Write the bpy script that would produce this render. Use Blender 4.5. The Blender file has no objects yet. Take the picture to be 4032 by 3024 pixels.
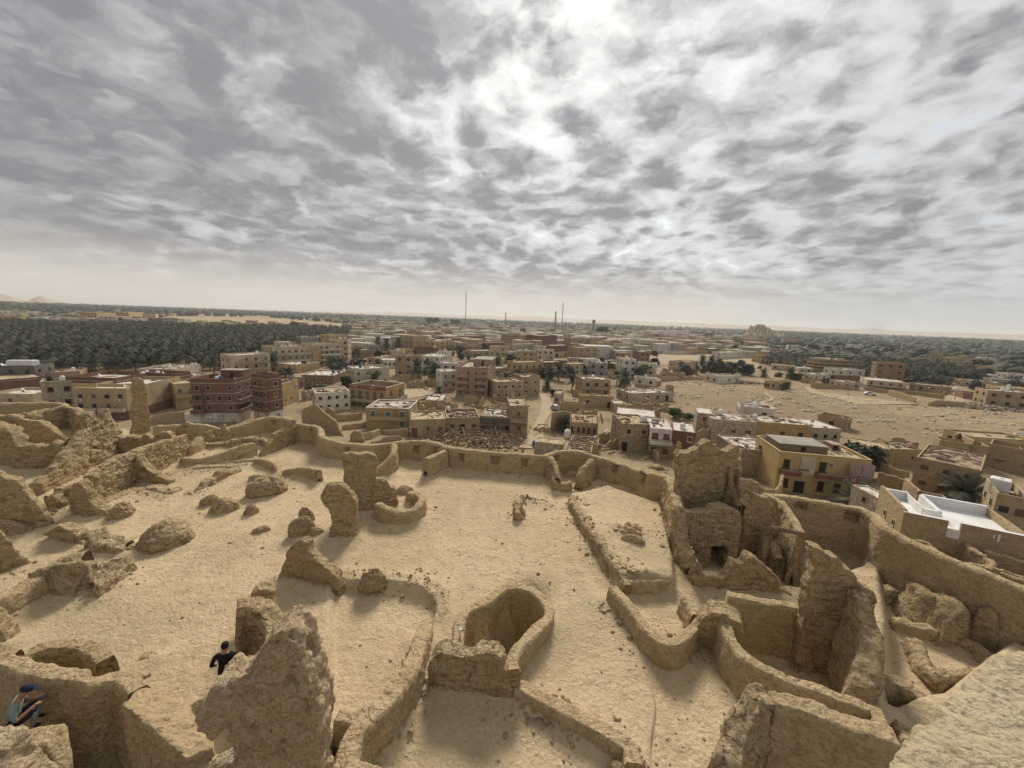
import bpy, bmesh, math, random
import numpy as np
from mathutils import Vector, Matrix, kdtree

random.seed(7)
RNG = np.random.default_rng(7)
S = bpy.context.scene
COL = S.collection

# ------------------------------------------------------------------ camera
FPX, CX, CY = 1494.7, 2016.0, 1512.0          # focal length and centre in photograph pixels
PITCH, ROLL = math.atan(256.0 / FPX), math.radians(2.2)
EYE = np.array([0.0, 0.0, 28.0])               # metres above the town ground
_X = np.array([1.0, 0, 0])
_F = np.array([0.0, math.cos(PITCH), -math.sin(PITCH)])
_U = np.array([0.0, math.sin(PITCH), math.cos(PITCH)])
CR = math.cos(ROLL) * _X + math.sin(ROLL) * _U
CU = -math.sin(ROLL) * _X + math.cos(ROLL) * _U
cd = bpy.data.cameras.new('camera')
cam = bpy.data.objects.new('camera', cd)
COL.objects.link(cam)
cd.sensor_width = 36.0
cd.lens = FPX / 4032.0 * 36.0
cd.clip_start, cd.clip_end = 0.1, 60000.0
cam.matrix_world = Matrix(((CR[0], CU[0], -_F[0], EYE[0]), (CR[1], CU[1], -_F[1], EYE[1]),
                           (CR[2], CU[2], -_F[2], EYE[2]), (0, 0, 0, 1)))
S.camera = cam

# ------------------------------------------------------------------ light and sky
SUN_EL, SUN_AZ = math.radians(40), math.radians(3)     # azimuth measured from +Y towards +X
SUN_DIR = Vector((math.sin(SUN_AZ) * math.cos(SUN_EL), math.cos(SUN_AZ) * math.cos(SUN_EL), math.sin(SUN_EL)))
ld = bpy.data.lights.new('sun', 'SUN')
ld.energy, ld.angle, ld.color = 1.3, math.radians(16), (1.0, 0.93, 0.82)
sun = bpy.data.objects.new('sun', ld)
COL.objects.link(sun)
sun.rotation_euler = SUN_DIR.to_track_quat('Z', 'Y').to_euler()
sun.location = (0, 40, 120)
S.view_settings.view_transform = 'Standard'
S.view_settings.look = 'None'
S.view_settings.gamma = 1.0
S.view_settings.use_curve_mapping = False
S.view_settings.exposure = 1.5
S.render.engine = 'CYCLES'
S.cycles.use_denoising = True
S.cycles.max_bounces = 5
S.cycles.diffuse_bounces = 3
S.cycles.glossy_bounces = 2
S.cycles.volume_bounces = 1
S.cycles.use_adaptive_sampling = True
S.cycles.adaptive_threshold = 0.02


class NT:
    """small node-tree writer"""
    def __init__(self, tree):
        self.t = tree
        tree.nodes.clear()

    def n(self, kind, **kw):
        nd = self.t.nodes.new(kind)
        for k, v in kw.items():
            setattr(nd, k, v)
        return nd

    def put(self, sock, v):
        if isinstance(v, bpy.types.NodeSocket):
            self.t.links.new(v, sock)
        elif v is not None:
            if hasattr(sock.default_value, '__len__') and not hasattr(v, '__len__'):
                v = (v,) * len(sock.default_value)
            if hasattr(sock.default_value, '__len__') and len(sock.default_value) == 4 and len(v) == 3:
                v = (*v, 1.0)
            sock.default_value = v

    def math(self, op, a, b=None, c=None, clamp=False):
        nd = self.n('ShaderNodeMath', operation=op, use_clamp=clamp)
        for i, v in enumerate((a, b, c)):
            if v is not None:
                self.put(nd.inputs[i], v)
        return nd.outputs[0]

    def vmath(self, op, a, b=None, scale=None):
        nd = self.n('ShaderNodeVectorMath', operation=op)
        self.put(nd.inputs[0], a)
        if b is not None:
            self.put(nd.inputs[1], b)
        if scale is not None:
            self.put(nd.inputs['Scale'], scale)
        return nd.outputs['Value'] if op in ('DOT_PRODUCT', 'LENGTH') else nd.outputs[0]

    def noise(self, vec, scale, detail=4, rough=0.55, dist=0.0, color=False, lac=2.0):
        nd = self.n('ShaderNodeTexNoise')
        if vec is not None:
            self.put(nd.inputs['Vector'], vec)
        nd.inputs['Scale'].default_value = scale
        nd.inputs['Detail'].default_value = detail
        nd.inputs['Roughness'].default_value = rough
        nd.inputs['Distortion'].default_value = dist
        nd.inputs['Lacunarity'].default_value = lac
        return nd.outputs['Color' if color else 'Fac']

    def step(self, v, a, b, lo=0.0, hi=1.0):
        nd = self.n('ShaderNodeMapRange', interpolation_type='SMOOTHSTEP')
        for i, x in zip((0, 1, 2, 3, 4), (v, a, b, lo, hi)):
            self.put(nd.inputs[i], x)
        return nd.outputs[0]

    def mix(self, f, a, b, blend='MIX'):
        nd = self.n('ShaderNodeMix', data_type='RGBA', blend_type=blend)
        self.put(nd.inputs[0], f)
        self.put(nd.inputs[6], a)
        self.put(nd.inputs[7], b)
        return nd.outputs[2]

    def mapping(self, vec, loc=(0, 0, 0), rot=(0, 0, 0), scale=(1, 1, 1)):
        nd = self.n('ShaderNodeMapping')
        self.put(nd.inputs[0], vec)
        nd.inputs[1].default_value, nd.inputs[2].default_value, nd.inputs[3].default_value = loc, rot, scale
        return nd.outputs[0]


world = bpy.data.worlds.new('World')
S.world = world
world.use_nodes = True
w = NT(world.node_tree)
gen = w.n('ShaderNodeTexCoord').outputs['Generated']
sep = w.n('ShaderNodeSeparateXYZ')
w.put(sep.inputs[0], gen)
zz = w.math('MAXIMUM', sep.outputs[2], 0.0)
inv = w.math('DIVIDE', 1.0, w.math('ADD', zz, 0.22))
comb = w.n('ShaderNodeCombineXYZ')
w.put(comb.inputs[0], w.math('MULTIPLY', sep.outputs[0], inv))
w.put(comb.inputs[1], w.math('MULTIPLY', sep.outputs[1], inv))
uv = comb.outputs[0]                                        # the cloud deck as a plane above the ground
wn = w.noise(uv, 1.3, 4, 0.5, color=True)
warp = w.vmath('ADD', uv, w.vmath('SCALE', w.vmath('SUBTRACT', wn, (0.5, 0.5, 0.5)), scale=0.42))
wn2 = w.noise(uv, 8.5, 4, 0.55, color=True)
warp2 = w.vmath('ADD', warp, w.vmath('SCALE', w.vmath('SUBTRACT', wn2, (0.5, 0.5, 0.5)), scale=0.15))
big = w.noise(w.mapping(warp, loc=(5.5, 5.5, 0)), 1.1, 3, 0.5)
vor = w.n('ShaderNodeTexVoronoi', feature='SMOOTH_F1')
w.put(vor.inputs['Vector'], w.mapping(warp2, loc=(0.4, 2.2, 0), rot=(0, 0, 0.4), scale=(1.0, 0.85, 1)))
vor.inputs['Scale'].default_value = 8.2
vor.inputs['Smoothness'].default_value = 0.45
cell = w.math('SUBTRACT', 1.0, w.math('MULTIPLY', vor.outputs[0], 1.25))
mid = w.noise(w.mapping(warp2, loc=(0.7, 5.2, 0), rot=(0, 0, 0.5)), 4.8, 9, 0.56)
small = w.noise(w.mapping(warp2, loc=(9.0, 2.0, 0)), 16.0, 6, 0.58)
dens = w.math('ADD', w.math('MULTIPLY', big, 1.35), w.math('ADD', w.math('MULTIPLY', mid, 0.95), w.math('MULTIPLY', small, 0.34)))
dens = w.math('ADD', dens, w.math('MULTIPLY', cell, 0.48))
# the deck is thicker to the west (left), thinner to the east, as the picture's sky is
dens = w.math('ADD', dens, w.math('MULTIPLY', sep.outputs[0], -0.26))
sdot = w.math('MAXIMUM', w.vmath('DOT_PRODUCT', gen, tuple(SUN_DIR)), 0.0)
glow = w.math('POWER', sdot, 18.0)
halo = w.math('POWER', sdot, 5.0)
dens = w.math('SUBTRACT', dens, w.math('MULTIPLY', glow, 0.14))
thick = w.step(dens, 1.05, 1.68)
lit = w.mix(halo, (4.1, 4.2, 4.3), (6.5, 6.6, 6.6))
lit = w.mix(glow, lit, (7.9, 7.8, 7.5))
dark = w.mix(halo, (1.75, 1.73, 1.88), (2.55, 2.6, 2.7))
dark = w.mix(w.step(mid, 0.36, 0.62), w.mix(0.30, dark, lit), w.mix(0.12, dark, (0.9, 0.9, 1.0)))
cloud = w.mix(thick, lit, dark)
sky = w.n('ShaderNodeTexSky', sky_type='NISHITA', sun_disc=False, sun_elevation=SUN_EL, sun_rotation=SUN_AZ,
          altitude=0.0, air_density=1.0, dust_density=2.0, ozone_density=1.0)
open_ = w.math('MULTIPLY', w.step(dens, 1.10, 0.92), 0.4)
cloud = w.mix(open_, cloud, sky.outputs[0])
# towards the horizon the deck runs into a dusty cream band, with a bluer strip low in the east
hz = w.step(zz, 0.155, 0.02)
band = w.mix(w.step(sep.outputs[0], 0.35, 0.75), (5.0, 4.65, 4.0), (4.0, 4.15, 4.05))
streak = w.step(w.noise(w.mapping(uv, scale=(0.5, 0.9, 1)), 1.6, 6, 0.6), 0.40, 0.62)
band = w.mix(w.math('MULTIPLY', streak, 0.30), band, (3.6, 3.4, 3.3))
final = w.mix(w.math('MULTIPLY', hz, 0.93), cloud, band)
bg = w.n('ShaderNodeBackground')
w.put(bg.inputs[0], final)
bg.inputs[1].default_value = 0.054
world.cycles.sampling_method = 'MANUAL'
world.cycles.sample_map_resolution = 512
w.t.links.new(bg.outputs[0], w.n('ShaderNodeOutputWorld').inputs[0])

# ------------------------------------------------------------------ helpers: photograph rays, noise, meshes
CROPS = {'A': (0, 1100, 1008), 'B': (1008, 1100, 1008), 'C': (2016, 1100, 1008), 'D': (3024, 1100, 1008),
         'E': (0, 1512, 1344), 'F': (1200, 1512, 1344), 'G': (2400, 1512, 1632), 'H': (0, 2268, 1344),
         'I': (1200, 2268, 1344), 'J': (2544, 2200, 1488), 'K': (2800, 1200, 1232), 'L': (3300, 1750, 732), 'N': (1500, 1180, 1200), 'V': (0, 0, 4032)}


def src(c, x, y):
    x0, y0, wd = CROPS[c]
    return x0 + x * wd / 2212.0, y0 + y * wd / 2212.0


def ray(c, x, y):
    sx, sy = src(c, x, y)
    return _F + CR * ((sx - CX) / FPX) - CU * ((sy - CY) / FPX)


def at(c, x, y, z):
    """the point of the photograph's ray at height z"""
    d = ray(c, x, y)
    return EYE + d * ((z - EYE[2]) / min(d[2], -1e-4))


def height_over(p, c, x, y):
    """the height of the point straight above (or below) p that the photograph shows in row y of column x"""
    _, sy = src(c, x, y)
    k = (sy - CY) / FPX
    q = np.array([p[0], p[1], 0.0]) - EYE
    v = -CU - k * _F
    return -(q @ v) / v[2]


def project(p):
    q = np.asarray(p, float) - EYE
    dz = q @ _F
    return CX + FPX * (q @ CR) / dz, CY - FPX * (q @ CU) / dz


_PERM = RNG.permutation(4096).astype(np.int64)
_GR = RNG.normal(size=(4096, 3))
_GR /= np.linalg.norm(_GR, axis=1)[:, None]


def perlin(P):
    I = np.floor(P).astype(np.int64)
    Fr = P - I
    Fd = Fr * Fr * Fr * (Fr * (Fr * 6 - 15) + 10)
    out = np.zeros(len(P))
    for dx in (0, 1):
        wx = Fd[:, 0] if dx else 1 - Fd[:, 0]
        for dy in (0, 1):
            wy = Fd[:, 1] if dy else 1 - Fd[:, 1]
            for dz in (0, 1):
                wz = Fd[:, 2] if dz else 1 - Fd[:, 2]
                h = _PERM[(_PERM[(_PERM[(I[:, 0] + dx) & 4095] + I[:, 1] + dy) & 4095] + I[:, 2] + dz) & 4095]
                g = _GR[h]
                out += wx * wy * wz * (g[:, 0] * (Fr[:, 0] - dx) + g[:, 1] * (Fr[:, 1] - dy) + g[:, 2] * (Fr[:, 2] - dz))
    return out


def fbm(P, freq, octaves=4, gain=0.5):
    P = np.asarray(P, float) * freq
    a, s = 1.0, np.zeros(len(P))
    for o in range(octaves):
        s += a * perlin(P + 17.3 * o)
        a *= gain
        P = P * 2.03
    return s


def mesh_np(name, V, F, mat=None, smooth=True):
    me = bpy.data.meshes.new(name)
    V = np.asarray(V, np.float32)
    if isinstance(F, np.ndarray):
        n, k = F.shape
        me.vertices.add(len(V))
        me.vertices.foreach_set('co', V.ravel())
        me.loops.add(n * k)
        me.loops.foreach_set('vertex_index', F.astype(np.int32).ravel())
        me.polygons.add(n)
        me.polygons.foreach_set('loop_start', np.arange(0, n * k, k, dtype=np.int32))
        me.polygons.foreach_set('loop_total', np.full(n, k, np.int32))
        me.update(calc_edges=True)
    else:
        me.from_pydata([tuple(v) for v in V], [], [tuple(f) for f in F])
    me.validate()
    if smooth:
        me.polygons.foreach_set('use_smooth', np.ones(len(me.polygons), bool))
    if mat:
        me.materials.append(mat)
    return me


def put(name, me, parent=None, loc=None, rz=None, scale=None, label=None, cat=None, group=None, kind=None):
    o = bpy.data.objects.new(name, me)
    COL.objects.link(o)
    if parent is not None:
        o.parent = parent
    if loc is not None:
        o.location = [float(v) for v in loc]
    if rz is not None:
        o.rotation_euler = (0, 0, float(rz))
    if scale is not None:
        o.scale = scale
    if label:
        o['label'] = label
    if cat:
        o['category'] = cat
    if group:
        o['group'] = group
    if kind:
        o['kind'] = kind
    return o


# ------------------------------------------------------------------ materials
def mud_material(name, base, alt, dark, bump=0.5, pit=1.0, grain=1.0, streak=0.35, crack=0.5, course=0.5, patches=None):
    m = bpy.data.materials.new(name)
    m.use_nodes = True
    t = NT(m.node_tree)
    pos = t.n('ShaderNodeNewGeometry').outputs['Position']
    n1 = t.noise(pos, 0.35 * grain, 4, 0.6)
    n2 = t.noise(pos, 2.6 * grain, 6, 0.65, 0.4)
    n3 = t.noise(pos, 13.0 * grain, 5, 0.7)
    c = t.mix(t.step(n1, 0.36, 0.64), base, alt)
    c = t.mix(t.math('MULTIPLY', t.step(n2, 0.49, 0.64), streak), c, dark)
    c = t.mix(t.math('MULTIPLY', t.step(n3, 0.50, 0.63), 0.62 * pit), c, dark)
    c = t.mix(t.math('MULTIPLY', t.step(n3, 0.46, 0.36), 0.45), c, tuple(min(1, v * 1.25) for v in base))
    if patches:
        c = t.mix(t.math('MULTIPLY', t.step(t.noise(pos, 0.16, 5, 0.6, 0.5), 0.45, 0.62), 0.55), c, patches)
        c = t.mix(t.math('MULTIPLY', t.step(t.noise(t.mapping(pos, rot=(0, 0, 0.5), scale=(1, 0.3, 1)), 0.5, 4, 0.6), 0.56, 0.66), 0.30), c, tuple(min(1, v * 1.12) for v in alt))
    vor = t.n('ShaderNodeTexVoronoi', feature='F1')
    t.put(vor.inputs['Vector'], t.vmath('ADD', pos, t.vmath('SCALE', t.noise(pos, 5.0, 2, color=True), scale=0.25)))
    vor.inputs['Scale'].default_value = 7.0 * grain
    n4 = t.noise(t.mapping(pos, scale=(1.0, 1.0, 4.5)), 2.2 * grain, 5, 0.65)
    cr = t.n('ShaderNodeTexVoronoi', feature='DISTANCE_TO_EDGE')
    t.put(cr.inputs['Vector'], t.vmath('ADD', pos, t.vmath('SCALE', t.noise(pos, 1.6, 4, color=True), scale=0.9)))
    cr.inputs['Scale'].default_value = 1.1 * grain
    crk = t.math('MULTIPLY', t.step(cr.outputs[0], 0.030, 0.004), t.step(n1, 0.47, 0.58))
    c = t.mix(t.math('MULTIPLY', crk, crack), c, tuple(v * 0.45 for v in dark))
    c = t.mix(t.math('MULTIPLY', t.step(n4, 0.52, 0.62), 0.45 * course), c, dark)
    hgt = t.math('ADD', t.math('MULTIPLY', n2, 0.5), t.math('ADD', t.math('MULTIPLY', n3, 0.35), t.math('ADD', t.math('MULTIPLY', vor.outputs[0], -0.22), t.math('ADD', t.math('MULTIPLY', n4, 0.5 * course), t.math('MULTIPLY', crk, -0.5 * crack)))))
    b = t.n('ShaderNodeBump')
    b.inputs['Strength'].default_value = bump
    b.inputs['Distance'].default_value = 0.30 / grain
    t.put(b.inputs['Height'], hgt)
    s = t.n('ShaderNodeBsdfPrincipled')
    t.put(s.inputs['Base Color'], c)
    s.inputs['Roughness'].default_value = 0.95
    s.inputs['Specular IOR Level'].default_value = 0.1
    t.put(s.inputs['Normal'], b.outputs[0])
    t.t.links.new(s.outputs[0], t.n('ShaderNodeOutputMaterial').inputs[0])
    return m


def flat_material(name, col, var=0.12, scale=1.5, rough=0.85, metal=0.0, spec=0.2, dirt=None, dirt_amt=0.5, bump=0.0):
    m = bpy.data.materials.new(name)
    m.use_nodes = True
    t = NT(m.node_tree)
    pos = t.n('ShaderNodeNewGeometry').outputs['Position']
    f = t.noise(pos, scale, 5, 0.65)
    c = t.mix(t.step(f, 0.3, 0.7), tuple(v * (1 - var) for v in col), tuple(min(1, v * (1 + var)) for v in col))
    if dirt:
        d = t.noise(t.mapping(pos, scale=(1, 1, 0.35)), scale * 0.7, 7, 0.7)
        c = t.mix(t.math('MULTIPLY', t.step(d, 0.47, 0.72), dirt_amt), c, dirt)
    s = t.n('ShaderNodeBsdfPrincipled')
    t.put(s.inputs['Base Color'], c)
    s.inputs['Roughness'].default_value = rough
    s.inputs['Metallic'].default_value = metal
    s.inputs['Specular IOR Level'].default_value = spec
    if bump:
        b = t.n('ShaderNodeBump')
        b.inputs['Strength'].default_value = bump
        b.inputs['Distance'].default_value = 0.05
        t.put(b.inputs['Height'], t.noise(pos, scale * 6, 4, 0.7))
        t.put(s.inputs['Normal'], b.outputs[0])
    t.t.links.new(s.outputs[0], t.n('ShaderNodeOutputMaterial').inputs[0])
    return m


M = {}
M['mud'] = mud_material('mud_plaster', (0.52, 0.39, 0.225), (0.57, 0.44, 0.265), (0.27, 0.185, 0.095), 0.9, 1.0, 1.0, 0.35, 0.25, 0.5)
M['mud_rough'] = mud_material('eroded_mud', (0.53, 0.395, 0.225), (0.58, 0.445, 0.27), (0.25, 0.17, 0.085), 1.0, 1.0, 0.9, 0.42, 0.4, 1.0)
M['salt_rock'] = mud_material('salt_rock', (0.56, 0.42, 0.255), (0.62, 0.49, 0.325), (0.28, 0.17, 0.09), 1.0, 1.0, 1.6, 0.4, 0.2, 0.0)
M['pale_rock'] = mud_material('pale_rock', (0.52, 0.42, 0.28), (0.58, 0.48, 0.33), (0.24, 0.18, 0.11), 0.8, 1.2, 4.5, 0.3, 0.0, 0.0)
M['plaza'] = mud_material('packed_earth', (0.535, 0.415, 0.255), (0.59, 0.465, 0.295), (0.34, 0.25, 0.145), 0.6, 0.75, 1.0, 0.45, 0.0, 0.0, (0.42, 0.33, 0.20))
# ------------------------------------------------------------------ the fort terrace: levels
ZP = 17.6                                       # the terrace floor
WALL_PTS = []                                   # wall feet, for the earth banked against them


def catmull(P, n_per):
    P = np.asarray(P, float)
    if len(P) < 3:
        k = max(2, n_per[0] + 1)
        return np.linspace(P[0], P[-1], k)
    Q = np.vstack([2 * P[0] - P[1], P, 2 * P[-1] - P[-2]])
    out = []
    for i in range(1, len(Q) - 2):
        t = np.linspace(0, 1, n_per[i - 1], endpoint=False)[:, None]
        a, b, c, d = Q[i - 1], Q[i], Q[i + 1], Q[i + 2]
        cr = 0.5 * (2 * b + (c - a) * t + (2 * a - 5 * b + 4 * c - d) * t ** 2 + (3 * b - a - 3 * c + d) * t ** 3)
        cr = 0.55 * cr + 0.45 * (b + (c - b) * t)
        out.append(cr)
    out.append(Q[-2][None])
    return np.vstack(out)


def sweep(R, t=0.5, batter=0.15, rag=0.0, amp=0.05, freq=1.3, sp=0.12, away=True, niches=(), mat=None, name='mud_wall',
          round_top=0.12, seed=0.0, foot=0.25, label=None, closed=False, parent=None):
    """a mud wall swept along R = rows of (x, y, z_foot, z_top); near face on the row line, thickness behind it"""
    R = np.asarray(R, float)
    seg = np.linalg.norm(np.diff(R[:, :2], axis=0), axis=1)
    n_per = [max(2, int(round(s / sp))) for s in seg]
    C = catmull(R, n_per)
    n = len(C)
    d = np.gradient(C[:, :2], axis=0)
    d /= np.linalg.norm(d, axis=1)[:, None] + 1e-9
    for _ in range(3):
        d[1:-1] = (d[:-2] + 2 * d[1:-1] + d[2:]) / 4
    d /= np.linalg.norm(d, axis=1)[:, None] + 1e-9
    N = np.stack([-d[:, 1], d[:, 0]], 1)
    if np.sum(N * (C[:, :2] - EYE[:2])) < 0:
        N = -N
    if not away:
        N = -N
    z0, z1 = C[:, 2] - foot, C[:, 3].copy()
    s = np.concatenate([[0], np.cumsum(np.linalg.norm(np.diff(C[:, :2], axis=0), axis=1))])
    if rag:
        q = np.stack([s * 1.0, np.full(n, seed), np.zeros(n)], 1)
        z1 += rag * (1.3 * fbm(q, 0.8, 3) + 0.6 * fbm(q, 3.1, 3))
        z1 = np.maximum(z1, C[:, 2] + 0.12)
    H = z1 - z0
    hmax = H.max()
    nr = int(np.clip(round(hmax / sp), 4, 60))
    rt = min(round_top, t * 0.45)
    prof = []                                     # (across 0..1, height fraction, top offset)
    for k in range(nr + 1):
        prof.append((0.0, k / nr, 0, 'f'))
    nt = max(2, int(round(t / sp)))
    for k in range(1, nt + 1):
        prof.append((k / (nt + 1.0), 1.0, rt, 't'))
    for k in range(nr, -1, -max(1, nr // max(4, nr // 2))):
        prof.append((1.0, k / nr, 0, 'b'))
    if prof[-1][1] != 0:
        prof.append((1.0, 0.0, 0, 'b'))
    K = len(prof)
    V = np.zeros((n, K, 3))
    off = np.zeros((n, K, 3))
    for j, (a, h, r, kind) in enumerate(prof):
        z = z0 + h * (H - rt) + r
        wide = batter * (1 - h)
        across = -wide + a * (t + 2 * wide)
        if kind == 'f' and h == 1.0:
            across += 0.0
        V[:, j, 0] = C[:, 0] + N[:, 0] * across
        V[:, j, 1] = C[:, 1] + N[:, 1] * across
        V[:, j, 2] = z
        if kind == 'f':
            off[:, j, :2] = -N
        elif kind == 'b':
            off[:, j, :2] = N
        else:
            off[:, j, 2] = 1.0
            off[:, j, :2] = N * (a - 0.5) * 1.2
    flat = V.reshape(-1, 3)
    nz = fbm(flat + seed, freq, 4, 0.55) + 0.35 * fbm(flat * [1, 1, 2.2] + seed + 40, freq * 4.5, 3, 0.6)
    hole = np.minimum(0, fbm(flat + seed + 90, freq * 2.2, 2) + 0.12) * (2.2 if rag > 0.08 else 0.5)
    disp = (amp * 1.8 * nz + amp * hole + 0.016 * fbm(flat + seed + 3, 9.0, 2)).reshape(n, K)
    V += off * disp[:, :, None]
    lint = []
    for (c, px, py, ww, hh) in niches:
        sx, sy = src(c, px, py)
        mid = np.stack([C[:, 0], C[:, 1], (C[:, 2] + C[:, 3]) / 2], 1)
        pr = np.array([project(p)[0] for p in mid])
        i = int(np.argmin(abs(pr - sx)))
        zc = height_over(C[i], c, px, py)
        jj = [j for j in range(K) if prof[j][3] == 'f']
        for j in jj:
            for ii in range(max(0, i - 12), min(n, i + 13)):
                if abs(s[ii] - s[i]) <= ww * 0.4 and abs(V[ii, j, 2] - zc) <= hh * 0.34:
                    V[ii, j, :2] += N[ii] * (t * 0.8)
        lint.append((C[i], d[i], N[i], zc + hh * 0.36, ww * 0.8))
    idx = np.arange(n * K).reshape(n, K)
    A = idx[:-1, :-1].ravel()
    B = idx[1:, :-1].ravel()
    Cc = idx[1:, 1:].ravel()
    D = idx[:-1, 1:].ravel()
    F = np.stack([A, B, Cc, D], 1)
    if np.cross(np.append(d[n // 2], 0), np.append(-N[n // 2], 0))[2] > 0:
        F = F[:, ::-1]
    V2 = V.reshape(-1, 3)
    ends = []
    for e, rev in ((0, False), (n - 1, True)):
        cen = V[e].mean(0)
        out = -d[0] if e == 0 else d[-1]
        cen[:2] += out * t * 0.22
        ends.append((cen, e))
    V2 = np.vstack([V2, [ends[0][0]], [ends[1][0]]])
    c0, c1 = len(V2) - 2, len(V2) - 1
    caps = []
    for cidx, e in ((c0, 0), (c1, n - 1)):
        r = idx[e]
        for k in range(K - 1):
            caps.append((r[k], r[k + 1], cidx, cidx))
    tri = [(a, b, c) for a, b, c, _ in caps]
    me = bpy.data.meshes.new(name)
    quads = F.astype(np.int32)
    nq, ntri = len(quads), len(tri)
    me.vertices.add(len(V2))
    me.vertices.foreach_set('co', V2.astype(np.float32).ravel())
    me.loops.add(nq * 4 + ntri * 3)
    me.loops.foreach_set('vertex_index', np.concatenate([quads.ravel(), np.array(tri, np.int32).ravel()]))
    me.polygons.add(nq + ntri)
    ls = np.concatenate([np.arange(nq) * 4, nq * 4 + np.arange(ntri) * 3]).astype(np.int32)
    me.polygons.foreach_set('loop_start', ls)
    me.polygons.foreach_set('loop_total', np.concatenate([np.full(nq, 4), np.full(ntri, 3)]).astype(np.int32))
    me.update(calc_edges=True)
    me.validate()
    me.polygons.foreach_set('use_smooth', np.ones(len(me.polygons), bool))
    me.materials.append(mat or M['mud'])
    o = put(name, me, parent=parent, label=label, cat='wall', kind='thing')
    for k in range(0, n, 2):
        WALL_PTS.append((C[k, 0], C[k, 1], C[k, 2]))
        WALL_PTS.append((C[k, 0] + N[k, 0] * t, C[k, 1] + N[k, 1] * t, C[k, 2]))
    for (p, dd, nn, zl, ww) in lint:
        put('lintel', LINTEL, parent=o, loc=(p[0] + nn[0] * 0.06, p[1] + nn[1] * 0.06, zl + 0.03),
            rz=math.atan2(dd[1], dd[0]), scale=(ww + 0.3, 0.16, 0.09))
    return o


def base_rows(c, pts, z0=None):
    """rows for sweep from (x, y_foot, y_top) picture points; the foot stands on height z0"""
    z0 = ZP if z0 is None else z0
    out = []
    for p in pts:
        x, yb, yt = p[:3]
        zf = z0 if len(p) < 4 else z0 + p[3]
        q = at(c, x, yb, zf)
        xt = p[4] if len(p) > 4 else x
        out.append((q[0], q[1], zf, max(zf + 0.1, height_over(q, c, xt, yt))))
    return out


def top_rows(c, pts, ztop, z0):
    """rows for sweep from (x, y_top[, z]) picture points of a top edge at height ztop"""
    out = []
    for p in pts:
        zt = ztop if len(p) < 3 else p[2]
        q = at(c, p[0], p[1], zt)
        out.append((q[0], q[1], z0, zt))
    return out


def wall(label, c, pts, z0=None, **kw):
    return sweep(base_rows(c, pts, z0), label=label, seed=random.uniform(0, 50), **kw)


def twall(label, c, pts, ztop, z0=None, **kw):
    return sweep(top_rows(c, pts, ztop, ZP if z0 is None else z0), label=label, seed=random.uniform(0, 50), **kw)


def voxelise(me, vox, smooth=2):
    o = bpy.data.objects.new('tmp', me)
    COL.objects.link(o)
    r = o.modifiers.new('r', 'REMESH')
    r.mode = 'VOXEL'
    r.voxel_size = vox
    r.use_smooth_shade = True
    if smooth:
        sm = o.modifiers.new('s', 'SMOOTH')
        sm.iterations = smooth
        sm.factor = 0.5
    dg = bpy.context.evaluated_depsgraph_get()
    out = bpy.data.meshes.new_from_object(o.evaluated_get(dg))
    bpy.data.objects.remove(o)
    return out


def roughen(me, amp, freq, seed=0.0, octaves=5, strata=0.0, pits=0.0, flute=0.0):
    n = len(me.vertices)
    V = np.zeros(n * 3, np.float32)
    me.vertices.foreach_get('co', V)
    V = V.reshape(-1, 3).astype(float)
    N = np.zeros(n * 3, np.float32)
    me.vertex_normals.foreach_get('vector', N)
    N = N.reshape(-1, 3)
    f = fbm(V + seed, freq, octaves, 0.55)
    r = 1 - 2 * abs(fbm(V + seed + 31, freq * 1.7, 3, 0.5))
    d = amp * (1.1 * f + 0.45 * (r - 0.6) + 0.35 * fbm(V + seed + 12, freq * 6.0, 3, 0.6))
    ch = fbm(V + seed + 44, freq * 2.6, 2)
    d += amp * 0.45 * np.sign(ch) * np.minimum(abs(ch) * 4.0, 0.45)
    if flute:
        d += flute * fbm(V * [2.6, 2.6, 0.5] + seed + 5, 2.0, 4, 0.6)
    if strata:
        d += strata * fbm(V * [0.5, 0.5, 3.0] + seed + 60, freq * 1.6, 3)
    if pits:
        d += pits * np.minimum(0, fbm(V + seed + 77, freq * 2.5, 3) + 0.22) * 3
    V += N * d[:, None]
    me.vertices.foreach_set('co', V.astype(np.float32).ravel())
    me.polygons.foreach_set('use_smooth', np.ones(len(me.polygons), bool))
    me.update()
    return me


def prism(P2, p0, ux, nrm, t):
    """closed prism: outline (u along ux, z) in the vertical plane through p0, pushed back by t along nrm"""
    bm = bmesh.new()
    f = [bm.verts.new((p0[0] + ux[0] * u, p0[1] + ux[1] * u, z)) for u, z in P2]
    b = [bm.verts.new((p0[0] + ux[0] * u + nrm[0] * t, p0[1] + ux[1] * u + nrm[1] * t, z)) for u, z in P2]
    bm.faces.new(f)
    bm.faces.new(b[::-1])
    k = len(f)
    for i in range(k):
        bm.faces.new((f[i], b[i], b[(i + 1) % k], f[(i + 1) % k]))
    bmesh.ops.recalc_face_normals(bm, faces=bm.faces)
    bmesh.ops.triangulate(bm, faces=bm.faces)
    me = bpy.data.meshes.new('prism')
    bm.to_mesh(me)
    bm.free()
    return me


def ragged(P2, z0):
    """break the straight runs of an outline into an eroded edge"""
    out = []
    n = len(P2)
    for i in range(n):
        a, b = np.array(P2[i]), np.array(P2[(i + 1) % n])
        ln = np.linalg.norm(b - a)
        k = max(1, int(ln / 0.28))
        nrm = np.array([-(b - a)[1], (b - a)[0]]) / (ln + 1e-9)
        for j in range(k):
            q = a + (b - a) * j / k
            if max(a[1], b[1]) > z0 + 0.2 and j:
                q = q + nrm * random.gauss(0, 0.045)
            out.append((float(q[0]), float(q[1])))
    return out


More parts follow.
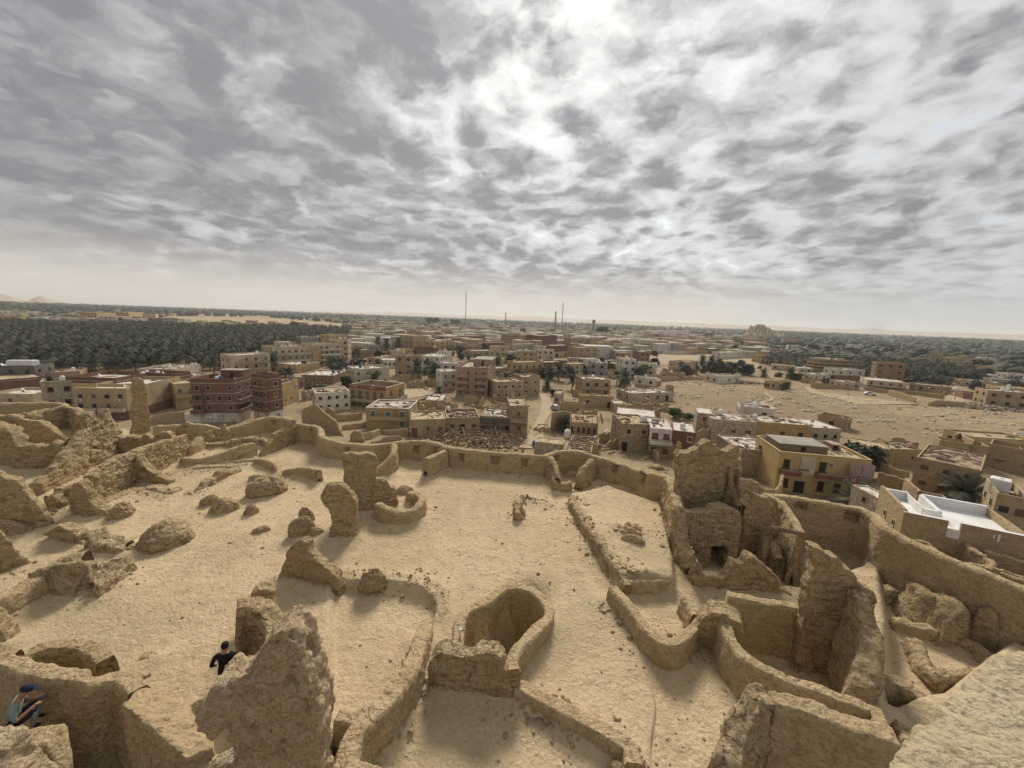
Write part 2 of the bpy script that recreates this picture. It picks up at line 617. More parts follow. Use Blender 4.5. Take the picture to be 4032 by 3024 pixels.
def slab(name, label, cat, c, foot, outline, z0=None, t=0.6, vox=0.08, amp=0.10, freq=1.3, strata=0.06, pits=0.09, mat=None, turn=0.0, sink=0.3, smooth=1, flute=0.0):
    """a standing remnant: its outline seen in the picture, on the vertical plane through its two foot points, with thickness t"""
    z0 = ZP if z0 is None else z0
    if t > 0.5 and name != 'rock_fin':
        t *= 0.75
    a, b = at(c, *foot[0], z0), at(c, *foot[1], z0)
    ux = (b - a)[:2]
    ux /= np.linalg.norm(ux)
    if turn:
        cs, sn = math.cos(turn), math.sin(turn)
        ux = np.array([ux[0] * cs - ux[1] * sn, ux[0] * sn + ux[1] * cs])
    nrm = np.array([-ux[1], ux[0]])
    if nrm @ (a[:2] - EYE[:2]) < 0:
        nrm = -nrm
    rays = [ray(c, x, y) for x, y in outline]
    k0 = [((a[:2] - EYE[:2]) @ nrm) / (r[:2] @ nrm) for r in rays]
    zs = [EYE[2] + r[2] * k for r, k in zip(rays, k0)]
    ztop = max(zs)
    P2 = []
    for r, k, zf in zip(rays, k0, zs):
        back = t * 0.85 * min(1.0, max(0.0, (zf - z0) / max(0.3, ztop - z0) * 2.0))     # the crest one sees is the far edge
        k = ((a[:2] - EYE[:2]) @ nrm + back) / (r[:2] @ nrm)
        p = EYE + r * k
        z = p[2]
        P2.append((float((p[:2] - a[:2]) @ ux), float(z - (sink if z < z0 + 0.15 else 0))))
    P2 = ragged(P2, z0)
    me = prism(P2, a, ux, nrm, t)
    me = voxelise(me, max(0.035, vox * 0.8), smooth)
    me.name = name
    roughen(me, amp * 0.8, freq, random.uniform(0, 60), strata=strata, pits=pits, flute=flute)
    me.materials.clear()
    me.materials.append(mat or M['mud_rough'])
    ln = np.linalg.norm((b - a)[:2])
    for k in np.linspace(0, 1, 8):
        WALL_PTS.append((a[0] + ux[0] * ln * k, a[1] + ux[1] * ln * k, z0))
    return put(name, me, label=label, cat=cat, kind='thing')


def boulder(name, label, cat, c, x, y, wpx, hpx, z0=None, deep=0.8, vox=None, amp=0.22, mat=None, parent=None, group=None, rz=0.0, squash=1.0):
    """a rock lying on the ground: foot centre (x, y) in the picture, width and height in crop pixels"""
    z0 = ZP if z0 is None else z0
    p = at(c, x, y, z0)
    l, r_ = at(c, x - wpx / 2, y, z0), at(c, x + wpx / 2, y, z0)
    wd = np.linalg.norm(r_ - l)
    ht = max(0.08, height_over(p, c, x, y - hpx) - z0)
    bm = bmesh.new()
    bmesh.ops.create_icosphere(bm, subdivisions=5 if wd > 0.5 else 3, radius=1.0)
    V = np.array([v.co[:] for v in bm.verts])
    sd = random.uniform(0, 99)
    k = 1 + amp * 1.5 * fbm(V + sd, 0.9, 3) + amp * 0.8 * (1 - 2 * abs(fbm(V + sd + 9, 2.2, 4, 0.6)) - 0.5)
    V = V * k[:, None]
    V[:, 2] = np.where(V[:, 2] < 0, V[:, 2] * 0.35, V[:, 2])
    V *= [wd / 2, wd / 2 * deep, ht * squash]
    for v, q in zip(bm.verts, V):
        v.co = q
    me = bpy.data.meshes.new(name)
    bm.to_mesh(me)
    bm.free()
    me.polygons.foreach_set('use_smooth', np.ones(len(me.polygons), bool))
    me.materials.append(mat or M['mud_rough'])
    back = np.array([p[0], p[1]]) / np.linalg.norm(p[:2]) * wd * 0.5 * deep * 0.6
    o = put(name, me, loc=(p[0] + back[0], p[1] + back[1], z0 - 0.03), rz=rz + math.atan2(-p[0], p[1]), label=label, cat=cat, group=group, parent=parent)
    WALL_PTS.append((p[0] + back[0], p[1] + back[1], z0))
    return o


def box_mesh(name, mat, bevel=0.0):
    bm = bmesh.new()
    bmesh.ops.create_cube(bm, size=1.0)
    if bevel:
        bmesh.ops.bevel(bm, geom=bm.edges[:], offset=bevel, segments=1, affect='EDGES')
    me = bpy.data.meshes.new(name)
    bm.to_mesh(me)
    bm.free()
    me.materials.append(mat)
    return me


M['old_wood'] = flat_material('old_palm_wood', (0.20, 0.14, 0.09), 0.35, 6.0, dirt=(0.33, 0.26, 0.18), bump=0.4)
LINTEL = box_mesh('lintel', M['old_wood'], 0.08)
# ------------------------------------------------------------------ the fort: perimeter wall
R = M['mud_rough']
PERIM = base_rows('E', [(1000, 372, 275), (1140, 372, 270), (1280, 370, 263), (1390, 372, 280), (1470, 360, 292), (1600, 340, 255), (1740, 322, 215), (1800, 330, 218), (1850, 345, 226)])
sweep(PERIM, t=0.5, sp=0.16, amp=0.05, label='plastered mud wall angling up behind the low ruined rooms on the left', niches=[('E', 1782, 250, 0.5, 0.5)])
P2_ = base_rows('F', [(-85, 382, 262), (-45, 386, 264), (0, 390, 268), (50, 396, 273), (88, 415, 292), (86, 445, 322), (92, 470, 340), (150, 485, 366), (240, 497, 384), (340, 508, 397), (440, 510, 400), (530, 506, 392), (600, 501, 381), (690, 499, 372), (790, 503, 374), (860, 521, 392), (930, 543, 415), (1060, 563, 433), (1250, 580, 448), (1400, 590, 458), (1560, 601, 468)])
sweep(P2_, t=0.45, sp=0.11, amp=0.045, label='long wavy plastered parapet wall with small square windows across the back of the terrace',
      niches=[('F', 44, 305, 0.4, 0.5), ('F', 275, 432, 0.55, 0.55), ('F', 450, 465, 0.5, 0.5), ('F', 720, 425, 0.5, 0.8), ('F', 845, 430, 0.5, 0.6), ('F', 1010, 482, 0.5, 0.8), ('F', 1228, 500, 0.55, 0.8), ('F', 1420, 512, 0.5, 0.75)])
P3_ = base_rows('F', [(1565, 601, 468), (1590, 590, 455), (1640, 580, 442), (1700, 578, 437), (1780, 582, 440), (1850, 600, 462), (1895, 615, 480), (2000, 648, 512), (2100, 680, 545)]) + base_rows('G', [(195, 636, 478), (250, 660, 492), (288, 676, 500)])
sweep(P3_, t=0.45, sp=0.11, amp=0.045, label='curving parapet wall bulging round the small walled alcove, right of centre',
      niches=[('F', 2005, 550, 0.5, 0.75), ('F', 2185, 610, 0.55, 0.85), ('G', 168, 508, 0.5, 0.85), ('F', 1630, 485, 0.4, 0.5)])
HP = P2_[12][3]
P4_ = top_rows('G', [(845, 602), (920, 606), (1050, 621), (1200, 642), (1330, 667), (1400, 700), (1440, 752), (1530, 800), (1650, 860), (1800, 930), (2000, 1012), (2212, 1098), (2420, 1190)], ZP + 1.9, ZP - 2.2)
sweep(P4_, t=0.45, sp=0.10, amp=0.05, label='tall curved mud rampart sweeping down the right edge, beside the white roof',
      niches=[('G', 990, 655, 0.55, 0.6), ('G', 1255, 710, 0.7, 0.7)])

# walls joined to the perimeter
wall('low S-bent mud wall running from the parapet to the tall flat-topped remnant', 'F', [(600, 512, 384), (602, 540, 410), (590, 565, 440), (560, 585, 482), (510, 600, 530), (465, 612, 560)], t=0.4, sp=0.1)
wall('short straight mud wall with a blunt square end, jutting from the parapet', 'F', [(925, 548, 428), (862, 578, 456), (798, 610, 486)], t=0.38, sp=0.1, round_top=0.05)
wall('stepped broken wall on the left side of the small alcove', 'F', [(1562, 612, 470), (1590, 640, 505), (1604, 668, 545), (1610, 692, 600)], t=0.4, rag=0.12, mat=R, sp=0.1)
wall('knee-high lump of wall at the foot of the alcove', 'F', [(1605, 702, 612), (1640, 704, 640), (1680, 706, 652), (1728, 706, 640)], t=0.5, rag=0.15, mat=R, amp=0.08, sp=0.1)
wall('broken wall on the right side of the small alcove', 'F', [(1878, 622, 485), (1850, 650, 512), (1820, 678, 540), (1792, 700, 610)], t=0.45, rag=0.15, mat=R, amp=0.08, sp=0.1)
boulder('mud_block', 'pale flat block lying inside the small alcove', 'block', 'F', 1728, 612, 110, 46, amp=0.12, deep=0.5)
for (x, y, w_, h_, lb) in [(1765, 727, 85, 26, 'flat low stone at the left end of the stone row before the alcove'), (1817, 722, 48, 46, 'upright round stone in the row before the alcove'),
                          (1866, 716, 54, 36, 'third stone from the left in the row before the alcove'), (1925, 712, 34, 34, 'small pointed stone at the right end of the row before the alcove')]:
    boulder('stone', lb, 'stone', 'F', x, y, w_, h_, group='stones in a row before the alcove')

# tall remnants in the middle of the terrace
slab('mud_pillar', 'leaning weathered mud pillar with a bulging head, standing alone left of centre', 'ruin', 'F', [(150, 1012), (345, 1000)],
     [(145, 1015), (165, 950), (185, 880), (180, 815), (160, 780), (125, 740), (118, 700), (140, 650), (180, 632), (235, 628), (285, 655), (320, 700), (350, 745), (345, 830), (335, 900), (345, 1000)], t=0.65, vox=0.06, amp=0.05, strata=0.04)
slab('mud_pillar', 'tall flat-topped wall remnant with a ledge, behind the ring wall', 'ruin', 'F', [(330, 842), (600, 800)],
     [(330, 845), (325, 760), (262, 700), (250, 610), (255, 560), (246, 500), (250, 440), (300, 430), (400, 434), (450, 445), (465, 470), (462, 520), (470, 565), (455, 600), (520, 600), (545, 640), (560, 660), (585, 665), (600, 740), (598, 800), (450, 830)], t=0.55, vox=0.06, amp=0.045)
wall('low ring wall curling from the foot of the flat-topped remnant', 'F', [(448, 870, 775), (470, 905, 790), (560, 925, 826), (650, 928, 838), (730, 905, 810), (780, 860, 755), (786, 810, 722), (745, 775, 698), (690, 755, 688)], t=0.42, sp=0.08, batter=0.06, amp=0.05, round_top=0.08)
boulder('rubble_mound', 'hump of fallen mud against the ring wall', 'rubble', 'F', 645, 712, 100, 42)

# rocks on the open floor
for (c, x, y, w_, h_, lb, dp) in [
    ('E', 1090, 1052, 290, 135, 'large smooth humped boulder with a cracked hollow underside, alone on the floor', 0.9),
    ('E', 1735, 722, 230, 110, 'two-humped boulder near the short curved wall', 0.8),
    ('E', 1365, 785, 120, 60, 'left rock of the pair lying on the left floor', 0.7),
    ('E', 1460, 832, 170, 75, 'right rock of the pair lying on the left floor', 0.8),
    ('E', 1632, 852, 95, 66, 'small lump of mud between the boulders and the pillar', 0.7),
    ('E', 1690, 972, 110, 42, 'flat dark stone half buried in the open floor', 0.6),
    ('E', 1960, 985, 160, 120, 'slab-shaped boulder leaning beside the bulging pillar', 0.6),
    ('E', 1985, 905, 100, 95, 'upright wedge of mud behind the leaning boulder', 0.6),
    ('E', 2040, 985, 110, 48, 'low rock at the foot of the bulging pillar', 0.6),
    ('F', 1400, 870, 70, 60, 'dark block at the near end of the fallen trunk', 0.8)]:
    boulder('boulder', lb, 'rock', c, x, y, w_, h_, deep=dp, amp=0.16)
wall('ridge of crumbling mud like a fallen trunk on the central floor', 'F', [(1400, 895, 835), (1400, 850, 790), (1408, 805, 752), (1425, 765, 718), (1450, 755, 718)], t=0.35, rag=0.12, amp=0.09, sp=0.06, mat=R)
wall('low earth ridge trailing right from the fallen trunk', 'F', [(1450, 768, 732), (1500, 772, 752), (1560, 772, 762)], t=0.25, amp=0.05, sp=0.07, mat=R)
wall('crumbled rubble ridge on the left of the terrace floor', 'E', [(1290, 712, 685), (1340, 690, 645), (1400, 655, 600), (1460, 625, 565), (1520, 600, 560), (1560, 575, 545)], t=0.45, rag=0.12, amp=0.10, mat=R, sp=0.09)
wall('short curved low wall ending in a square tip, left of centre', 'E', [(1790, 628, 585), (1840, 610, 562), (1900, 603, 548), (1960, 608, 545), (2010, 620, 550), (2055, 648, 562)], t=0.32, sp=0.09)
wall('half-round low wall like a horseshoe on the left floor', 'E', [(1640, 624, 590), (1690, 632, 575), (1750, 632, 590), (1784, 628, 575), (1786, 590, 545), (1755, 560, 512), (1700, 540, 494), (1640, 528, 490)], t=0.35, sp=0.09)
wall('long low bench of mud below the left ruins', 'E', [(1090, 612, 584), (1180, 585, 560), (1300, 565, 542), (1420, 560, 538), (1530, 556, 536), (1600, 545, 520)], t=0.45, sp=0.1)
wall('second low bench just behind the long one', 'E', [(1400, 530, 512), (1500, 522, 502), (1600, 516, 494), (1690, 520, 490)], t=0.4, sp=0.1)
wall('curved smooth wall of a left-hand room, rising to the right', 'E', [(1165, 505, 480), (1190, 535, 484), (1300, 532, 490), (1400, 520, 460), (1500, 505, 430), (1600, 485, 392), (1650, 474, 382), (1668, 470, 395)], t=0.4, sp=0.1)
slab('ruin_wall', 'pitted slanting wall remnant before the S-bend of the parapet', 'ruin', 'E', [(1700, 484), (1900, 398)],
     [(1698, 486), (1712, 450), (1735, 365), (1765, 322), (1800, 300), (1830, 270), (1848, 232), (1870, 222), (1890, 240), (1896, 300), (1900, 398)], t=0.5, vox=0.08, pits=0.1)

# the big ruins on the left
slab('ruin_wall', 'twin-peaked ruined tower, the tallest mass among the left ruins', 'ruin', 'E', [(560, 575), (780, 470)],
     [(555, 580), (545, 420), (520, 300), (505, 200), (530, 175), (570, 182), (590, 230), (620, 235), (632, 180), (655, 160), (680, 180), (695, 250), (720, 330), (745, 410), (790, 470)], t=0.6, vox=0.08, amp=0.1, strata=0.08, pits=0.1)
slab('ruin_wall', 'great sloping fin of mud rising to the twin-peaked tower', 'ruin', 'E', [(300, 780), (560, 640)],
     [(205, 650), (240, 610), (300, 540), (360, 475), (410, 420), (450, 370), (500, 300), (545, 290), (560, 640), (420, 700), (300, 785)], t=0.45, vox=0.08, amp=0.07, strata=0.05, pits=0.05, z0=ZP - 0.5)
slab('mud_pillar', 'slender tall mud pillar standing up before the brick houses', 'ruin', 'E', [(860, 310), (975, 290)],
     [(855, 315), (862, 240), (850, 180), (858, 120), (850, 60), (848, 10), (852, -30), (870, -45), (905, -38), (925, 0), (945, 60), (945, 150), (965, 210), (980, 295)], t=0.9, vox=0.08, amp=0.06, strata=0.08, z0=ZP + 0.4)
slab('ruin_wall', 'ragged pitted wall slanting up behind the curved bench', 'ruin', 'E', [(640, 800), (1170, 500)],
     [(545, 640), (540, 595), (600, 560), (680, 498), (760, 462), (840, 430), (905, 403), (960, 388), (1020, 370), (1090, 358), (1140, 335), (1180, 322), (1185, 380), (1180, 500), (1000, 590), (840, 690), (640, 800)], t=0.45, vox=0.07, amp=0.09, strata=0.06, pits=0.12)
slab('ruin_wall', 'smooth triangular buttress descending to the curved bench', 'ruin', 'E', [(850, 660), (1110, 660)],
     [(850, 665), (880, 500), (915, 440), (960, 505), (1000, 545), (1060, 590), (1112, 628), (1112, 660)], t=0.5, vox=0.08, amp=0.05, strata=0.05)
wall('curving knee-high bench at the foot of the triangular buttress', 'E', [(660, 805, 782), (760, 765, 735), (850, 720, 692), (930, 705, 680), (1000, 706, 680), (1060, 735, 702), (1120, 730, 690), (1185, 700, 668)], t=0.6, sp=0.09)
slab('ruin_wall', 'hollow leaning wall end with a ridge running down to a mound', 'ruin', 'E', [(480, 865), (760, 868)],
     [(478, 870), (495, 740), (498, 670), (530, 625), (560, 615), (600, 640), (625, 690), (640, 740), (665, 790), (720, 830), (760, 868)], t=0.7, vox=0.08, amp=0.08)
boulder('mud_mound', 'flat mound of mud at the end of the leaning ridge', 'mound', 'E', 790, 866, 150, 75)
wall('lumpy rock wall leading back under the great sloping fin', 'E', [(315, 875, 750), (370, 862, 735), (430, 835, 725), (480, 812, 690), (520, 780, 650)], t=0.7, rag=0.15, amp=0.14, mat=R, z0=ZP - 0.2, sp=0.09)
slab('ruin_wall', 'broad dark wall at the far left with a stepped sloping top', 'ruin', 'E', [(60, 985), (335, 935)],
     [(-120, 960), (-120, 535), (0, 552), (60, 585), (130, 600), (165, 640), (205, 690), (250, 750), (290, 810), (318, 880), (340, 935), (190, 965)], t=0.5, vox=0.08, amp=0.07, strata=0.05)
slab('ruin_wall', 'blocky wall stub in front of the broad dark wall', 'ruin', 'E', [(-80, 1010), (180, 985)],
     [(-120, 1010), (-120, 740), (0, 755), (35, 775), (60, 850), (110, 855), (165, 885), (182, 940), (182, 985)], t=0.8, vox=0.09, amp=0.1, strata=0.05)
slab('ruin_wall', 'steep crumbling ridge falling from the left edge to the low wall', 'ruin', 'E', [(-60, 1330), (250, 1200)],
     [(-140, 1330), (-140, 930), (0, 955), (40, 1010), (80, 1060), (120, 1105), (170, 1145), (240, 1185), (260, 1215), (100, 1290)], t=0.6, vox=0.08, amp=0.1, strata=0.06, z0=ZP - 0.3)
slab('ruin_wall', 'hump-backed low ruin with a ragged top, near the far left wall', 'ruin', 'E', [(350, 1020), (570, 1065)],
     [(345, 1025), (360, 940), (400, 905), (450, 880), (500, 905), (540, 925), (575, 950), (590, 1000), (600, 1075)], t=0.7, vox=0.08, amp=0.1, strata=0.05, pits=0.08)
wall('ragged low wall trailing right from the hump-backed ruin', 'E', [(560, 1075, 965), (600, 1090, 1030), (660, 1105, 1040), (735, 1118, 1062), (790, 1120, 1075), (825, 1110, 1085)], t=0.7, rag=0.12, amp=0.1, mat=R, sp=0.08)
wall('thick undercut wall in front of the left ruins', 'E', [(200, 1385, 1240), (330, 1368, 1195), (420, 1368, 1180), (500, 1362, 1166), (580, 1340, 1152), (645, 1290, 1140)], t=1.0, amp=0.10, mat=R, rag=0.06, sp=0.08)
wall('lumpy spur with an overhanging nose ending on the open floor', 'E', [(590, 1410, 1372), (640, 1395, 1320), (720, 1350, 1262), (800, 1290, 1205), (850, 1220, 1140)], t=0.9, amp=0.13, mat=R, rag=0.1, sp=0.08)
wall('smooth sloping wall at the lower left edge', 'E', [(-150, 1600, 1480), (-40, 1560, 1420), (80, 1512, 1372), (200, 1440, 1308), (320, 1375, 1248)], t=0.5, sp=0.08)
slab('mud_block', 'square-shouldered block of wall cut by the left edge', 'ruin', 'E', [(-60, 1720), (80, 1690)],
     [(-160, 1720), (-160, 1440), (0, 1455), (55, 1475), (80, 1530), (92, 1600), (88, 1690)], t=0.8, vox=0.07, amp=0.05)
twall('round mud wall of a roofless room at the far left, behind the ruins', 'E', [(-140, 150), (0, 130), (150, 124), (300, 122), (380, 128), (402, 146), (350, 164), (250, 180), (170, 190)], ZP + 1.6, ZP - 1.5, t=0.45, sp=0.14)
twall('craggy wall dropping right from the round room', 'E', [(170, 195), (280, 172), (380, 158), (440, 150), (470, 175), (495, 215)], ZP + 1.9, ZP - 1, t=0.6, rag=0.3, amp=0.12, mat=R, sp=0.12)
twall('leaning slab of wall with a ragged crest at the far left', 'E', [(-140, 230, ZP + 2.5), (20, 200, ZP + 2.5), (120, 215, ZP + 2.4), (170, 228, ZP + 2.2), (250, 240, ZP + 2.0), (340, 300, ZP + 1.3), (425, 365, ZP + 0.5)], 0, ZP - 0.6, t=0.6, rag=0.15, amp=0.1, mat=R, sp=0.12)
twall('dark broken wall at the far left edge below the ragged crest', 'E', [(-160, 250, ZP + 2.6), (0, 280, ZP + 2.6), (50, 320, ZP + 2.3), (95, 390, ZP + 1.7), (180, 420, ZP + 1.4), (280, 405, ZP + 1.5), (400, 395, ZP + 1.5)], 0, ZP - 0.5, t=0.7, rag=0.2, amp=0.14, mat=R, sp=0.12)
slab('ruin_wall', 'jagged broken walls between the twin peaks and the slender pillar', 'ruin', 'E', [(700, 470), (1130, 440)],
     [(680, 480), (700, 210), (740, 220), (790, 330), (830, 345), (860, 320), (920, 340), (960, 310), (1000, 345), (1060, 300), (1110, 300), (1130, 330), (1125, 440), (900, 470)], t=0.8, vox=0.1, amp=0.14, strata=0.08, pits=0.14)
slab('ruin_wall', 'pale rounded stub of wall left of the low rooms', 'ruin', 'E', [(1130, 385), (1285, 375)],
     [(1130, 390), (1135, 300), (1160, 285), (1180, 255), (1215, 238), (1250, 250), (1280, 290), (1285, 375)], t=0.6, vox=0.08, amp=0.07, z0=ZP - 0.1)
slab('ruin_wall', 'low ragged arch of mud among the low rooms', 'ruin', 'E', [(1330, 400), (1490, 375)],
     [(1330, 402), (1340, 300), (1365, 290), (1375, 330), (1400, 345), (1430, 290), (1455, 262), (1485, 300), (1490, 375)], t=0.5, vox=0.08, amp=0.08)
wall('ragged cross wall at the back of the low rooms', 'E', [(1330, 428, 388), (1420, 420, 392), (1500, 412, 375), (1580, 405, 352), (1640, 392, 345), (1715, 420, 372)], t=0.5, rag=0.2, amp=0.1, mat=R, sp=0.1)
wall('stepped corner of wall beside the low rooms', 'E', [(1180, 470, 405), (1250, 465, 398), (1290, 450, 372), (1330, 430, 335)], t=0.5, rag=0.05, sp=0.1)

# the triangle-backed ruin, the sunken room and the keyhole pit
slab('ruin_wall', 'triangular wall remnant sloping down to the sunken room, left of centre', 'ruin', 'E', [(1800, 1262), (2180, 1342)],
     [(1790, 1265), (1830, 1200), (1885, 1130), (1895, 1065), (1930, 1020), (1970, 988), (2005, 985), (2025, 1005), (2035, 1050), (2060, 1085), (2110, 1130), (2150, 1160), (2185, 1185), (2200, 1220), (2195, 1342)], t=0.55, vox=0.06, amp=0.06, pits=0.04)
boulder('mud_mound', 'round hump of mud on the rim of the sunken room', 'mound', 'F', 445, 1325, 180, 112, deep=0.5)
wall('low rim wall curving round the sunken room', 'F', [(200, 1338, 1296), (300, 1352, 1310), (380, 1366, 1330), (500, 1366, 1322), (640, 1366, 1312), (740, 1392, 1328), (815, 1430, 1362), (848, 1490, 1410), (850, 1560, 1470), (830, 1620, 1540)], z0=ZP - 0.38, t=0.48, sp=0.06, batter=0.02, amp=0.035)
twall('winding thick wall from the sunken room down past the craggy block', 'I', [(830, 312, ZP + 0.35), (815, 380, ZP + 0.6), (790, 450, ZP + 0.75), (765, 540, ZP + 0.9), (715, 640, ZP + 1.0), (640, 750, ZP + 1.05), (560, 845, ZP + 1.1), (470, 935, ZP + 1.1), (395, 1030, ZP + 1.1), (355, 1150, ZP + 1.1), (330, 1300, ZP + 1.1)], 0, ZP - 0.5, t=0.5, batter=0.05, rag=0.05, amp=0.05, sp=0.05)
slab('craggy_wall', 'thick craggy block of mud with a notched top, at the bottom centre', 'ruin', 'I', [(800, 750), (1345, 835)],
     [(795, 760), (815, 600), (840, 480), (870, 435), (910, 425), (980, 435), (1030, 455), (1070, 462), (1110, 445), (1150, 428), (1210, 425), (1255, 430), (1285, 465), (1305, 520), (1335, 580), (1350, 680), (1345, 840), (1200, 790), (1060, 800), (900, 755)], t=0.45, vox=0.045, amp=0.06, freq=1.6, pits=0.06, z0=ZP - 0.1)
wall('straight low wall running from the craggy block to the bottom edge', 'I', [(1350, 812, 735), (1500, 890, 815), (1650, 975, 895), (1800, 1065, 975), (1950, 1165, 1060), (2045, 1240, 1128), (2060, 1330, 1200)], t=0.42, sp=0.05, batter=0.03, amp=0.03)
twall('keyhole-shaped wall round the deep pit', 'I', [(1030, 470, ZP + 0.35), (1035, 330, ZP + 0.3), (1050, 262, ZP + 0.25), (1100, 222, ZP + 0.2), (1200, 182, ZP + 0.15), (1262, 132, ZP + 0.15), (1310, 96, ZP + 0.15), (1372, 84, ZP + 0.2), (1450, 102, ZP + 0.3), (1515, 150, ZP + 0.4), (1552, 205, ZP + 0.5), (1535, 260, ZP + 0.62), (1470, 318, ZP + 0.72), (1400, 385, ZP + 0.8), (1335, 450, ZP + 0.88), (1298, 530, ZP + 0.92), (1310, 610, ZP + 0.95)], 0, ZP - 2.6, t=0.38, batter=0.0, amp=0.03, sp=0.05, away=True)
slab('mud_block', 'narrow greenish lump of wall beside the giant rock fin', 'ruin', 'I', [(60, 1244), (225, 1200)],
     [(60, 1300), (105, 1100), (110, 1000), (150, 960), (190, 1010), (215, 1070), (225, 1150), (222, 1300)], t=0.5, vox=0.05, amp=0.05, z0=ZP + 0.3)
twall('flat-topped wall crossing the bottom edge below the narrow shaft', 'I', [(180, 950, ZP + 1.1), (300, 960, ZP + 1.1), (400, 950, ZP + 1.1)], 0, ZP - 1, t=0.4, sp=0.06)
twall('wall along the bottom edge before the narrow shaft', 'I', [(215, 1170, ZP + 1.2), (330, 1180, ZP + 1.2), (480, 1205, ZP + 1.2), (620, 1240, ZP + 1.2)], 0, ZP - 0.5, t=0.4, sp=0.05, away=False)

# raised triangular platform and the walled box below it
wall('ragged low retaining wall along the left edge of the raised platform', 'F', [(1705, 790, 735), (1722, 840, 770), (1752, 900, 825), (1790, 965, 890), (1835, 1045, 950), (1880, 1120, 1010), (1935, 1205, 1100), (1990, 1290, 1190), (2035, 1350, 1262), (2060, 1385, 1300)], t=0.4, rag=0.05, amp=0.06, mat=R, sp=0.07)
wall('straight wall across the near end of the raised platform', 'G', [(60, 1130, 1062), (160, 1136, 1062), (250, 1128, 1056), (340, 1118, 1046)], t=0.5, sp=0.07, amp=0.05)
twall('chevron-shaped wall of the small open box right of centre', 'J', [(-168, 150, ZP + 0.7), (-125, 200, ZP + 0.72), (-80, 245, ZP + 0.75), (-20, 330, ZP + 0.75), (40, 400, ZP + 0.8), (105, 455, ZP + 0.85), (160, 448, ZP + 0.85), (230, 390, ZP + 0.8), (285, 340, ZP + 0.75)], 0, ZP - 0.2, t=0.38, sp=0.055, amp=0.035, away=False)
twall('short straight wall closing the right side of the small open box', 'J', [(208, 212, ZP + 0.8), (235, 260, ZP + 0.8), (265, 325, ZP + 0.8)], 0, ZP, t=0.4, sp=0.06)
blk = boulder('rubble_heap', 'cut block of mud under the rock pile on the raised platform', 'block', 'F', 2125, 1038, 150, 50, z0=ZP + 0.62, amp=0.1, deep=0.5)
for k, (dx, dy, s_) in enumerate([(-70, -88, 50), (-30, -82, 60), (15, -90, 56), (50, -80, 50), (-45, -60, 55), (0, -62, 70), (42, -55, 56), (-85, -108, 40), (-15, -112, 46), (30, -110, 40)]):
    boulder('stone', 'dark rough stone in the pile on the raised platform', 'stone', 'F', 2115 + dx, 1035 + dy, s_ * 0.9, s_ * 0.5, z0=ZP + 0.72, amp=0.3, mat=M['salt_rock'], group='stones piled on the raised platform')
# the house ruin on the right of the terrace
RB = -1.0                                        # its rooms lie a metre lower
twall('tall stepped side wall between the platform and the ruined house', 'G', [(292, 492, ZP + 2.1), (318, 560, ZP + 2.2), (338, 640, ZP + 2.3), (350, 720, ZP + 1.8), (352, 800, ZP + 1.25), (370, 880, ZP + 0.9), (392, 980, ZP + 0.4)], 0, ZP - 1.2, t=0.5, rag=0.1, amp=0.07, sp=0.08, mat=R)
slab('ruin_wall', 'high gabled back wall of the ruined house with a jagged top', 'ruin', 'G', [(350, 900), (665, 900)],
     [(352, 900), (345, 640), (340, 560), (345, 420), (340, 370), (365, 352), (400, 350), (440, 335), (470, 308), (500, 288), (522, 290), (545, 318), (575, 338), (600, 350), (625, 330), (650, 312), (668, 318), (672, 420), (660, 560), (665, 900)], t=0.5, vox=0.08, amp=0.05, z0=ZP - 1.0)
slab('mud_spike', 'thin upright spike of wall at the left shoulder of the gabled wall', 'ruin', 'G', [(355, 420), (375, 418)],
     [(352, 430), (362, 305), (372, 305), (378, 430)], t=0.35, vox=0.06, amp=0.03, z0=ZP + 2.4)
twall('ragged return wall at the right end of the gabled wall', 'G', [(660, 330, ZP + 4.3), (640, 450, ZP + 3.6), (655, 560, ZP + 2.6), (672, 655, ZP + 2.0)], 0, ZP - 1.0, t=0.45, rag=0.2, amp=0.08, sp=0.08, mat=R)
slab('ruin_wall', 'front wall of the ruined house with a dark doorway', 'ruin', 'G', [(360, 1000), (670, 1000)],
     [(420, 1005), (352, 840), (340, 655), (420, 662), (500, 665), (530, 640), (580, 628), (630, 645), (672, 665), (680, 720), (672, 1000), (608, 1000), (614, 850), (526, 845), (524, 1000)], t=0.45, vox=0.06, amp=0.04, z0=ZP + RB)
slab('ruin_wall', 'flat tall wall right of the doorway, plaster cracked', 'ruin', 'G', [(660, 960), (880, 965)],
     [(660, 965), (672, 780), (676, 540), (700, 538), (760, 572), (820, 590), (858, 628), (870, 700), (882, 790), (868, 840), (860, 965)], t=0.45, vox=0.07, amp=0.045, z0=ZP + RB)
twall('narrow plastered wall stepping down behind the wooden beam', 'G', [(838, 600, ZP + 1.9), (900, 625, ZP + 1.9), (950, 690, ZP + 1.8), (1000, 785, ZP + 1.7)], 0, ZP - 2, t=0.35, sp=0.08)
twall('short ragged wall stub below the wooden beam', 'G', [(870, 790, ZP + 1.2), (860, 850, ZP + 0.6), (885, 930, ZP + 0.2)], 0, ZP - 2, t=0.4, rag=0.1, sp=0.08, mat=R)
twall('low partition joining the stub to the beam wall', 'G', [(885, 925, ZP - 0.1), (940, 945, ZP - 0.1), (990, 935, ZP - 0.1)], 0, ZP - 2.2, t=0.4, sp=0.08)
slab('ruin_wall', 'rough block of wall beside the low partition', 'ruin', 'G', [(975, 1080), (1040, 1080)],
     [(965, 1085), (970, 960), (1000, 935), (1035, 950), (1045, 1080)], t=0.6, vox=0.07, amp=0.06, z0=ZP + RB)
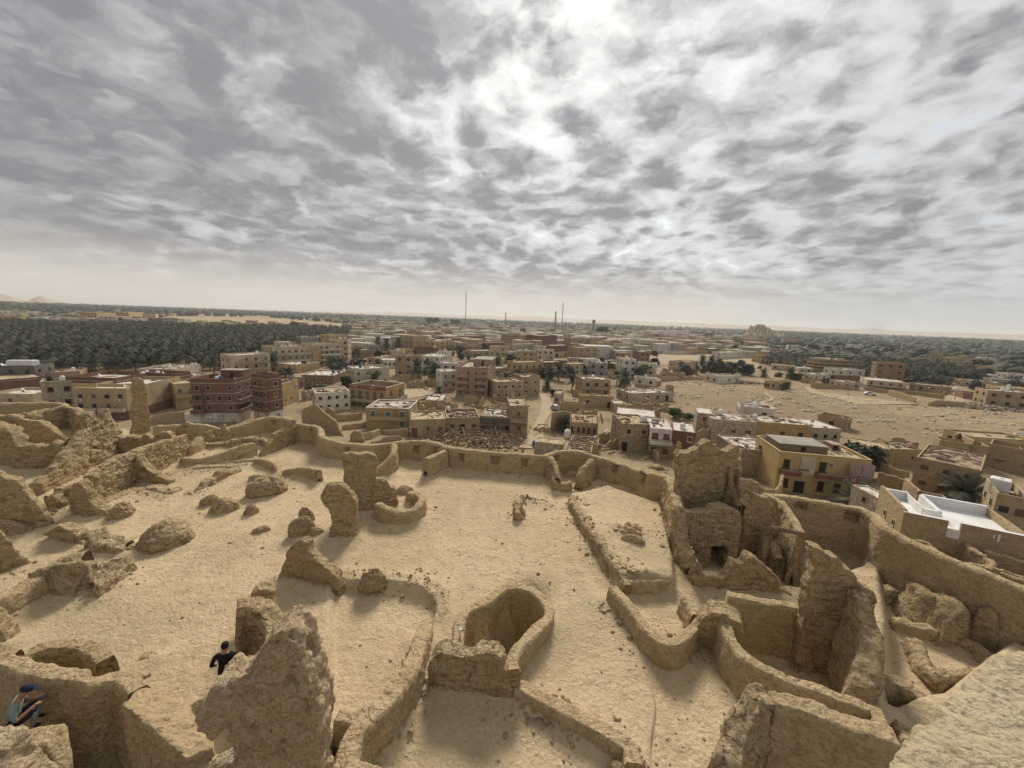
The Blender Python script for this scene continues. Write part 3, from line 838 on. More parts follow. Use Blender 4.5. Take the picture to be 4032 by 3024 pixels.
slab('ruin_wall', 'ragged front wall of the ruined house with two peaks', 'ruin', 'G', [(450, 1140), (1000, 1185)],
     [(425, 1140), (430, 1030), (418, 900), (440, 870), (470, 940), (490, 995), (590, 1005), (615, 960), (640, 915), (680, 935), (720, 890), (750, 895), (800, 940), (850, 985), (885, 1020), (890, 1060), (950, 1100), (1000, 1180), (700, 1165), (520, 1175)], t=0.6, vox=0.06, amp=0.07, pits=0.06, z0=ZP - 0.4)
slab('ruin_wall', 'slim ragged pier right of the doorway', 'ruin', 'G', [(610, 980), (668, 950)],
     [(608, 985), (630, 880), (640, 750), (660, 738), (668, 800), (665, 950)], t=0.5, vox=0.06, amp=0.05, z0=ZP + RB)
beam_a, beam_b = at('G', 860, 765, ZP + 1.75), at('G', 1015, 795, ZP + 1.75)
bl = np.linalg.norm(beam_b - beam_a)
bm = bmesh.new()
bmesh.ops.create_cone(bm, cap_ends=True, segments=10, radius1=0.11, radius2=0.09, depth=float(bl))
bmb = bpy.data.meshes.new('beam')
bm.to_mesh(bmb)
bm.free()
bmb.materials.append(M['old_wood'])
o = put('wooden_beam', bmb, loc=(beam_a + beam_b) / 2, label='weathered wooden beam laid across the narrow wall of the ruined house', cat='beam')
o.rotation_euler = Vector(beam_b - beam_a).to_track_quat('Z', 'Y').to_euler()

# the great roofless room at the lower right
slab('ruin_wall', 'massive high wall remnant with a stepped broken top, right of centre', 'ruin', 'J', [(860, 690), (1220, 760)],
     [(880, 700), (885, 400), (890, 300), (905, 170), (930, 60), (955, -10), (925, -75), (935, -110), (985, -95), (1010, -80), (1035, -50), (1085, -45), (1120, 10), (1150, 20), (1185, 60), (1195, 100), (1225, 125), (1290, 150), (1305, 200), (1300, 330), (1260, 780)], t=0.6, vox=0.06, amp=0.05, pits=0.06, z0=ZP - 1.2)
twall('ragged end wall of the great roofless room, seen along its top', 'J', [(1305, 175, ZP + 2.6), (1330, 270, ZP + 2.3), (1370, 370, ZP + 2.1), (1395, 470, ZP + 1.9), (1385, 590, ZP + 1.7), (1365, 700, ZP + 1.5), (1330, 790, ZP + 1.3)], 0, ZP - 1.8, t=0.5, rag=0.2, amp=0.10, sp=0.06, mat=R, away=False)
twall('plastered back wall of the great roofless room', 'J', [(485, 225, ZP + 0.95), (560, 243, ZP + 0.95), (700, 268, ZP + 0.95), (800, 285, ZP + 0.95), (905, 303, ZP + 0.95)], 0, ZP - 1.6, t=0.4, sp=0.07)
twall('smooth curved front wall of the great roofless room', 'J', [(500, 385, ZP + 1.25), (540, 470, ZP + 1.3), (600, 550, ZP + 1.3), (690, 615, ZP + 1.3), (800, 660, ZP + 1.3), (950, 710, ZP + 1.3), (1100, 765, ZP + 1.3), (1280, 825, ZP + 1.3)], 0, ZP - 0.5, t=0.36, sp=0.055, amp=0.04, away=False)
slab('craggy_wall', 'craggy lump of wall between the open box and the roofless room', 'ruin', 'J', [(285, 530), (495, 605)],
     [(280, 535), (290, 400), (292, 335), (330, 280), (385, 248), (450, 258), (500, 285), (545, 300), (555, 370), (510, 400), (500, 480), (495, 610), (400, 580)], t=0.9, vox=0.05, amp=0.07, pits=0.05)
twall('short plastered wall leading back from the front wall corner', 'J', [(1270, 835, ZP + 1.2), (1310, 920, ZP + 1.25), (1360, 1035, ZP + 1.3)], 0, ZP - 1.5, t=0.4, sp=0.06)
twall('craggy wall end rising from the bottom edge, right of centre', 'J', [(770, 866, ZP + 2.9), (705, 858, ZP + 2.95), (660, 920, ZP + 2.8), (622, 1010, ZP + 2.6), (598, 1110, ZP + 2.4), (575, 1260, ZP + 2.2)], 0, ZP - 0.6, t=0.5, batter=0.1, rag=0.16, sp=0.045, amp=0.09, mat=R)
twall('smooth wall sloping down from the craggy wall end towards the parapet', 'J', [(760, 862, ZP + 2.9), (900, 900, ZP + 2.9), (1050, 955, ZP + 2.9), (1200, 1010, ZP + 2.9), (1360, 1060, ZP + 2.9), (1500, 1110, ZP + 2.9)], 0, ZP - 0.6, t=0.42, sp=0.05, amp=0.04)

# rising ground, walls and the stub on the far right
slab('mud_pillar', 'rounded stub pillar of mud near the right edge', 'ruin', 'J', [(1870, 520), (2050, 600)],
     [(1860, 520), (1855, 430), (1900, 380), (1925, 310), (1955, 272), (2000, 262), (2045, 285), (2068, 340), (2062, 450), (2035, 560), (2040, 620)], t=0.7, vox=0.07, amp=0.06, z0=ZP - 1.0)
twall('lumpy mound wall sloping towards the rounded stub pillar', 'J', [(1610, 150, ZP + 0.3), (1680, 190, ZP + 0.5), (1750, 185, ZP + 0.7), (1820, 235, ZP + 0.7), (1900, 320, ZP + 0.5)], 0, ZP - 1.5, t=0.4, batter=0.75, amp=0.09, rag=0.08, sp=0.09, mat=R, away=False)
twall('low flat ledge of wall on the right, below the rampart', 'J', [(1360, 205, ZP - 0.3), (1450, 200, ZP - 0.3), (1560, 200, ZP - 0.3), (1650, 190, ZP - 0.3)], 0, ZP - 1.6, t=0.5, amp=0.08, rag=0.06, sp=0.08, mat=R)
twall('low wall crossing the right-hand yard to the stub pillar', 'J', [(1465, 372, ZP - 0.5), (1600, 410, ZP - 0.5), (1750, 440, ZP - 0.5), (1890, 485, ZP - 0.5), (1960, 560, ZP - 0.5), (2010, 670, ZP - 0.5)], 0, ZP - 1.5, t=0.4, amp=0.06, sp=0.07)
twall('crescent of craggy wall round the right-hand yard', 'J', [(1525, 445, ZP - 0.5), (1560, 520, ZP - 0.5), (1600, 610, ZP - 0.4), (1660, 680, ZP - 0.4), (1740, 715, ZP - 0.3), (1840, 690, ZP - 0.3), (1950, 690, ZP - 0.3)], 0, ZP - 1.6, t=0.35, batter=0.25, amp=0.09, rag=0.12, sp=0.07, mat=R)
twall('wall stub behind the rounded pillar at the right edge', 'J', [(2040, 432, ZP - 0.4), (2130, 440, ZP - 0.4), (2300, 480, ZP - 0.4)], 0, ZP - 1.5, t=0.5, amp=0.08, rag=0.1, sp=0.09, mat=R)
twall('rim of the dark hollow beside the pale parapet', 'J', [(1400, 745, ZP + 0.1), (1500, 760, ZP + 0.1), (1600, 810, ZP + 0.1), (1700, 880, ZP + 0.1)], 0, ZP - 2.0, t=0.5, amp=0.08, rag=0.08, sp=0.07, mat=R)
twall('buttress leaning into the dark hollow beside the pale parapet', 'J', [(1440, 930, ZP + 0.4), (1470, 1000, ZP + 0.8), (1500, 1060, ZP + 1.2)], 0, ZP - 2.0, t=0.7, amp=0.08, sp=0.07, mat=R)

# the near walls at the lower left
twall('big bowed wall behind the seated man', 'H', [(-250, 560, ZP + 2.6), (0, 590, ZP + 2.6), (130, 645, ZP + 2.6), (300, 685, ZP + 2.6), (450, 690, ZP + 2.6), (560, 700, ZP + 2.5), (700, 690, ZP + 2.3), (770, 725, ZP + 2.3), (815, 780, ZP + 2.5)], 0, ZP - 0.3, t=0.36, sp=0.05, amp=0.05, away=True)
twall('back rim of the oval hollow at the lower left', 'H', [(-200, 520, ZP + 2.2), (80, 555, ZP + 2.0), (200, 505, ZP + 1.7), (330, 482, ZP + 1.6), (460, 478, ZP + 1.6), (560, 520, ZP + 1.7), (600, 575, ZP + 2.0)], 0, ZP - 0.3, t=0.4, sp=0.06, amp=0.06, mat=R)
slab('mud_block', 'angular block on the rim of the oval hollow', 'ruin', 'H', [(520, 690), (760, 760)],
     [(512, 700), (520, 600), (555, 560), (640, 552), (700, 580), (740, 640), (760, 700), (762, 880)], t=0.5, vox=0.05, amp=0.06, z0=ZP + 1.7)
slab('broken_slab', 'tilted broken slab of rock beyond the oval hollow', 'rock', 'H', [(730, 660), (1010, 480)],
     [(720, 660), (740, 590), (850, 520), (940, 450), (985, 425), (1012, 450), (1005, 520), (930, 570), (850, 660)], t=0.5, vox=0.05, amp=0.08, strata=0.08, z0=ZP + 0.4)
bm = bmesh.new()
tp_ = [bm.verts.new(at('H', x, y, z)) for x, y, z in [(785, 830, ZP + 2.7), (860, 765, ZP + 2.55), (1000, 665, ZP + 2.25), (1140, 705, ZP + 2.2), (1270, 900, ZP + 2.5), (1390, 1105, ZP + 2.75), (1190, 1175, ZP + 2.85), (990, 990, ZP + 2.8)]]
lo_ = [bm.verts.new((v.co.x, v.co.y, ZP - 0.4)) for v in tp_]
bm.faces.new(tp_)
bm.faces.new(lo_[::-1])
for i in range(len(tp_)):
    j = (i + 1) % len(tp_)
    bm.faces.new((tp_[i], lo_[i], lo_[j], tp_[j]))
bmesh.ops.triangulate(bm, faces=bm.faces)
bmesh.ops.recalc_face_normals(bm, faces=bm.faces)
me = bpy.data.meshes.new('mud_wall')
bm.to_mesh(me)
bm.free()
me = roughen(voxelise(me, 0.045, 2), 0.06, 1.6, 3.3, strata=0.02, pits=0.03)
me.materials.clear()
me.materials.append(M['mud'])
put('mud_wall', me, label='thick wedge-shaped wall with a broad sandy top, left of the rock fin', cat='wall', kind='thing')
for v in [(785, 830), (990, 990), (1190, 1175)]:
    WALL_PTS.append(tuple(at('H', *v, ZP + 2.7)[:2]) + (ZP,))
slab('mud_block', 'small loose block of wall behind the sloping sandy top', 'block', 'H', [(1190, 850), (1330, 830)],
     [(1180, 850), (1190, 800), (1250, 765), (1310, 755), (1335, 790), (1330, 835), (1260, 858)], t=0.4, vox=0.05, amp=0.04, z0=ZP + 0.6)
twall('square-ended wall in front of the seated man', 'H', [(-250, 1020, ZP + 2.4), (0, 1000, ZP + 2.4), (180, 988, ZP + 2.4), (330, 965, ZP + 2.4), (425, 952, ZP + 2.4)], 0, ZP - 0.3, t=0.42, batter=0.03, sp=0.045, amp=0.04, away=False)
slab('rock_outcrop', 'pale lumpy rock at the bottom left corner', 'rock', 'H', [(0, 1420), (540, 1420)],
     [(-300, 1500), (-300, 1000), (0, 1000), (120, 985), (165, 1010), (170, 1080), (240, 1140), (350, 1180), (450, 1190), (530, 1240), (560, 1500)], t=0.5, vox=0.035, amp=0.05, z0=ZP + 2.8, mat=M['salt_rock'])
slab('rock_outcrop', 'pale sloping rock along the bottom edge, left of the rock fin', 'rock', 'H', [(1060, 1400), (1500, 1400)],
     [(1000, 1560), (1070, 1275), (1200, 1235), (1260, 1205), (1400, 1185), (1480, 1140), (1540, 1110), (1560, 1560)], t=0.3, vox=0.04, amp=0.06, z0=ZP + 2.2, mat=M['salt_rock'])
twall('curved wall hidden behind the rock fin, with a hollow inner face', 'H', [(1530, 225, ZP + 2.0), (1600, 205, ZP + 2.0), (1640, 240, ZP + 1.9), (1700, 330, ZP + 1.7), (1715, 400, ZP + 1.6), (1690, 490, ZP + 1.6), (1600, 530, ZP + 1.5)], 0, ZP - 0.2, t=0.55, sp=0.06, amp=0.08, mat=R, away=True)
slab('mud_pillar', 'stubby pitted pillar above the rock fin', 'ruin', 'H', [(1650, 260), (1790, 230)],
     [(1555, 220), (1570, 150), (1650, 120), (1645, 70), (1690, 45), (1745, 42), (1780, 70), (1785, 150), (1790, 250), (1700, 260)], t=0.55, vox=0.05, amp=0.06, pits=0.08, z0=ZP + 0.5)
slab('ruin_wall', 'sandy wall shoulder curving behind the rock fin', 'ruin', 'H', [(1690, 480), (1860, 460)],
     [(1560, 560), (1640, 480), (1710, 400), (1700, 330), (1640, 220), (1690, 150), (1740, 190), (1800, 230), (1850, 260), (1860, 560)], t=0.5, vox=0.05, amp=0.04, z0=ZP + 0.8)
slab('rock_fin', 'giant rough fin of salt rock in the foreground, with deep holes', 'rock', 'H', [(1500, 1450), (2100, 1450)],
     [(1500, 1700), (1540, 1240), (1575, 1120), (1600, 1000), (1590, 880), (1600, 820), (1540, 850), (1470, 860), (1425, 820), (1410, 750), (1440, 690), (1490, 610), (1500, 560), (1545, 530), (1590, 560), (1670, 500), (1740, 420), (1780, 370), (1810, 300), (1855, 250), (1900, 212), (1945, 207), (1970, 240), (2020, 275), (2040, 320), (2045, 400), (2085, 470), (2110, 540), (2120, 610), (2150, 680), (2155, 780), (2165, 860), (2130, 960), (2110, 1100), (2080, 1244), (2060, 1700)], t=0.55, vox=0.025, amp=0.075, freq=2.0, strata=0.02, pits=0.11, flute=0.05, mat=M['salt_rock'], z0=ZP + 2.6, smooth=6)
# floor slabs low in the corner
for k, (pts, lb) in enumerate([([(480, 1100), (610, 1095), (545, 1244), (480, 1244)], 'left flat floor slab low in the bottom left corner'),
                               ([(620, 1098), (720, 1090), (755, 1130), (700, 1244), (550, 1244)], 'right flat floor slab low in the bottom left corner')]):
    bm = bmesh.new()
    top = [bm.verts.new(at('H', x, y, ZP + 0.45)) for x, y in pts]
    f = bm.faces.new(top)
    r = bmesh.ops.extrude_face_region(bm, geom=[f])
    for v in r['geom']:
        if isinstance(v, bmesh.types.BMVert):
            v.co.z -= 0.15
    bmesh.ops.recalc_face_normals(bm, faces=bm.faces)
    me = bpy.data.meshes.new('slab')
    bm.to_mesh(me)
    bm.free()
    me.materials.append(M['plaza'])
    put('floor_slab', me, label=lb, cat='slab')
# the pale parapet beside the camera
bm = bmesh.new()
pl = [(1380, 1280), (1420, 1225), (1490, 1120), (1545, 1020), (1620, 950), (1700, 900), (1755, 835), (1850, 765), (1950, 690), (2040, 620), (2100, 580), (2160, 560), (2230, 545)]
zt = EYE[2] - 1.05
edge = [at('J', x, y, zt + 0.0) for x, y in pl]
n_ = len(edge)
e = np.array(edge)
acr = np.array([0.55, -0.85])
acr = acr / np.linalg.norm(acr)
ec = catmull(np.c_[e[:, :2], e[:, 2], e[:, 2]], [10] * (n_ - 1))
rows_ = []
K_ = 46
for k in range(-14, K_):
    if k < 0:
        q = np.c_[ec[:, 0] - acr[0] * 0.02 * k * 0 + acr[0] * 0.0, ec[:, 1], ec[:, 2] + 0.06 * k]
    else:
        q = np.c_[ec[:, 0] + acr[0] * 0.035 * k, ec[:, 1] + acr[1] * 0.035 * k, ec[:, 2] + 0.10 * (1 - math.exp(-k / 8))]
    rows_.append(q)
V = np.array(rows_)
nr_, nc_ = V.shape[:2]
f_ = V.reshape(-1, 3)
d_ = 0.035 * fbm(f_, 3.0, 5) + 0.012 * fbm(f_, 14.0, 3)
f_[:, 2] += d_
f_[:, 0] -= acr[0] * d_
f_[:, 1] -= acr[1] * d_
ii = np.arange(nr_ * nc_).reshape(nr_, nc_)
Fq = np.stack([ii[:-1, :-1].ravel(), ii[:-1, 1:].ravel(), ii[1:, 1:].ravel(), ii[1:, :-1].ravel()], 1)
put('stone_parapet', mesh_np('stone_parapet', f_, Fq, M['pale_rock']), label='pale grainy stone parapet close by in the bottom right corner', cat='parapet')
# ------------------------------------------------------------------ ground: terrace floor, hill and plain
def inside(P, poly):
    x, y = P[:, 0], P[:, 1]
    c = np.zeros(len(P), bool)
    n = len(poly)
    for i in range(n):
        x1, y1 = poly[i][:2]
        x2, y2 = poly[(i + 1) % n][:2]
        k = ((y1 > y) != (y2 > y))
        c ^= k & (x < (x2 - x1) * (y - y1) / (y2 - y1 + 1e-12) + x1)
    return c


def dist_poly(P, poly):
    """signed distance, positive outside"""
    best = np.full(len(P), 1e18)
    n = len(poly)
    for i in range(n):
        a, b = np.array(poly[i][:2]), np.array(poly[(i + 1) % n][:2])
        ab = b - a
        t = np.clip(((P - a) @ ab) / (ab @ ab + 1e-12), 0, 1)
        d = P - a - t[:, None] * ab
        best = np.minimum(best, (d ** 2).sum(1))
    best = np.sqrt(best)
    return np.where(inside(P, poly), -best, best)


far_left = [tuple(q[:2]) for q in top_rows('E', [(-140, 150), (0, 130), (150, 124), (300, 122), (440, 135), (560, 150), (700, 165), (850, 190)], ZP + 1.6, ZP)]
far_left += [tuple(at('E', 925, 285, ZP + 0.4)[:2])]
FORT = far_left + [tuple(r[:2]) for r in PERIM] + [tuple(r[:2]) for r in P2_[2:]] + [tuple(r[:2]) for r in P3_[1:]] + [tuple(r[:2]) for r in P4_[1:]]
FORT = [tuple(float(v) for v in p) for p in FORT]
lastx = FORT[-1]
FORT += [(lastx[0] + 3, -8.0), (-30.0, -8.0), (FORT[0][0] - 6, 4.0)]


def smooth01(t):
    t = np.clip(t, 0, 1)
    return t * t * (3 - 2 * t)


def terrain(x, y):
    P = np.stack([np.atleast_1d(x), np.atleast_1d(y)], 1).astype(float)
    r = np.hypot(P[:, 0], P[:, 1])
    z = np.zeros(len(P))
    near = r < 130
    if near.any():
        d = dist_poly(P[near], FORT)
        z[near] = np.where(d < 0.4, ZP - 6.0, 5.0 * (1 - smooth01((d - 4) / 62)) + (ZP - 6.0 - 5.0) * (1 - smooth01((d - 0.4) / 7.0)))
    return z


def on_ground(c, x, y):
    """where the photograph's ray meets the terrain"""
    z = 0.0
    for _ in range(12):
        p = at(c, x, y, z)
        z = 0.5 * z + 0.5 * float(terrain(p[0], p[1])[0])
    return at(c, x, y, z)


# terrace floor
PLAT = [at('F', x, y, ZP)[:2] for x, y in [(1712, 770), (1760, 880), (1840, 1040), (1930, 1190), (2030, 1340)]] + [at('G', x, y, ZP)[:2] for x, y in [(340, 1120), (330, 980), (290, 800), (265, 690)]] + [at('F', x, y, ZP)[:2] for x, y in [(1960, 720), (1850, 740)]]
ROOM = [at('F', x, y, ZP - 0.38)[:2] for x, y in [(190, 1330), (380, 1362), (640, 1362), (760, 1400), (840, 1460), (855, 1540), (800, 1660)]] + [at('I', x, y, ZP - 0.3)[:2] for x, y in [(700, 480), (640, 640), (520, 800), (380, 930), (180, 920), (170, 500)]]
PIT = [at('I', x, y, ZP + 0.3)[:2] for x, y in [(1045, 470), (1060, 270), (1110, 235), (1210, 195), (1270, 140), (1320, 105), (1372, 95), (1445, 112), (1505, 160), (1535, 205), (1520, 250), (1455, 305), (1380, 370), (1290, 470)]]
HOUSE = [at('G', x, y, ZP - 1)[:2] for x, y in [(345, 830), (365, 900), (400, 1080), (450, 1140), (1000, 1190), (1330, 1060)]] + [p[:2] for p in P4_[5:0:-1]] + [at('G', x, y, ZP - 1)[:2] for x, y in [(500, 800), (400, 800)]]
GREAT = [at('J', x, y, ZP + 0.4)[:2] for x, y in [(520, 420), (620, 590), (800, 690), (1000, 760), (1270, 850), (1330, 760), (1300, 300), (700, 290), (560, 280)]]
YARD = [at('J', x, y, ZP - 1)[:2] for x, y in [(1350, 150), (1400, 500), (1390, 1000), (1700, 900), (2050, 620), (2300, 500)]] + [p[:2] for p in P4_[-1:5:-1]]
MIDRM = [at('I', x, y, ZP)[:2] for x, y in [(810, 740), (1345, 815), (1700, 985), (2040, 1235), (1900, 1500), (500, 1500), (560, 1150), (730, 930)]]
sp_ = 0.11
gx = np.arange(-37, 33, sp_)
gy = np.arange(2.5, 36, sp_)
GX, GY = np.meshgrid(gx, gy)
P = np.stack([GX.ravel(), GY.ravel()], 1)
Z = np.full(len(P), ZP)
for poly, dz, wd in [(PLAT, 0.62, 0.22), (ROOM, -0.36, 0.15), (HOUSE, -1.0, 0.3), (YARD, -1.0, 0.5), (GREAT, -1.1, 0.2), (MIDRM, -0.12, 0.2), (PIT, -2.2, 0.12)]:
    bb = np.array(poly)
    k = (P[:, 0] > bb[:, 0].min() - 1) & (P[:, 0] < bb[:, 0].max() + 1) & (P[:, 1] > bb[:, 1].min() - 1) & (P[:, 1] < bb[:, 1].max() + 1)
    d = dist_poly(P[k], poly) - (0.22 if poly is PIT else 0.0)
    Z[k] += dz * (1 - smooth01((d + wd / 2) / wd))
pc = np.mean([at('I', x, y, ZP - 1)[:2] for x, y in [(1400, 330), (1480, 260)]], axis=0)
Z -= 1.3 * np.exp(-((P - pc) ** 2).sum(1) / 0.5)
q3 = np.c_[P, np.zeros(len(P))]
Z += 0.06 * fbm(q3, 0.35, 3) + 0.035 * fbm(q3 + 9, 1.6, 4, 0.6) + 0.012 * fbm(q3 + 21, 6.0, 2)
kd = kdtree.KDTree(len(WALL_PTS))
for i, p in enumerate(WALL_PTS):
    kd.insert((p[0], p[1], 0), i)
kd.balance()
near_w = np.full(len(P), 9.0)
D = dist_poly(P, FORT)
keep = D < 0.25
for i in np.nonzero(keep)[0]:
    near_w[i] = kd.find((P[i, 0], P[i, 1], 0))[2]
Z += 0.16 * np.exp(-(near_w / 0.38) ** 1.2) * (1 + 0.8 * fbm(q3 + 33, 1.2, 2))
idx = np.arange(len(P)).reshape(GX.shape)
quads = np.stack([idx[:-1, :-1].ravel(), idx[:-1, 1:].ravel(), idx[1:, 1:].ravel(), idx[1:, :-1].ravel()], 1)
quads = quads[keep[quads].all(1)]
used = np.unique(quads)
remap = np.full(len(P), -1)
remap[used] = np.arange(len(used))
put('terrace_floor', mesh_np('terrace_floor', np.c_[P, Z][used], remap[quads], M['plaza']), kind='structure')

# hill and plain: one sheet out to the horizon
th = np.linspace(0, 2 * math.pi, 361)
rr = np.concatenate([[0.5], np.arange(8, 130, 1.6), np.geomspace(131, 40000, 90)])
TH, RR = np.meshgrid(th, rr)
X, Y = (RR * np.sin(TH)).ravel(), (RR * np.cos(TH)).ravel()
Zt = terrain(X, Y)
q3 = np.c_[X, Y, np.zeros(len(X))]
rad = np.hypot(X, Y)
Zt += np.where(rad < 400, 0.25 * fbm(q3, 0.06, 4) + 0.12 * fbm(q3 + 5, 0.4, 2), 0) - np.where(rad >= 400, 0.3, 0)
idx = np.arange(len(X)).reshape(TH.shape)
quads = np.stack([idx[:-1, :-1].ravel(), idx[1:, :-1].ravel(), idx[1:, 1:].ravel(), idx[:-1, 1:].ravel()], 1)
m = bpy.data.materials.new('desert_ground')
m.use_nodes = True
t = NT(m.node_tree)
pos = t.n('ShaderNodeNewGeometry').outputs['Position']
n1, n2, n3 = t.noise(pos, 0.012, 5, 0.6), t.noise(pos, 0.12, 6, 0.65), t.noise(pos, 1.2, 6, 0.7)
c = t.mix(t.step(n1, 0.38, 0.62), (0.30, 0.222, 0.135), (0.38, 0.285, 0.175))
c = t.mix(t.math('MULTIPLY', t.step(n2, 0.48, 0.66), 0.55), c, (0.20, 0.148, 0.092))
c = t.mix(t.math('MULTIPLY', t.step(n3, 0.5, 0.68), 0.40), c, (0.15, 0.11, 0.07))
s = t.n('ShaderNodeBsdfPrincipled')
t.put(s.inputs['Base Color'], c)
s.inputs['Roughness'].default_value = 0.95
s.inputs['Specular IOR Level'].default_value = 0.1
b = t.n('ShaderNodeBump')
b.inputs['Strength'].default_value = 0.7
b.inputs['Distance'].default_value = 0.6
t.put(b.inputs['Height'], t.math('ADD', n3, n2))
t.put(s.inputs['Normal'], b.outputs[0])
t.t.links.new(s.outputs[0], t.n('ShaderNodeOutputMaterial').inputs[0])
M['desert'] = m
put('ground', mesh_np('ground', np.c_[X, Y, Zt], quads, m), kind='structure')
# ------------------------------------------------------------------ the town: house builder
def stone_material(name, base, joint, scale=2.2):
    m = bpy.data.materials.new(name)
    m.use_nodes = True
    t = NT(m.node_tree)
    pos = t.n('ShaderNodeNewGeometry').outputs['Position']
    v = t.n('ShaderNodeTexVoronoi', feature='DISTANCE_TO_EDGE')
    t.put(v.inputs['Vector'], t.mapping(pos, scale=(1, 1, 1.6)))
    v.inputs['Scale'].default_value = scale
    v2 = t.n('ShaderNodeTexVoronoi', feature='F1')
    t.put(v2.inputs['Vector'], t.mapping(pos, scale=(1, 1, 1.6)))
    v2.inputs['Scale'].default_value = scale
    edge = t.step(v.outputs[0], 0.02, 0.12)
    sepc = t.n('ShaderNodeSeparateColor')
    t.put(sepc.inputs[0], v2.outputs['Color'])
    c = t.mix(sepc.outputs[0], tuple(x * 0.75 for x in base), tuple(min(1, x * 1.2) for x in base))
    c = t.mix(edge, joint, c)
    c = t.mix(t.math('MULTIPLY', t.step(t.noise(pos, 0.6, 6, 0.7), 0.48, 0.7), 0.5), c, tuple(x * 0.5 for x in base))
    s = t.n('ShaderNodeBsdfPrincipled')
    t.put(s.inputs['Base Color'], c)
    s.inputs['Roughness'].default_value = 0.92
    s.inputs['Specular IOR Level'].default_value = 0.1
    b = t.n('ShaderNodeBump')
    b.inputs['Strength'].default_value = 0.6
    b.inputs['Distance'].default_value = 0.1
    t.put(b.inputs['Height'], edge)
    t.put(s.inputs['Normal'], b.outputs[0])
    t.t.links.new(s.outputs[0], t.n('ShaderNodeOutputMaterial').inputs[0])
    return m


def roof_material(name, col, patch, amt):
    m = bpy.data.materials.new(name)
    m.use_nodes = True
    t = NT(m.node_tree)
    pos = t.n('ShaderNodeNewGeometry').outputs['Position']
    f = t.noise(pos, 0.55, 6, 0.65, 0.6)
    g = t.noise(pos, 3.5, 5, 0.7)
    c = t.mix(t.step(f, 0.62 - 0.3 * amt, 0.66 - 0.22 * amt), col, patch)
    c = t.mix(t.math('MULTIPLY', t.step(g, 0.5, 0.68), 0.45), c, tuple(v * 0.5 for v in patch))
    s = t.n('ShaderNodeBsdfPrincipled')
    t.put(s.inputs['Base Color'], c)
    s.inputs['Roughness'].default_value = 0.9
    s.inputs['Specular IOR Level'].default_value = 0.15
    t.t.links.new(s.outputs[0], t.n('ShaderNodeOutputMaterial').inputs[0])
    return m


DIRT = (0.15, 0.11, 0.075)
for k, c in {'cream': (0.50, 0.415, 0.295), 'tan': (0.40, 0.305, 0.185), 'yellow': (0.46, 0.35, 0.185), 'ochre': (0.42, 0.295, 0.145), 'pink': (0.38, 0.265, 0.20),
             'white': (0.62, 0.57, 0.49), 'grey': (0.32, 0.30, 0.27), 'brick': (0.185, 0.10, 0.075), 'brown': (0.26, 0.18, 0.12), 'pale': (0.52, 0.46, 0.35),
             'lilac': (0.60, 0.54, 0.53), 'rust': (0.29, 0.165, 0.105), 'darkgrey': (0.15, 0.145, 0.13), 'concrete': (0.33, 0.30, 0.25), 'redband': (0.24, 0.10, 0.075)}.items():
    M[k] = flat_material('plaster_' + k, c, 0.13, 0.5, 0.9, dirt=DIRT, dirt_amt=0.45)
M['stone'] = stone_material('salt_stone_masonry', (0.47, 0.37, 0.235), (0.22, 0.16, 0.10))
M['palestone'] = stone_material('pale_stone_masonry', (0.56, 0.48, 0.36), (0.27, 0.21, 0.14), 1.8)
M['mudhouse'] = mud_material('mud_house', (0.43, 0.325, 0.19), (0.48, 0.37, 0.22), (0.22, 0.15, 0.085), 0.6, 0.8, 0.6)
M['stripe'] = flat_material('ochre_stripe', (0.36, 0.20, 0.06), 0.1)
M['r_white'] = roof_material('whitewashed_roof', (0.62, 0.57, 0.49), (0.36, 0.28, 0.18), 0.25)
M['r_white2'] = roof_material('patched_white_roof', (0.64, 0.60, 0.53), (0.22, 0.15, 0.09), 0.55)
M['r_sand'] = roof_material('sandy_roof', (0.48, 0.38, 0.235), (0.28, 0.205, 0.125), 0.4)
M['r_dark'] = roof_material('matted_roof', (0.38, 0.29, 0.18), (0.11, 0.065, 0.045), 0.6)
M['r_teal'] = roof_material('pale_green_roof', (0.42, 0.50, 0.47), (0.40, 0.33, 0.22), 0.25)
M['pane'] = flat_material('dark_glass', (0.022, 0.022, 0.024), 0.2, 3, 0.35, spec=0.4)
M['hole'] = flat_material('painted_interior_shade', (0.03, 0.024, 0.018), 0.3)  # shade inside open windows and doorways, put into the colour; no interior behind
M['wood'] = flat_material('brown_shutter', (0.16, 0.085, 0.045), 0.25, 4)
M['green'] = flat_material('green_shutter', (0.10, 0.17, 0.15), 0.2, 4)
M['blue'] = flat_material('blue_plastic', (0.035, 0.09, 0.24), 0.15, 3, 0.5)
M['black'] = flat_material('black_plastic', (0.02, 0.021, 0.024), 0.2, 3, 0.5)
M['tank'] = flat_material('white_plastic', (0.74, 0.73, 0.70), 0.05, 2, 0.5, dirt=(0.5, 0.45, 0.36), dirt_amt=0.3)
M['metal'] = flat_material('grey_metal', (0.30, 0.30, 0.30), 0.15, 3, 0.5, 0.4)
M['palegrass'] = flat_material('reed_mat', (0.22, 0.17, 0.11), 0.4, 8, dirt=(0.10, 0.07, 0.05))
M['gold'] = flat_material('golden_yellow_plaster', (0.50, 0.365, 0.165), 0.1, 0.6, dirt=DIRT, dirt_amt=0.3)
M['limewash'] = flat_material('lime_white', (0.74, 0.73, 0.705), 0.04, 0.8, dirt=(0.47, 0.42, 0.34), dirt_amt=0.6)
M['rail'] = flat_material('red_brown_timber', (0.26, 0.115, 0.06), 0.2, 4)


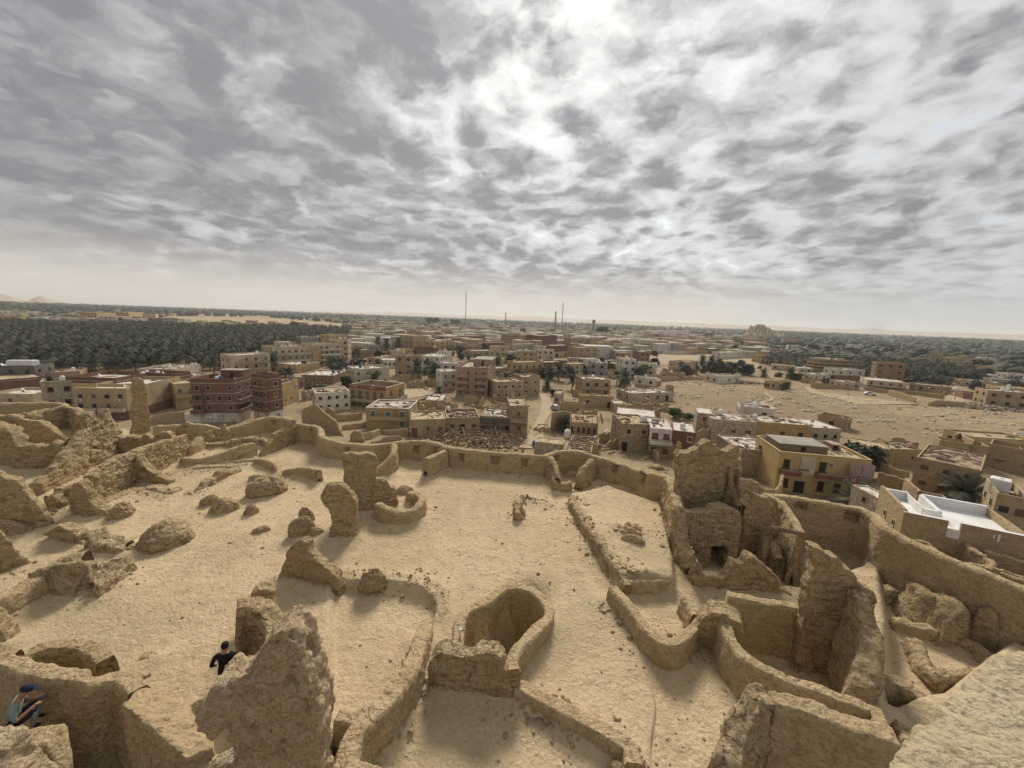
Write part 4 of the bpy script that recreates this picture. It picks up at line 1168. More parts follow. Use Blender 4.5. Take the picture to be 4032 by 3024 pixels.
def boxes_mesh(name, boxes, mats):
    """joined boxes: (x0, y0, z0, x1, y1, z1, material index[, rz])"""
    V, F, mi = [], [], []
    for bx in boxes:
        x0, y0, z0, x1, y1, z1, k = bx[:7]
        b = len(V)
        pts = [(x0, y0, z0), (x1, y0, z0), (x1, y1, z0), (x0, y1, z0), (x0, y0, z1), (x1, y0, z1), (x1, y1, z1), (x0, y1, z1)]
        if len(bx) > 7:
            cx, cy, a = (x0 + x1) / 2, (y0 + y1) / 2, bx[7]
            pts = [(cx + (x - cx) * math.cos(a) - (y - cy) * math.sin(a), cy + (x - cx) * math.sin(a) + (y - cy) * math.cos(a), z) for x, y, z in pts]
        V += pts
        for f in ((3, 2, 1, 0), (4, 5, 6, 7), (0, 1, 5, 4), (1, 2, 6, 5), (2, 3, 7, 6), (3, 0, 4, 7)):
            F.append([b + i for i in f])
            mi.append(k)
    me = bpy.data.meshes.new(name)
    me.from_pydata(V, [], F)
    for m_ in mats:
        me.materials.append(m_)
    me.polygons.foreach_set('material_index', mi)
    me.update()
    return me


def unit(name, boxes, *mats):
    return boxes_mesh(name, boxes, mats)


def frame_boxes(t=0.09, d=0.07):
    return [(-0.5, -d, -0.5, -0.5 + t, 0.02, 0.5, 0), (0.5 - t, -d, -0.5, 0.5, 0.02, 0.5, 0), (-0.5 + t, -d, 0.5 - t, 0.5 - t, 0.02, 0.5, 0), (-0.6, -d - 0.05, -0.5 - t * 0.6, 0.6, 0.02, -0.5 + t, 0)]


FRAMES = {k: unit('window', frame_boxes(), M[k]) for k in ('cream', 'white', 'wood', 'concrete', 'tan')}
PANES = {'pane': unit('pane', [(-0.41, -0.02, -0.41, 0.41, 0.01, 0.41, 0)], M['pane']),
         'wood': unit('shutter', [(-0.41, -0.045, -0.41, -0.01, 0.01, 0.41, 0), (0.01, -0.045, -0.41, 0.41, 0.01, 0.41, 0)], M['wood']),
         'half': unit('pane', [(-0.41, -0.02, -0.41, 0.02, 0.01, 0.41, 0), (0.02, -0.05, -0.41, 0.41, 0.01, 0.41, 1)], M['pane'], M['wood']),
         'green': unit('shutter', [(-0.41, -0.045, -0.41, -0.01, 0.01, 0.41, 0), (0.01, -0.045, -0.41, 0.41, 0.01, 0.41, 0)], M['green']),
         'hole': unit('pane', [(-0.45, -0.012, -0.45, 0.45, 0.01, 0.45, 0)], M['hole'])}  # last one is no glass: a near-black plate painting an unglazed opening's shade
FARWIN = unit('window', [(-0.5, -0.05, -0.5, 0.5, 0.02, 0.5, 0), (-0.55, -0.09, -0.58, 0.55, 0.02, -0.5, 1)], M['pane'], M['cream'])
DOORS = {k: unit('door', [(-0.5, -0.04, 0, 0.5, 0.02, 1, 0), (-0.56, -0.09, 0, -0.5, 0.02, 1.05, 1), (0.5, -0.09, 0, 0.56, 0.02, 1.05, 1), (-0.5, -0.09, 1, 0.5, 0.02, 1.05, 1)], M[k], M['concrete']) for k in ('wood', 'hole', 'blue', 'green')}  # the near-black one paints the shade of an open doorway


def lathe(name, prof, seg, mat):
    V, F = [], []
    for r, z in prof:
        for k in range(seg):
            a = 2 * math.pi * k / seg
            V.append((r * math.cos(a), r * math.sin(a), z))
    for i in range(len(prof) - 1):
        for k in range(seg):
            k2 = (k + 1) % seg
            F.append((i * seg + k, i * seg + k2, (i + 1) * seg + k2, (i + 1) * seg + k))
    F.append(tuple(range(seg))[::-1])
    F.append(tuple((len(prof) - 1) * seg + k for k in range(seg)))
    return mesh_np(name, V, F, mat, smooth=False)


TB = [(0.52, 0.0), (0.55, 0.05), (0.55, 0.3), (0.58, 0.34), (0.55, 0.38), (0.55, 0.66), (0.58, 0.70), (0.55, 0.74), (0.55, 1.05), (0.48, 1.2), (0.25, 1.3)]
TANKS = {k: (lathe('tank_body', TB, 14, M[k]), lathe('lid', [(0.26, 1.29), (0.26, 1.40), (0.2, 1.43)], 12, M[k])) for k in ('tank', 'blue', 'black')}
CUBE_TANK = (box_mesh('tank_body', M['tank'], 0.06), None)
TANK_WORD = {'tank': 'white plastic', 'blue': 'blue plastic', 'black': 'black plastic', 'cube': 'white cube-shaped'}
DISH = lathe('dish', [(0.02, 0.0), (0.25, 0.04), (0.42, 0.12), (0.5, 0.2), (0.47, 0.2), (0.2, 0.07)], 14, M['tank'])
AC = unit('air_conditioner', [(-0.45, -0.4, -0.3, 0.45, -0.05, 0.3, 0), (-0.3, -0.42, -0.22, 0.15, -0.4, 0.22, 1)], M['white'], M['darkgrey'])
TOWN = []                                         # (x, y, radius) of what stands in the town already


def tank(p, kind, label, group=None, s=1.0):
    o = put('water_tank', None, loc=p, rz=random.uniform(0, 3), label=label, cat='water tank', group=group)
    if kind == 'cube':
        b = put('tank_body', CUBE_TANK[0], parent=o, loc=(0, 0, 0.85 * s), scale=(1.7 * s, 1.7 * s, 1.7 * s))
        put('lid', TANKS['tank'][1], parent=o, loc=(0, 0, 1.7 * s - 1.3))
    else:
        for n_, me in zip(('tank_body', 'lid'), TANKS[kind]):
            q = put(n_, me, parent=o)
            q.scale = (s, s, s)
    return o


def clutter_mesh(w_, d_, n, rs):
    bx = []
    for _ in range(n):
        x, y = rs.uniform(0.4, w_ - 0.4), rs.uniform(0.4, d_ - 0.4)
        if rs.random() < 0.5:
            l, t_ = rs.uniform(0.5, 1.8), rs.uniform(0.05, 0.12)
            bx.append((x - l, y - t_, 0.0, x + l, y + t_, rs.uniform(0.1, 0.3), 0, rs.uniform(0, 3)))
        else:
            l = rs.uniform(0.12, 0.5)
            bx.append((x - l, y - l * 0.7, 0.0, x + l, y + l * 0.7, rs.uniform(0.12, 0.55), rs.choice((1, 2, 0)), rs.uniform(0, 3)))
    return boxes_mesh('roof_debris', bx, (M['old_wood'], M['rust'], M['grey']))


def build(label, name, p0, ang, W, D, h, mat='tan', roof='r_sand', st=None, nf=None, ns=None, par=0.5, frame=None, pane=None, bal=(), band=None,
          cols=0, tanks=(), clutter=0, doors=(), far=False, group=None, capm=None, win=(1.1, 1.25), base_mat=None, ac=(), cat='house', nwin=True, extra=()):
    """one flat-roofed building: p0 = front corner on the ground, x along the front, y into the depth"""
    rs = random.Random(hash((round(p0[0], 1), round(p0[1], 1))) & 0xffff)
    e = put(name, None, loc=p0, rz=ang, label=label, cat=cat, group=group)
    TOWN.append((p0[0] + math.cos(ang) * W / 2 - math.sin(ang) * D / 2, p0[1] + math.sin(ang) * W / 2 + math.cos(ang) * D / 2, math.hypot(W, D) / 2))
    t_, zb = 0.22, -2.0
    st = st or max(1, round((h - par) / 3.1))
    hs = (h - par) / st
    o_ = [(0, 0), (W, 0), (W, D), (0, D)]
    i_ = [(t_, t_), (W - t_, t_), (W - t_, D - t_), (t_, D - t_)]
    V = [(x, y, zb) for x, y in o_] + [(x, y, h) for x, y in o_] + [(x, y, h) for x, y in i_] + [(x, y, h - par) for x, y in i_]
    F = []
    for k in range(4):
        n = (k + 1) % 4
        F += [(k, n, 4 + n, 4 + k), (4 + k, 4 + n, 8 + n, 8 + k), (8 + k, 8 + n, 12 + n, 12 + k)]
    if base_mat:
        V += [(x + dx, y + dy, z) for z in (zb, hs * 0.97) for (x, y), (dx, dy) in zip(o_, ((-.03, -.03), (.03, -.03), (.03, .03), (-.03, .03)))]
        for k in range(4):
            n = (k + 1) % 4
            F.append((16 + k, 16 + n, 20 + n, 20 + k))
    me = mesh_np('walls', V, F, M[mat], smooth=False)
    if base_mat:
        me.materials.append(M[base_mat])
        for f in list(me.polygons)[-4:]:
            f.material_index = 1
    put('walls', me, parent=e)
    zr = h - par
    put('roof', mesh_np('roof', [(x, y, zr + 0.002) for x, y in i_], [(0, 1, 2, 3)], M[roof], smooth=False), parent=e)
    if capm:
        b_ = 0.06
        put('parapet_cap', boxes_mesh('parapet_cap', [(-b_, -b_, h, W + b_, t_ + b_, h + 0.1, 0), (-b_, D - t_ - b_, h, W + b_, D + b_, h + 0.1, 0), (-b_, t_ + b_, h, t_ + b_, D - t_ - b_, h + 0.1, 0), (W - t_ - b_, t_ + b_, h, W + b_, D - t_ - b_, h + 0.1, 0)], (M[capm],)), parent=e)
    if band:
        for k in range(1, st + 1):
            z = hs * k
            put('floor_band', boxes_mesh('floor_band', [(-0.05, -0.05, z - 0.14, W + 0.05, 0.05, z + 0.1, 0), (W - 0.05, 0.05, z - 0.14, W + 0.05, D + 0.05, z + 0.1, 0), (-0.05, 0.05, z - 0.14, 0.05, D + 0.05, z + 0.1, 0)], (M[band],)), parent=e)
    nf = nf if nf is not None else max(1, int(W / 3.0))
    ns = ns if ns is not None else max(1, int(D / 3.6))
    fr = FRAMES[frame or rs.choice(('cream', 'wood', 'concrete'))]
    ww, wh = win
    dspots = [(f_, fx) for f_, fx, *_ in doors]

    def place(fac, u, z):
        if fac == 'f':
            return (u, -0.004, z), 0.0
        if fac == 'r':
            return (W + 0.004, u, z), math.pi / 2
        return (-0.004, D - u, z), -math.pi / 2
    if nwin:
        for fac, cnt, ln in (('f', nf, W), ('r', ns, D), ('l', ns, D)):
            for k in range(st):
                for j in range(cnt):
                    u = ln * (j + 0.5) / cnt
                    if k == 0 and any(f_ == fac and abs(fx * ln - u) < 1.3 for f_, fx in dspots):
                        continue
                    if rs.random() < 0.08:
                        continue
                    loc, rz = place(fac, u + rs.uniform(-0.15, 0.15), hs * k + hs * 0.52)
                    if far:
                        put('window', FARWIN, parent=e, loc=loc, rz=rz, scale=(ww * 1.15, 1, wh))
                    else:
                        o = put('window', fr, parent=e, loc=loc, rz=rz, scale=(ww * rs.uniform(0.85, 1.1), 1, wh * rs.uniform(0.9, 1.1)))
                        pk = pane or rs.choice(('pane', 'pane', 'hole', 'wood', 'half'))
                        q = put('pane' if pk in ('pane', 'hole', 'half') else 'shutter', PANES[pk], parent=o)
    for f_, fx, dw, dh, mk in doors:
        loc, rz = place(f_, fx * (W if f_ == 'f' else D), 0.05)
        put('door', DOORS[mk], parent=e, loc=loc, rz=rz, scale=(dw, 1, dh))
    for (f_, x0, x1, k, mk) in bal:
        ln = W if f_ == 'f' else D
        a, b, z, dd = x0 * ln, x1 * ln, hs * k, 1.1
        loc, rz = place(f_, a, z)
        put('balcony', boxes_mesh('balcony', [(0, -dd, -0.15, b - a, 0, 0.0, 1), (0, -dd, 0.0, b - a, -dd + 0.12, 0.85, 0), (0, -dd + 0.12, 0.0, 0.12, 0, 0.85, 0), (b - a - 0.12, -dd + 0.12, 0.0, b - a, 0, 0.85, 0), (-0.04, -dd - 0.04, 0.85, b - a + 0.04, -dd + 0.16, 0.93, 1)], (M[mk], M['concrete'])), parent=e, loc=loc, rz=rz)
    for f_, fx, z in ac:
        loc, rz = place(f_, fx * (W if f_ == 'f' else D), z)
        put('air_conditioner', AC, parent=e, loc=loc, rz=rz)
    for k in range(cols):
        u = k / max(1, cols - 1)
        x, y = (0.15 + (W - 0.3) * u, 0.15) if k % 2 == 0 else (0.15 + (W - 0.3) * u, D - 0.15)
        put('column', COLUMN, parent=e, loc=(x, y, zr), scale=(0.24, 0.24, rs.uniform(1.2, 2.2)))
    if not clutter and not far and W * D > 30:
        clutter = rs.choice((0, 5, 8, 12))
    if clutter:
        put('roof_debris', clutter_mesh(W, D, clutter, rs), parent=e, loc=(0, 0, zr + 0.004), kind='stuff')
    for ex in extra:
        kind = ex[0]
        if kind == 'hut':                         # stair hut on the roof
            _, x0, y0, x1, y1, hh, mk = ex
            r_ = put('roof_hut', boxes_mesh('roof_hut', [(x0 * W, y0 * D, 0.0, x1 * W, y1 * D, hh, 0), (x0 * W - .1, y0 * D - .1, hh, x1 * W + .1, y1 * D + .1, hh + 0.12, 1)], (M[mk], M['concrete'])), parent=e, loc=(0, 0, zr + 0.003))
            put('shade_panel', PANES['hole'], parent=r_, loc=((x0 + x1) / 2 * W, y0 * D - 0.01, hh * 0.45), scale=(0.9, 1, hh * 0.8))  # near-black plate painting the shade in the hut's entrance
        elif kind == 'plate':                     # proud plate on the front: x0, x1, z0, z1, depth
            _, x0, x1, z0, z1, dd, mk = ex
            put('wall_panel', boxes_mesh('wall_panel', [(x0 * W, -dd, z0, x1 * W, 0.01, z1, 0)], (M[mk],)), parent=e)
    if not far and W > 5 and rs.random() < 0.75:
        for _ in range(rs.choice((1, 1, 2))):
            o = put('satellite_dish', DISH, parent=e, loc=(rs.uniform(0.1, 0.9) * W, rs.uniform(0.2, 0.8) * D, zr + 0.55), scale=(0.9, 0.9, 0.9))
            o.rotation_euler = (rs.uniform(0.7, 1.1), 0, rs.uniform(1.5, 2.6))
            put('dish_foot', COLUMN, parent=o, loc=(0, 0.0, -0.75), scale=(0.06, 0.06, 0.75))
    n_t = len(tanks)
    for k, (fx, fy, kind) in enumerate(tanks):
        p = Matrix.Rotation(ang, 3, 'Z') @ Vector((fx * W, fy * D, zr + 0.01))
        same = [t for t in tanks if t[2] == kind]
        short = label if len(label.split()) < 11 else ' '.join(label.split()[:11])
        lb = f'{TANK_WORD[kind]} water tank on the roof of the {short}' if len(label.split()) <= 8 else f'{TANK_WORD[kind]} water tank on the {short}'
        tank((p0[0] + p[0], p0[1] + p[1], p0[2] + p[2]), kind, ' '.join(lb.split()[:16]), 'water tanks on one roof' if len(same) > 1 else None, 1.0 if kind != 'cube' else 1.2)
    return e


COLUMN = box_mesh('column', M['concrete'])
COLUMN.transform(Matrix.Translation((0, 0, 0.5)))


def roof_pt(c, x, y, h):
    z = h
    for _ in range(14):
        p = at(c, x, y, z)
        z = 0.5 * z + 0.5 * (float(terrain(p[0], p[1])[0]) + h)
    return at(c, x, y, z)


def H(label, c, L, B, R=None, h=None, yb=None, d=None, name='house', **kw):
    """a house from roof corners in the picture: L to B is its front, B to R its right side; yb = row of the foot of the corner B"""
    if yb is not None:
        g = on_ground(c, B[0], yb)
        zt = height_over(g, c, B[0], B[1])
        h = zt - g[2]
        b = np.array([g[0], g[1], zt])
    else:
        b = roof_pt(c, B[0], B[1], h)
        zt = b[2]
    l = at(c, L[0], L[1], zt)
    u = (b - l)[:2]
    W = float(np.linalg.norm(u))
    u /= W
    v = np.array([-u[1], u[0]])
    if v @ b[:2] < 0:
        v = -v
    if R is not None:
        r = at(c, R[0], R[1], zt)
        D = float(max(3.0, (r - b)[:2] @ v))
        D = min(D, 40)
    else:
        D = d or 8.0
    ang = math.atan2(u[1], u[0])
    return build(label, name, (float(l[0]), float(l[1]), float(zt - h)), ang, W, D, float(h), **kw)
# ------------------------------------------------------------------ the town: the houses one can tell apart
H('dark grey concrete house with a row of white cube tanks at the palm grove', 'A', (-120, 745), (292, 745), h=6.5, d=8, mat='darkgrey', roof='r_white', pane='pane', nf=3, tanks=[(0.42, 0.3, 'cube'), (0.56, 0.3, 'cube'), (0.7, 0.3, 'cube'), (0.86, 0.3, 'cube')], doors=[('f', 0.85, 1.4, 2.2, 'green')])
H('low dark red brick block behind the beige roof at the left edge', 'A', (-80, 872), (395, 838), h=4.0, d=14, mat='brick', roof='r_sand', band='concrete', nwin=False)
H('long beige flat-roofed hall with white pilasters below the stone hut', 'A', (-120, 982), (300, 990), (640, 940), yb=1085, mat='cream', roof='r_white', nf=3, ns=1, par=0.7, tanks=[(0.9, 0.7, 'tank')])
H('stone roof hut with two tanks, standing over the beige hall', 'A', (340, 885), (640, 868), h=7.6, d=6, mat='palestone', roof='r_sand', nf=2, pane='hole', tanks=[(0.25, 0.5, 'black'), (0.62, 0.5, 'tank')], clutter=8)
H('long tan guest house with rounded balcony panels behind the slender pillar', 'A', (620, 938), (1120, 942), (1495, 838), yb=1215, mat='tan', base_mat='brick', roof='r_white', st=3, nf=4, ns=0, par=0.9, ac=[('f', 0.12, 5.0), ('f', 0.85, 5.0)], tanks=[(0.93, 0.3, 'blue')], bal=[('f', 0.02, 0.46, 1, 'cream'), ('f', 0.5, 0.98, 1, 'cream')], extra=[('plate', 0.02, 0.46, 8.2, 9.0, 0.12, 'yellow'), ('plate', 0.5, 0.98, 8.2, 9.0, 0.12, 'yellow')], name='guest_house')
H('bare brick block with two white tanks behind the tan guest house', 'A', (560, 838), (1000, 852), (1170, 795), h=8.5, mat='brick', roof='r_white2', par=1.0, band='concrete', nf=3, tanks=[(0.9, 0.8, 'tank')], clutter=10)
H('wide brick block with stepped parapets right of the slender pillar', 'A', (1130, 800), (1510, 815), (1560, 790), h=8.6, mat='brick', roof='r_sand', par=1.1, band='concrete', nf=3, tanks=[(0.2, 0.4, 'tank'), (0.45, 0.4, 'tank')])
H('long low pale shed at the edge of the palm grove', 'A', (310, 806), (690, 792), (1190, 748), h=3.6, mat='pink', roof='r_sand', nwin=False, tanks=[(0.75, 0.5, 'tank')])
H('small yellow house with two windows under the palms', 'A', (995, 692), (1125, 690), h=4.0, d=6, mat='yellow', roof='r_sand', nf=2, win=(1.1, 0.9), tanks=[(0.6, 0.5, 'tank')])
H('tan house with green balcony beside the red-brown hotel', 'A', (1500, 905), (1690, 890), h=7.0, d=9, mat='yellow', roof='r_sand', nf=2, pane='green', bal=[('f', 0.0, 1.0, 1, 'tan')])
H('low row of whitewashed roofs along the palm grove', 'A', (1190, 770), (1500, 775), (1900, 735), h=3.5, mat='pale', roof='r_white2', nwin=False, clutter=25, tanks=[(0.9, 0.8, 'tank'), (0.97, 0.85, 'tank')])
H('white roofed low house left of the red-brown hotel', 'A', (1490, 855), (1830, 815), h=5.0, d=9, mat='pale', roof='r_white2', nf=3, clutter=14)
H('red-brown four storey hotel with brick balconies and white ground floor', 'A', (1640, 856), (2055, 862), (2175, 822), yb=1238, mat='brick', base_mat='white', roof='r_sand', st=4, nf=4, ns=2, par=1.1, band='concrete', frame='concrete', pane='pane', bal=[('f', 0.0, 0.3, 2, 'brick'), ('f', 0.0, 0.3, 1, 'brick'), ('r', 0.0, 1.0, 2, 'brick'), ('r', 0.0, 1.0, 1, 'brick'), ('f', 0.0, 0.28, 3, 'brick')], tanks=[(0.48, 0.3, 'tank'), (0.56, 0.3, 'blue'), (0.3, 0.9, 'tank')], extra=[('hut', 0.45, 0.55, 0.98, 0.95, 2.6, 'brick')], name='hotel')
H('brick rear wing of the red-brown hotel by the parked truck', 'B', (-45, 812), (105, 830), h=12.0, d=3.4, mat='brick', base_mat='white', roof='r_sand', st=4, nf=2, par=1.0, band='concrete', bal=[('f', 0.1, 1.0, 1, 'brick'), ('f', 0.1, 1.0, 2, 'brick'), ('f', 0.1, 1.0, 3, 'brick')], name='hotel_wing')
H('little whitewashed stone hut with one window before the red-brown hotel', 'A', (1595, 1165), (1740, 1168), (1862, 1120), yb=1242, mat='white', roof='r_sand', nf=0, ns=1, par=0.2, pane='hole', clutter=4)
H('beige three storey house with balconies at the grove corner', 'A', (1990, 658), (2330, 640), h=9.5, d=9, mat='cream', roof='r_white', nf=4, bal=[('f', 0.1, 0.95, 1, 'tan'), ('f', 0.1, 0.95, 2, 'tan')], tanks=[(0.8, 0.5, 'tank')])
# second quarter of the picture
H('large cream hotel with rows of arched balconies by the palm grove', 'B', (140, 585), (478, 575), h=10.5, d=14, mat='cream', roof='r_sand', nf=6, par=0.8, bal=[('f', 0.02, 0.98, 1, 'pale'), ('f', 0.02, 0.98, 2, 'pale')], tanks=[(0.35, 0.4, 'tank'), (0.44, 0.4, 'tank'), (0.54, 0.3, 'tank')], extra=[('hut', 0.3, 0.4, 0.62, 0.9, 2.4, 'cream')], name='hotel')
H('cream and brown hotel with white balconies over a blue shop awning', 'B', (485, 562), (735, 555), yb=735, d=12, mat='cream', roof='r_dark', st=4, nf=5, bal=[('f', 0.3, 1.0, 1, 'white'), ('f', 0.3, 1.0, 2, 'white'), ('f', 0.3, 1.0, 3, 'white')], extra=[('plate', 0.0, 0.28, 2.5, 10.0, 0.15, 'yellow'), ('plate', 0.3, 1.0, 2.0, 2.8, 1.2, 'green')], name='hotel')
H('long grey block with white tanks at the edge of the grove', 'B', (390, 498), (655, 495), h=8, d=10, mat='grey', roof='r_white', nf=6, par=0.7, bal=[('f', 0, 1, 1, 'grey')], tanks=[(0.1, 0.4, 'tank'), (0.22, 0.4, 'tank'), (0.6, 0.4, 'tank')])
H('yellow block with balconies joined to the long grey block', 'B', (645, 480), (752, 474), h=10, d=9, mat='yellow', roof='r_sand', nf=3, bal=[('f', 0, 1, 1, 'cream'), ('f', 0, 1, 2, 'cream')])
H('bright yellow house with a white roof and tiny square windows', 'B', (170, 722), (350, 740), (490, 712), yb=812, mat='yellow', roof='r_white', st=1, nf=3, ns=2, par=0.5, win=(0.7, 0.6), pane='wood', capm='white', clutter=10, tanks=[(0.62, 0.6, 'black'), (0.75, 0.6, 'black')])
H('single storey house with a broad white roof and two blue tanks', 'B', (395, 825), (672, 832), (842, 790), yb=905, mat='brown', roof='r_white', st=1, nf=4, ns=1, par=0.35, capm='white', win=(1.1, 1.2), tanks=[(0.72, 0.6, 'blue'), (0.95, 0.5, 'blue'), (0.98, 0.85, 'tank')], clutter=12)
H('unfinished pale house with concrete columns standing on its roof', 'B', (845, 775), (1150, 762), h=6.5, d=11, mat='pale', roof='r_white', nf=4, cols=8, pane='hole', clutter=12, tanks=[(0.3, 0.6, 'blue')])
H('orange-tan two storey house on the corner beside the hotel wing', 'B', (100, 905), (238, 908), (430, 865), yb=1102, mat='ochre', roof='r_dark', st=2, nf=2, ns=3, par=0.4, capm='cream', pane='wood', frame='cream', cols=5, clutter=20)
H('small pale stone hut right of the orange-tan house', 'B', (392, 962), (432, 968), (525, 945), yb=1046, mat='palestone', roof='r_white2', nf=1, ns=1, par=0.2, clutter=3)
H('cracked old whitewashed house with a crumbling roof', 'B', (515, 985), (815, 965), yb=1118, d=9, mat='white', roof='r_sand', st=2, nf=4, par=0.3, pane='half', win=(0.9, 0.9), clutter=18)
H('yellow house with a red-brown parapet edged in white', 'B', (805, 910), (1125, 940), (1228, 890), yb=1118, mat='ochre', roof='r_dark', st=3, nf=5, ns=2, par=1.3, frame='wood', pane='green', capm='white', bal=[('f', -0.02, 1.02, 1, 'pale'), ('r', 0, 1, 1, 'pale')], clutter=22, extra=[('plate', 0, 1, 5.35, 6.6, 0.06, 'redband'), ('plate', 0.1, 0.24, 5.7, 6.25, 0.1, 'pink'), ('plate', 0.55, 0.72, 5.7, 6.25, 0.1, 'pink')])
o_striped = H('striped yellow house with dark mats on its white roof', 'B', (950, 1108), (1325, 1120), (1420, 1050), yb=1300, mat='yellow', roof='r_white2', st=2, nf=3, ns=2, par=0.2, pane='green', frame='white', win=(1.15, 1.5), capm='white', clutter=14, bal=[('f', 0.1, 1.0, 1, 'yellow')])
H('low plain mud-coloured house with a dark door at its corner', 'B', (1335, 1212), (1638, 1205), yb=1362, d=8, mat='tan', roof='r_sand', st=1, nf=3, par=0.25, pane='wood', win=(0.9, 1.0), doors=[('f', 0.11, 1.2, 2.3, 'wood')])
H('tan house with an arched lattice window beside the scaffold house', 'B', (1645, 1195), (1930, 1190), yb=1332, d=9, mat='tan', roof='r_dark', st=1, nf=3, par=0.5, pane='wood', win=(1.3, 1.3), doors=[('f', 0.47, 1.2, 2.4, 'hole')], clutter=26, tanks=[(0.1, 0.9, 'tank')])
H('grey stone house with a wooden scaffold and patched white roof', 'F', (1135, 205), (1335, 218), yb=328, d=9, mat='stone', roof='r_white2', st=1, nf=3, par=0.3, pane='wood', base_mat='darkgrey', clutter=10, doors=[('f', 0.88, 1.0, 2.1, 'hole')])
H('tall stone corner house at the mouth of the lane', 'F', (1330, 140), (1440, 142), (1502, 90), yb=335, mat='stone', roof='r_sand', st=2, nf=1, ns=3, par=0.3, pane='wood', win=(0.9, 1.3), bal=[('f', 0.05, 0.95, 1, 'stone')])
H('pink four storey block of flats with paired balcony stacks', 'B', (1732, 752), (1998, 765), (2047, 705), yb=1018, mat='pink', roof='r_white2', st=4, nf=4, ns=3, par=1.0, frame='cream', pane='wood', ac=[('r', 0.3, 7.0), ('f', 0.95, 4.0)], bal=[('f', 0.0, 0.38, 1, 'pink'), ('f', 0.0, 0.38, 2, 'pink'), ('f', 0.0, 0.38, 3, 'pink'), ('f', 0.6, 1.0, 1, 'pink'), ('f', 0.6, 1.0, 2, 'pink'), ('f', 0.6, 1.0, 3, 'pink')], tanks=[(0.86, 0.8, 'tank'), (0.94, 0.8, 'tank'), (0.65, 0.8, 'blue')], extra=[('hut', 0.35, 0.5, 1.0, 1.0, 2.6, 'pink')], name='apartment_building', cat='apartment building')
H('white two storey house with a balcony joined to the pink flats', 'B', (1608, 795), (1735, 790), yb=948, d=7, mat='white', roof='r_white', st=2, nf=2, par=0.3, pane='wood', bal=[('f', 0, 1, 1, 'white')])
H('low house with a clean white slab roof below the pink flats', 'B', (1462, 1042), (1612, 1046), (1748, 995), yb=1112, mat='concrete', roof='r_white', st=1, nf=1, ns=1, par=0.15)
H('low brick-red walled house before the white slab roof', 'B', (1398, 1042), (1565, 1062), yb=1125, d=5, mat='rust', roof='r_sand', nf=1, par=0.6, pane='hole', win=(1.6, 0.8))
H('tan two storey house right of the pink flats', 'B', (2068, 885), (2305, 880), yb=1032, d=8, mat='tan', roof='r_sand', st=2, nf=4, par=0.4, frame='white', clutter=8)
H('arched-window tan house at the lane with a walled terrace', 'C', (88, 842), (236, 838), yb=1002, d=8, mat='tan', roof='r_sand', st=2, nf=2, par=0.5, pane='hole', win=(1.2, 0.9))
H('long low whitewashed school hall among the palms', 'B', (1100, 698), (1278, 694), (1400, 675), h=4.2, mat='white', roof='r_white', nf=5, par=0.3, pane='hole')
H('white building with yellow corner behind the palms', 'B', (1418, 658), (1590, 668), (1650, 645), h=6.2, mat='white', roof='r_white', nf=4, par=0.4, pane='wood', cols=5, tanks=[(0.6, 0.5, 'tank')])
H('brown flaking house beside the palm clump', 'B', (735, 588), (905, 575), h=7, d=9, mat='brown', roof='r_sand', nf=3, bal=[('f', 0, 0.5, 1, 'tan')])
H('low brown house with a pale roof behind the palm clump', 'B', (900, 610), (1008, 605), h=5, d=8, mat='brown', roof='r_white', nf=3)
H('cream and red-brown villa with white tanks on the far street', 'B', (930, 455), (1090, 450), h=10, d=12, mat='cream', roof='r_sand', nf=4, band='rust', tanks=[(0.62, 0.4, 'tank'), (0.72, 0.4, 'tank'), (0.9, 0.4, 'tank')])
H('brown balconied block right of the cream villa', 'B', (1090, 458), (1285, 450), h=9.5, d=12, mat='brown', roof='r_sand', nf=5, bal=[('f', 0.05, 0.95, 1, 'brown'), ('f', 0.05, 0.95, 2, 'brown')], tanks=[(0.2, 0.4, 'tank'), (0.9, 0.4, 'tank')])
H('tall tan block with side balconies in mid town', 'B', (1357, 490), (1482, 486), (1545, 474), yb=620, mat='tan', roof='r_sand', st=4, nf=2, ns=3, bal=[('r', 0, 1, 1, 'tan'), ('r', 0, 1, 2, 'tan'), ('r', 0, 1, 3, 'tan')], tanks=[(0.5, 0.5, 'tank')])
H('low dark brick wall house with arches below the tall tan block', 'B', (1370, 580), (1555, 590), (1680, 600), h=5.5, mat='brick', roof='r_sand', nf=4, ns=2, tanks=[(0.9, 0.3, 'tank'), (0.97, 0.3, 'tank')])
H('yellow-tan balconied house behind the dark brick wall house', 'B', (1545, 538), (1715, 530), h=9, d=10, mat='yellow', roof='r_sand', nf=4, bal=[('f', 0.1, 0.95, 1, 'tan'), ('f', 0.1, 0.95, 2, 'tan')], tanks=[(0.2, 0.3, 'tank'), (0.35, 0.3, 'tank')])
H('tan-brown stepped block with dark window bays in mid town', 'B', (1822, 490), (1985, 482), h=10, d=11, mat='brown', roof='r_sand', nf=4, bal=[('f', 0.3, 1, 1, 'tan'), ('f', 0.3, 1, 2, 'tan')], clutter=8)
H('low broad purple-red roofed building in mid town', 'B', (1945, 548), (2212, 545), h=6, d=16, mat='redband', roof='r_dark', nf=6, cols=7)
H('long flat tan house with a white roof rim in mid town', 'B', (1868, 618), (2062, 612), h=4, d=9, mat='tan', roof='r_white', nf=4)
H('low house with a pale green roof right of the pink flats', 'B', (2052, 770), (2196, 765), h=3.6, d=9, mat='tan', roof='r_teal', nf=2, clutter=6)
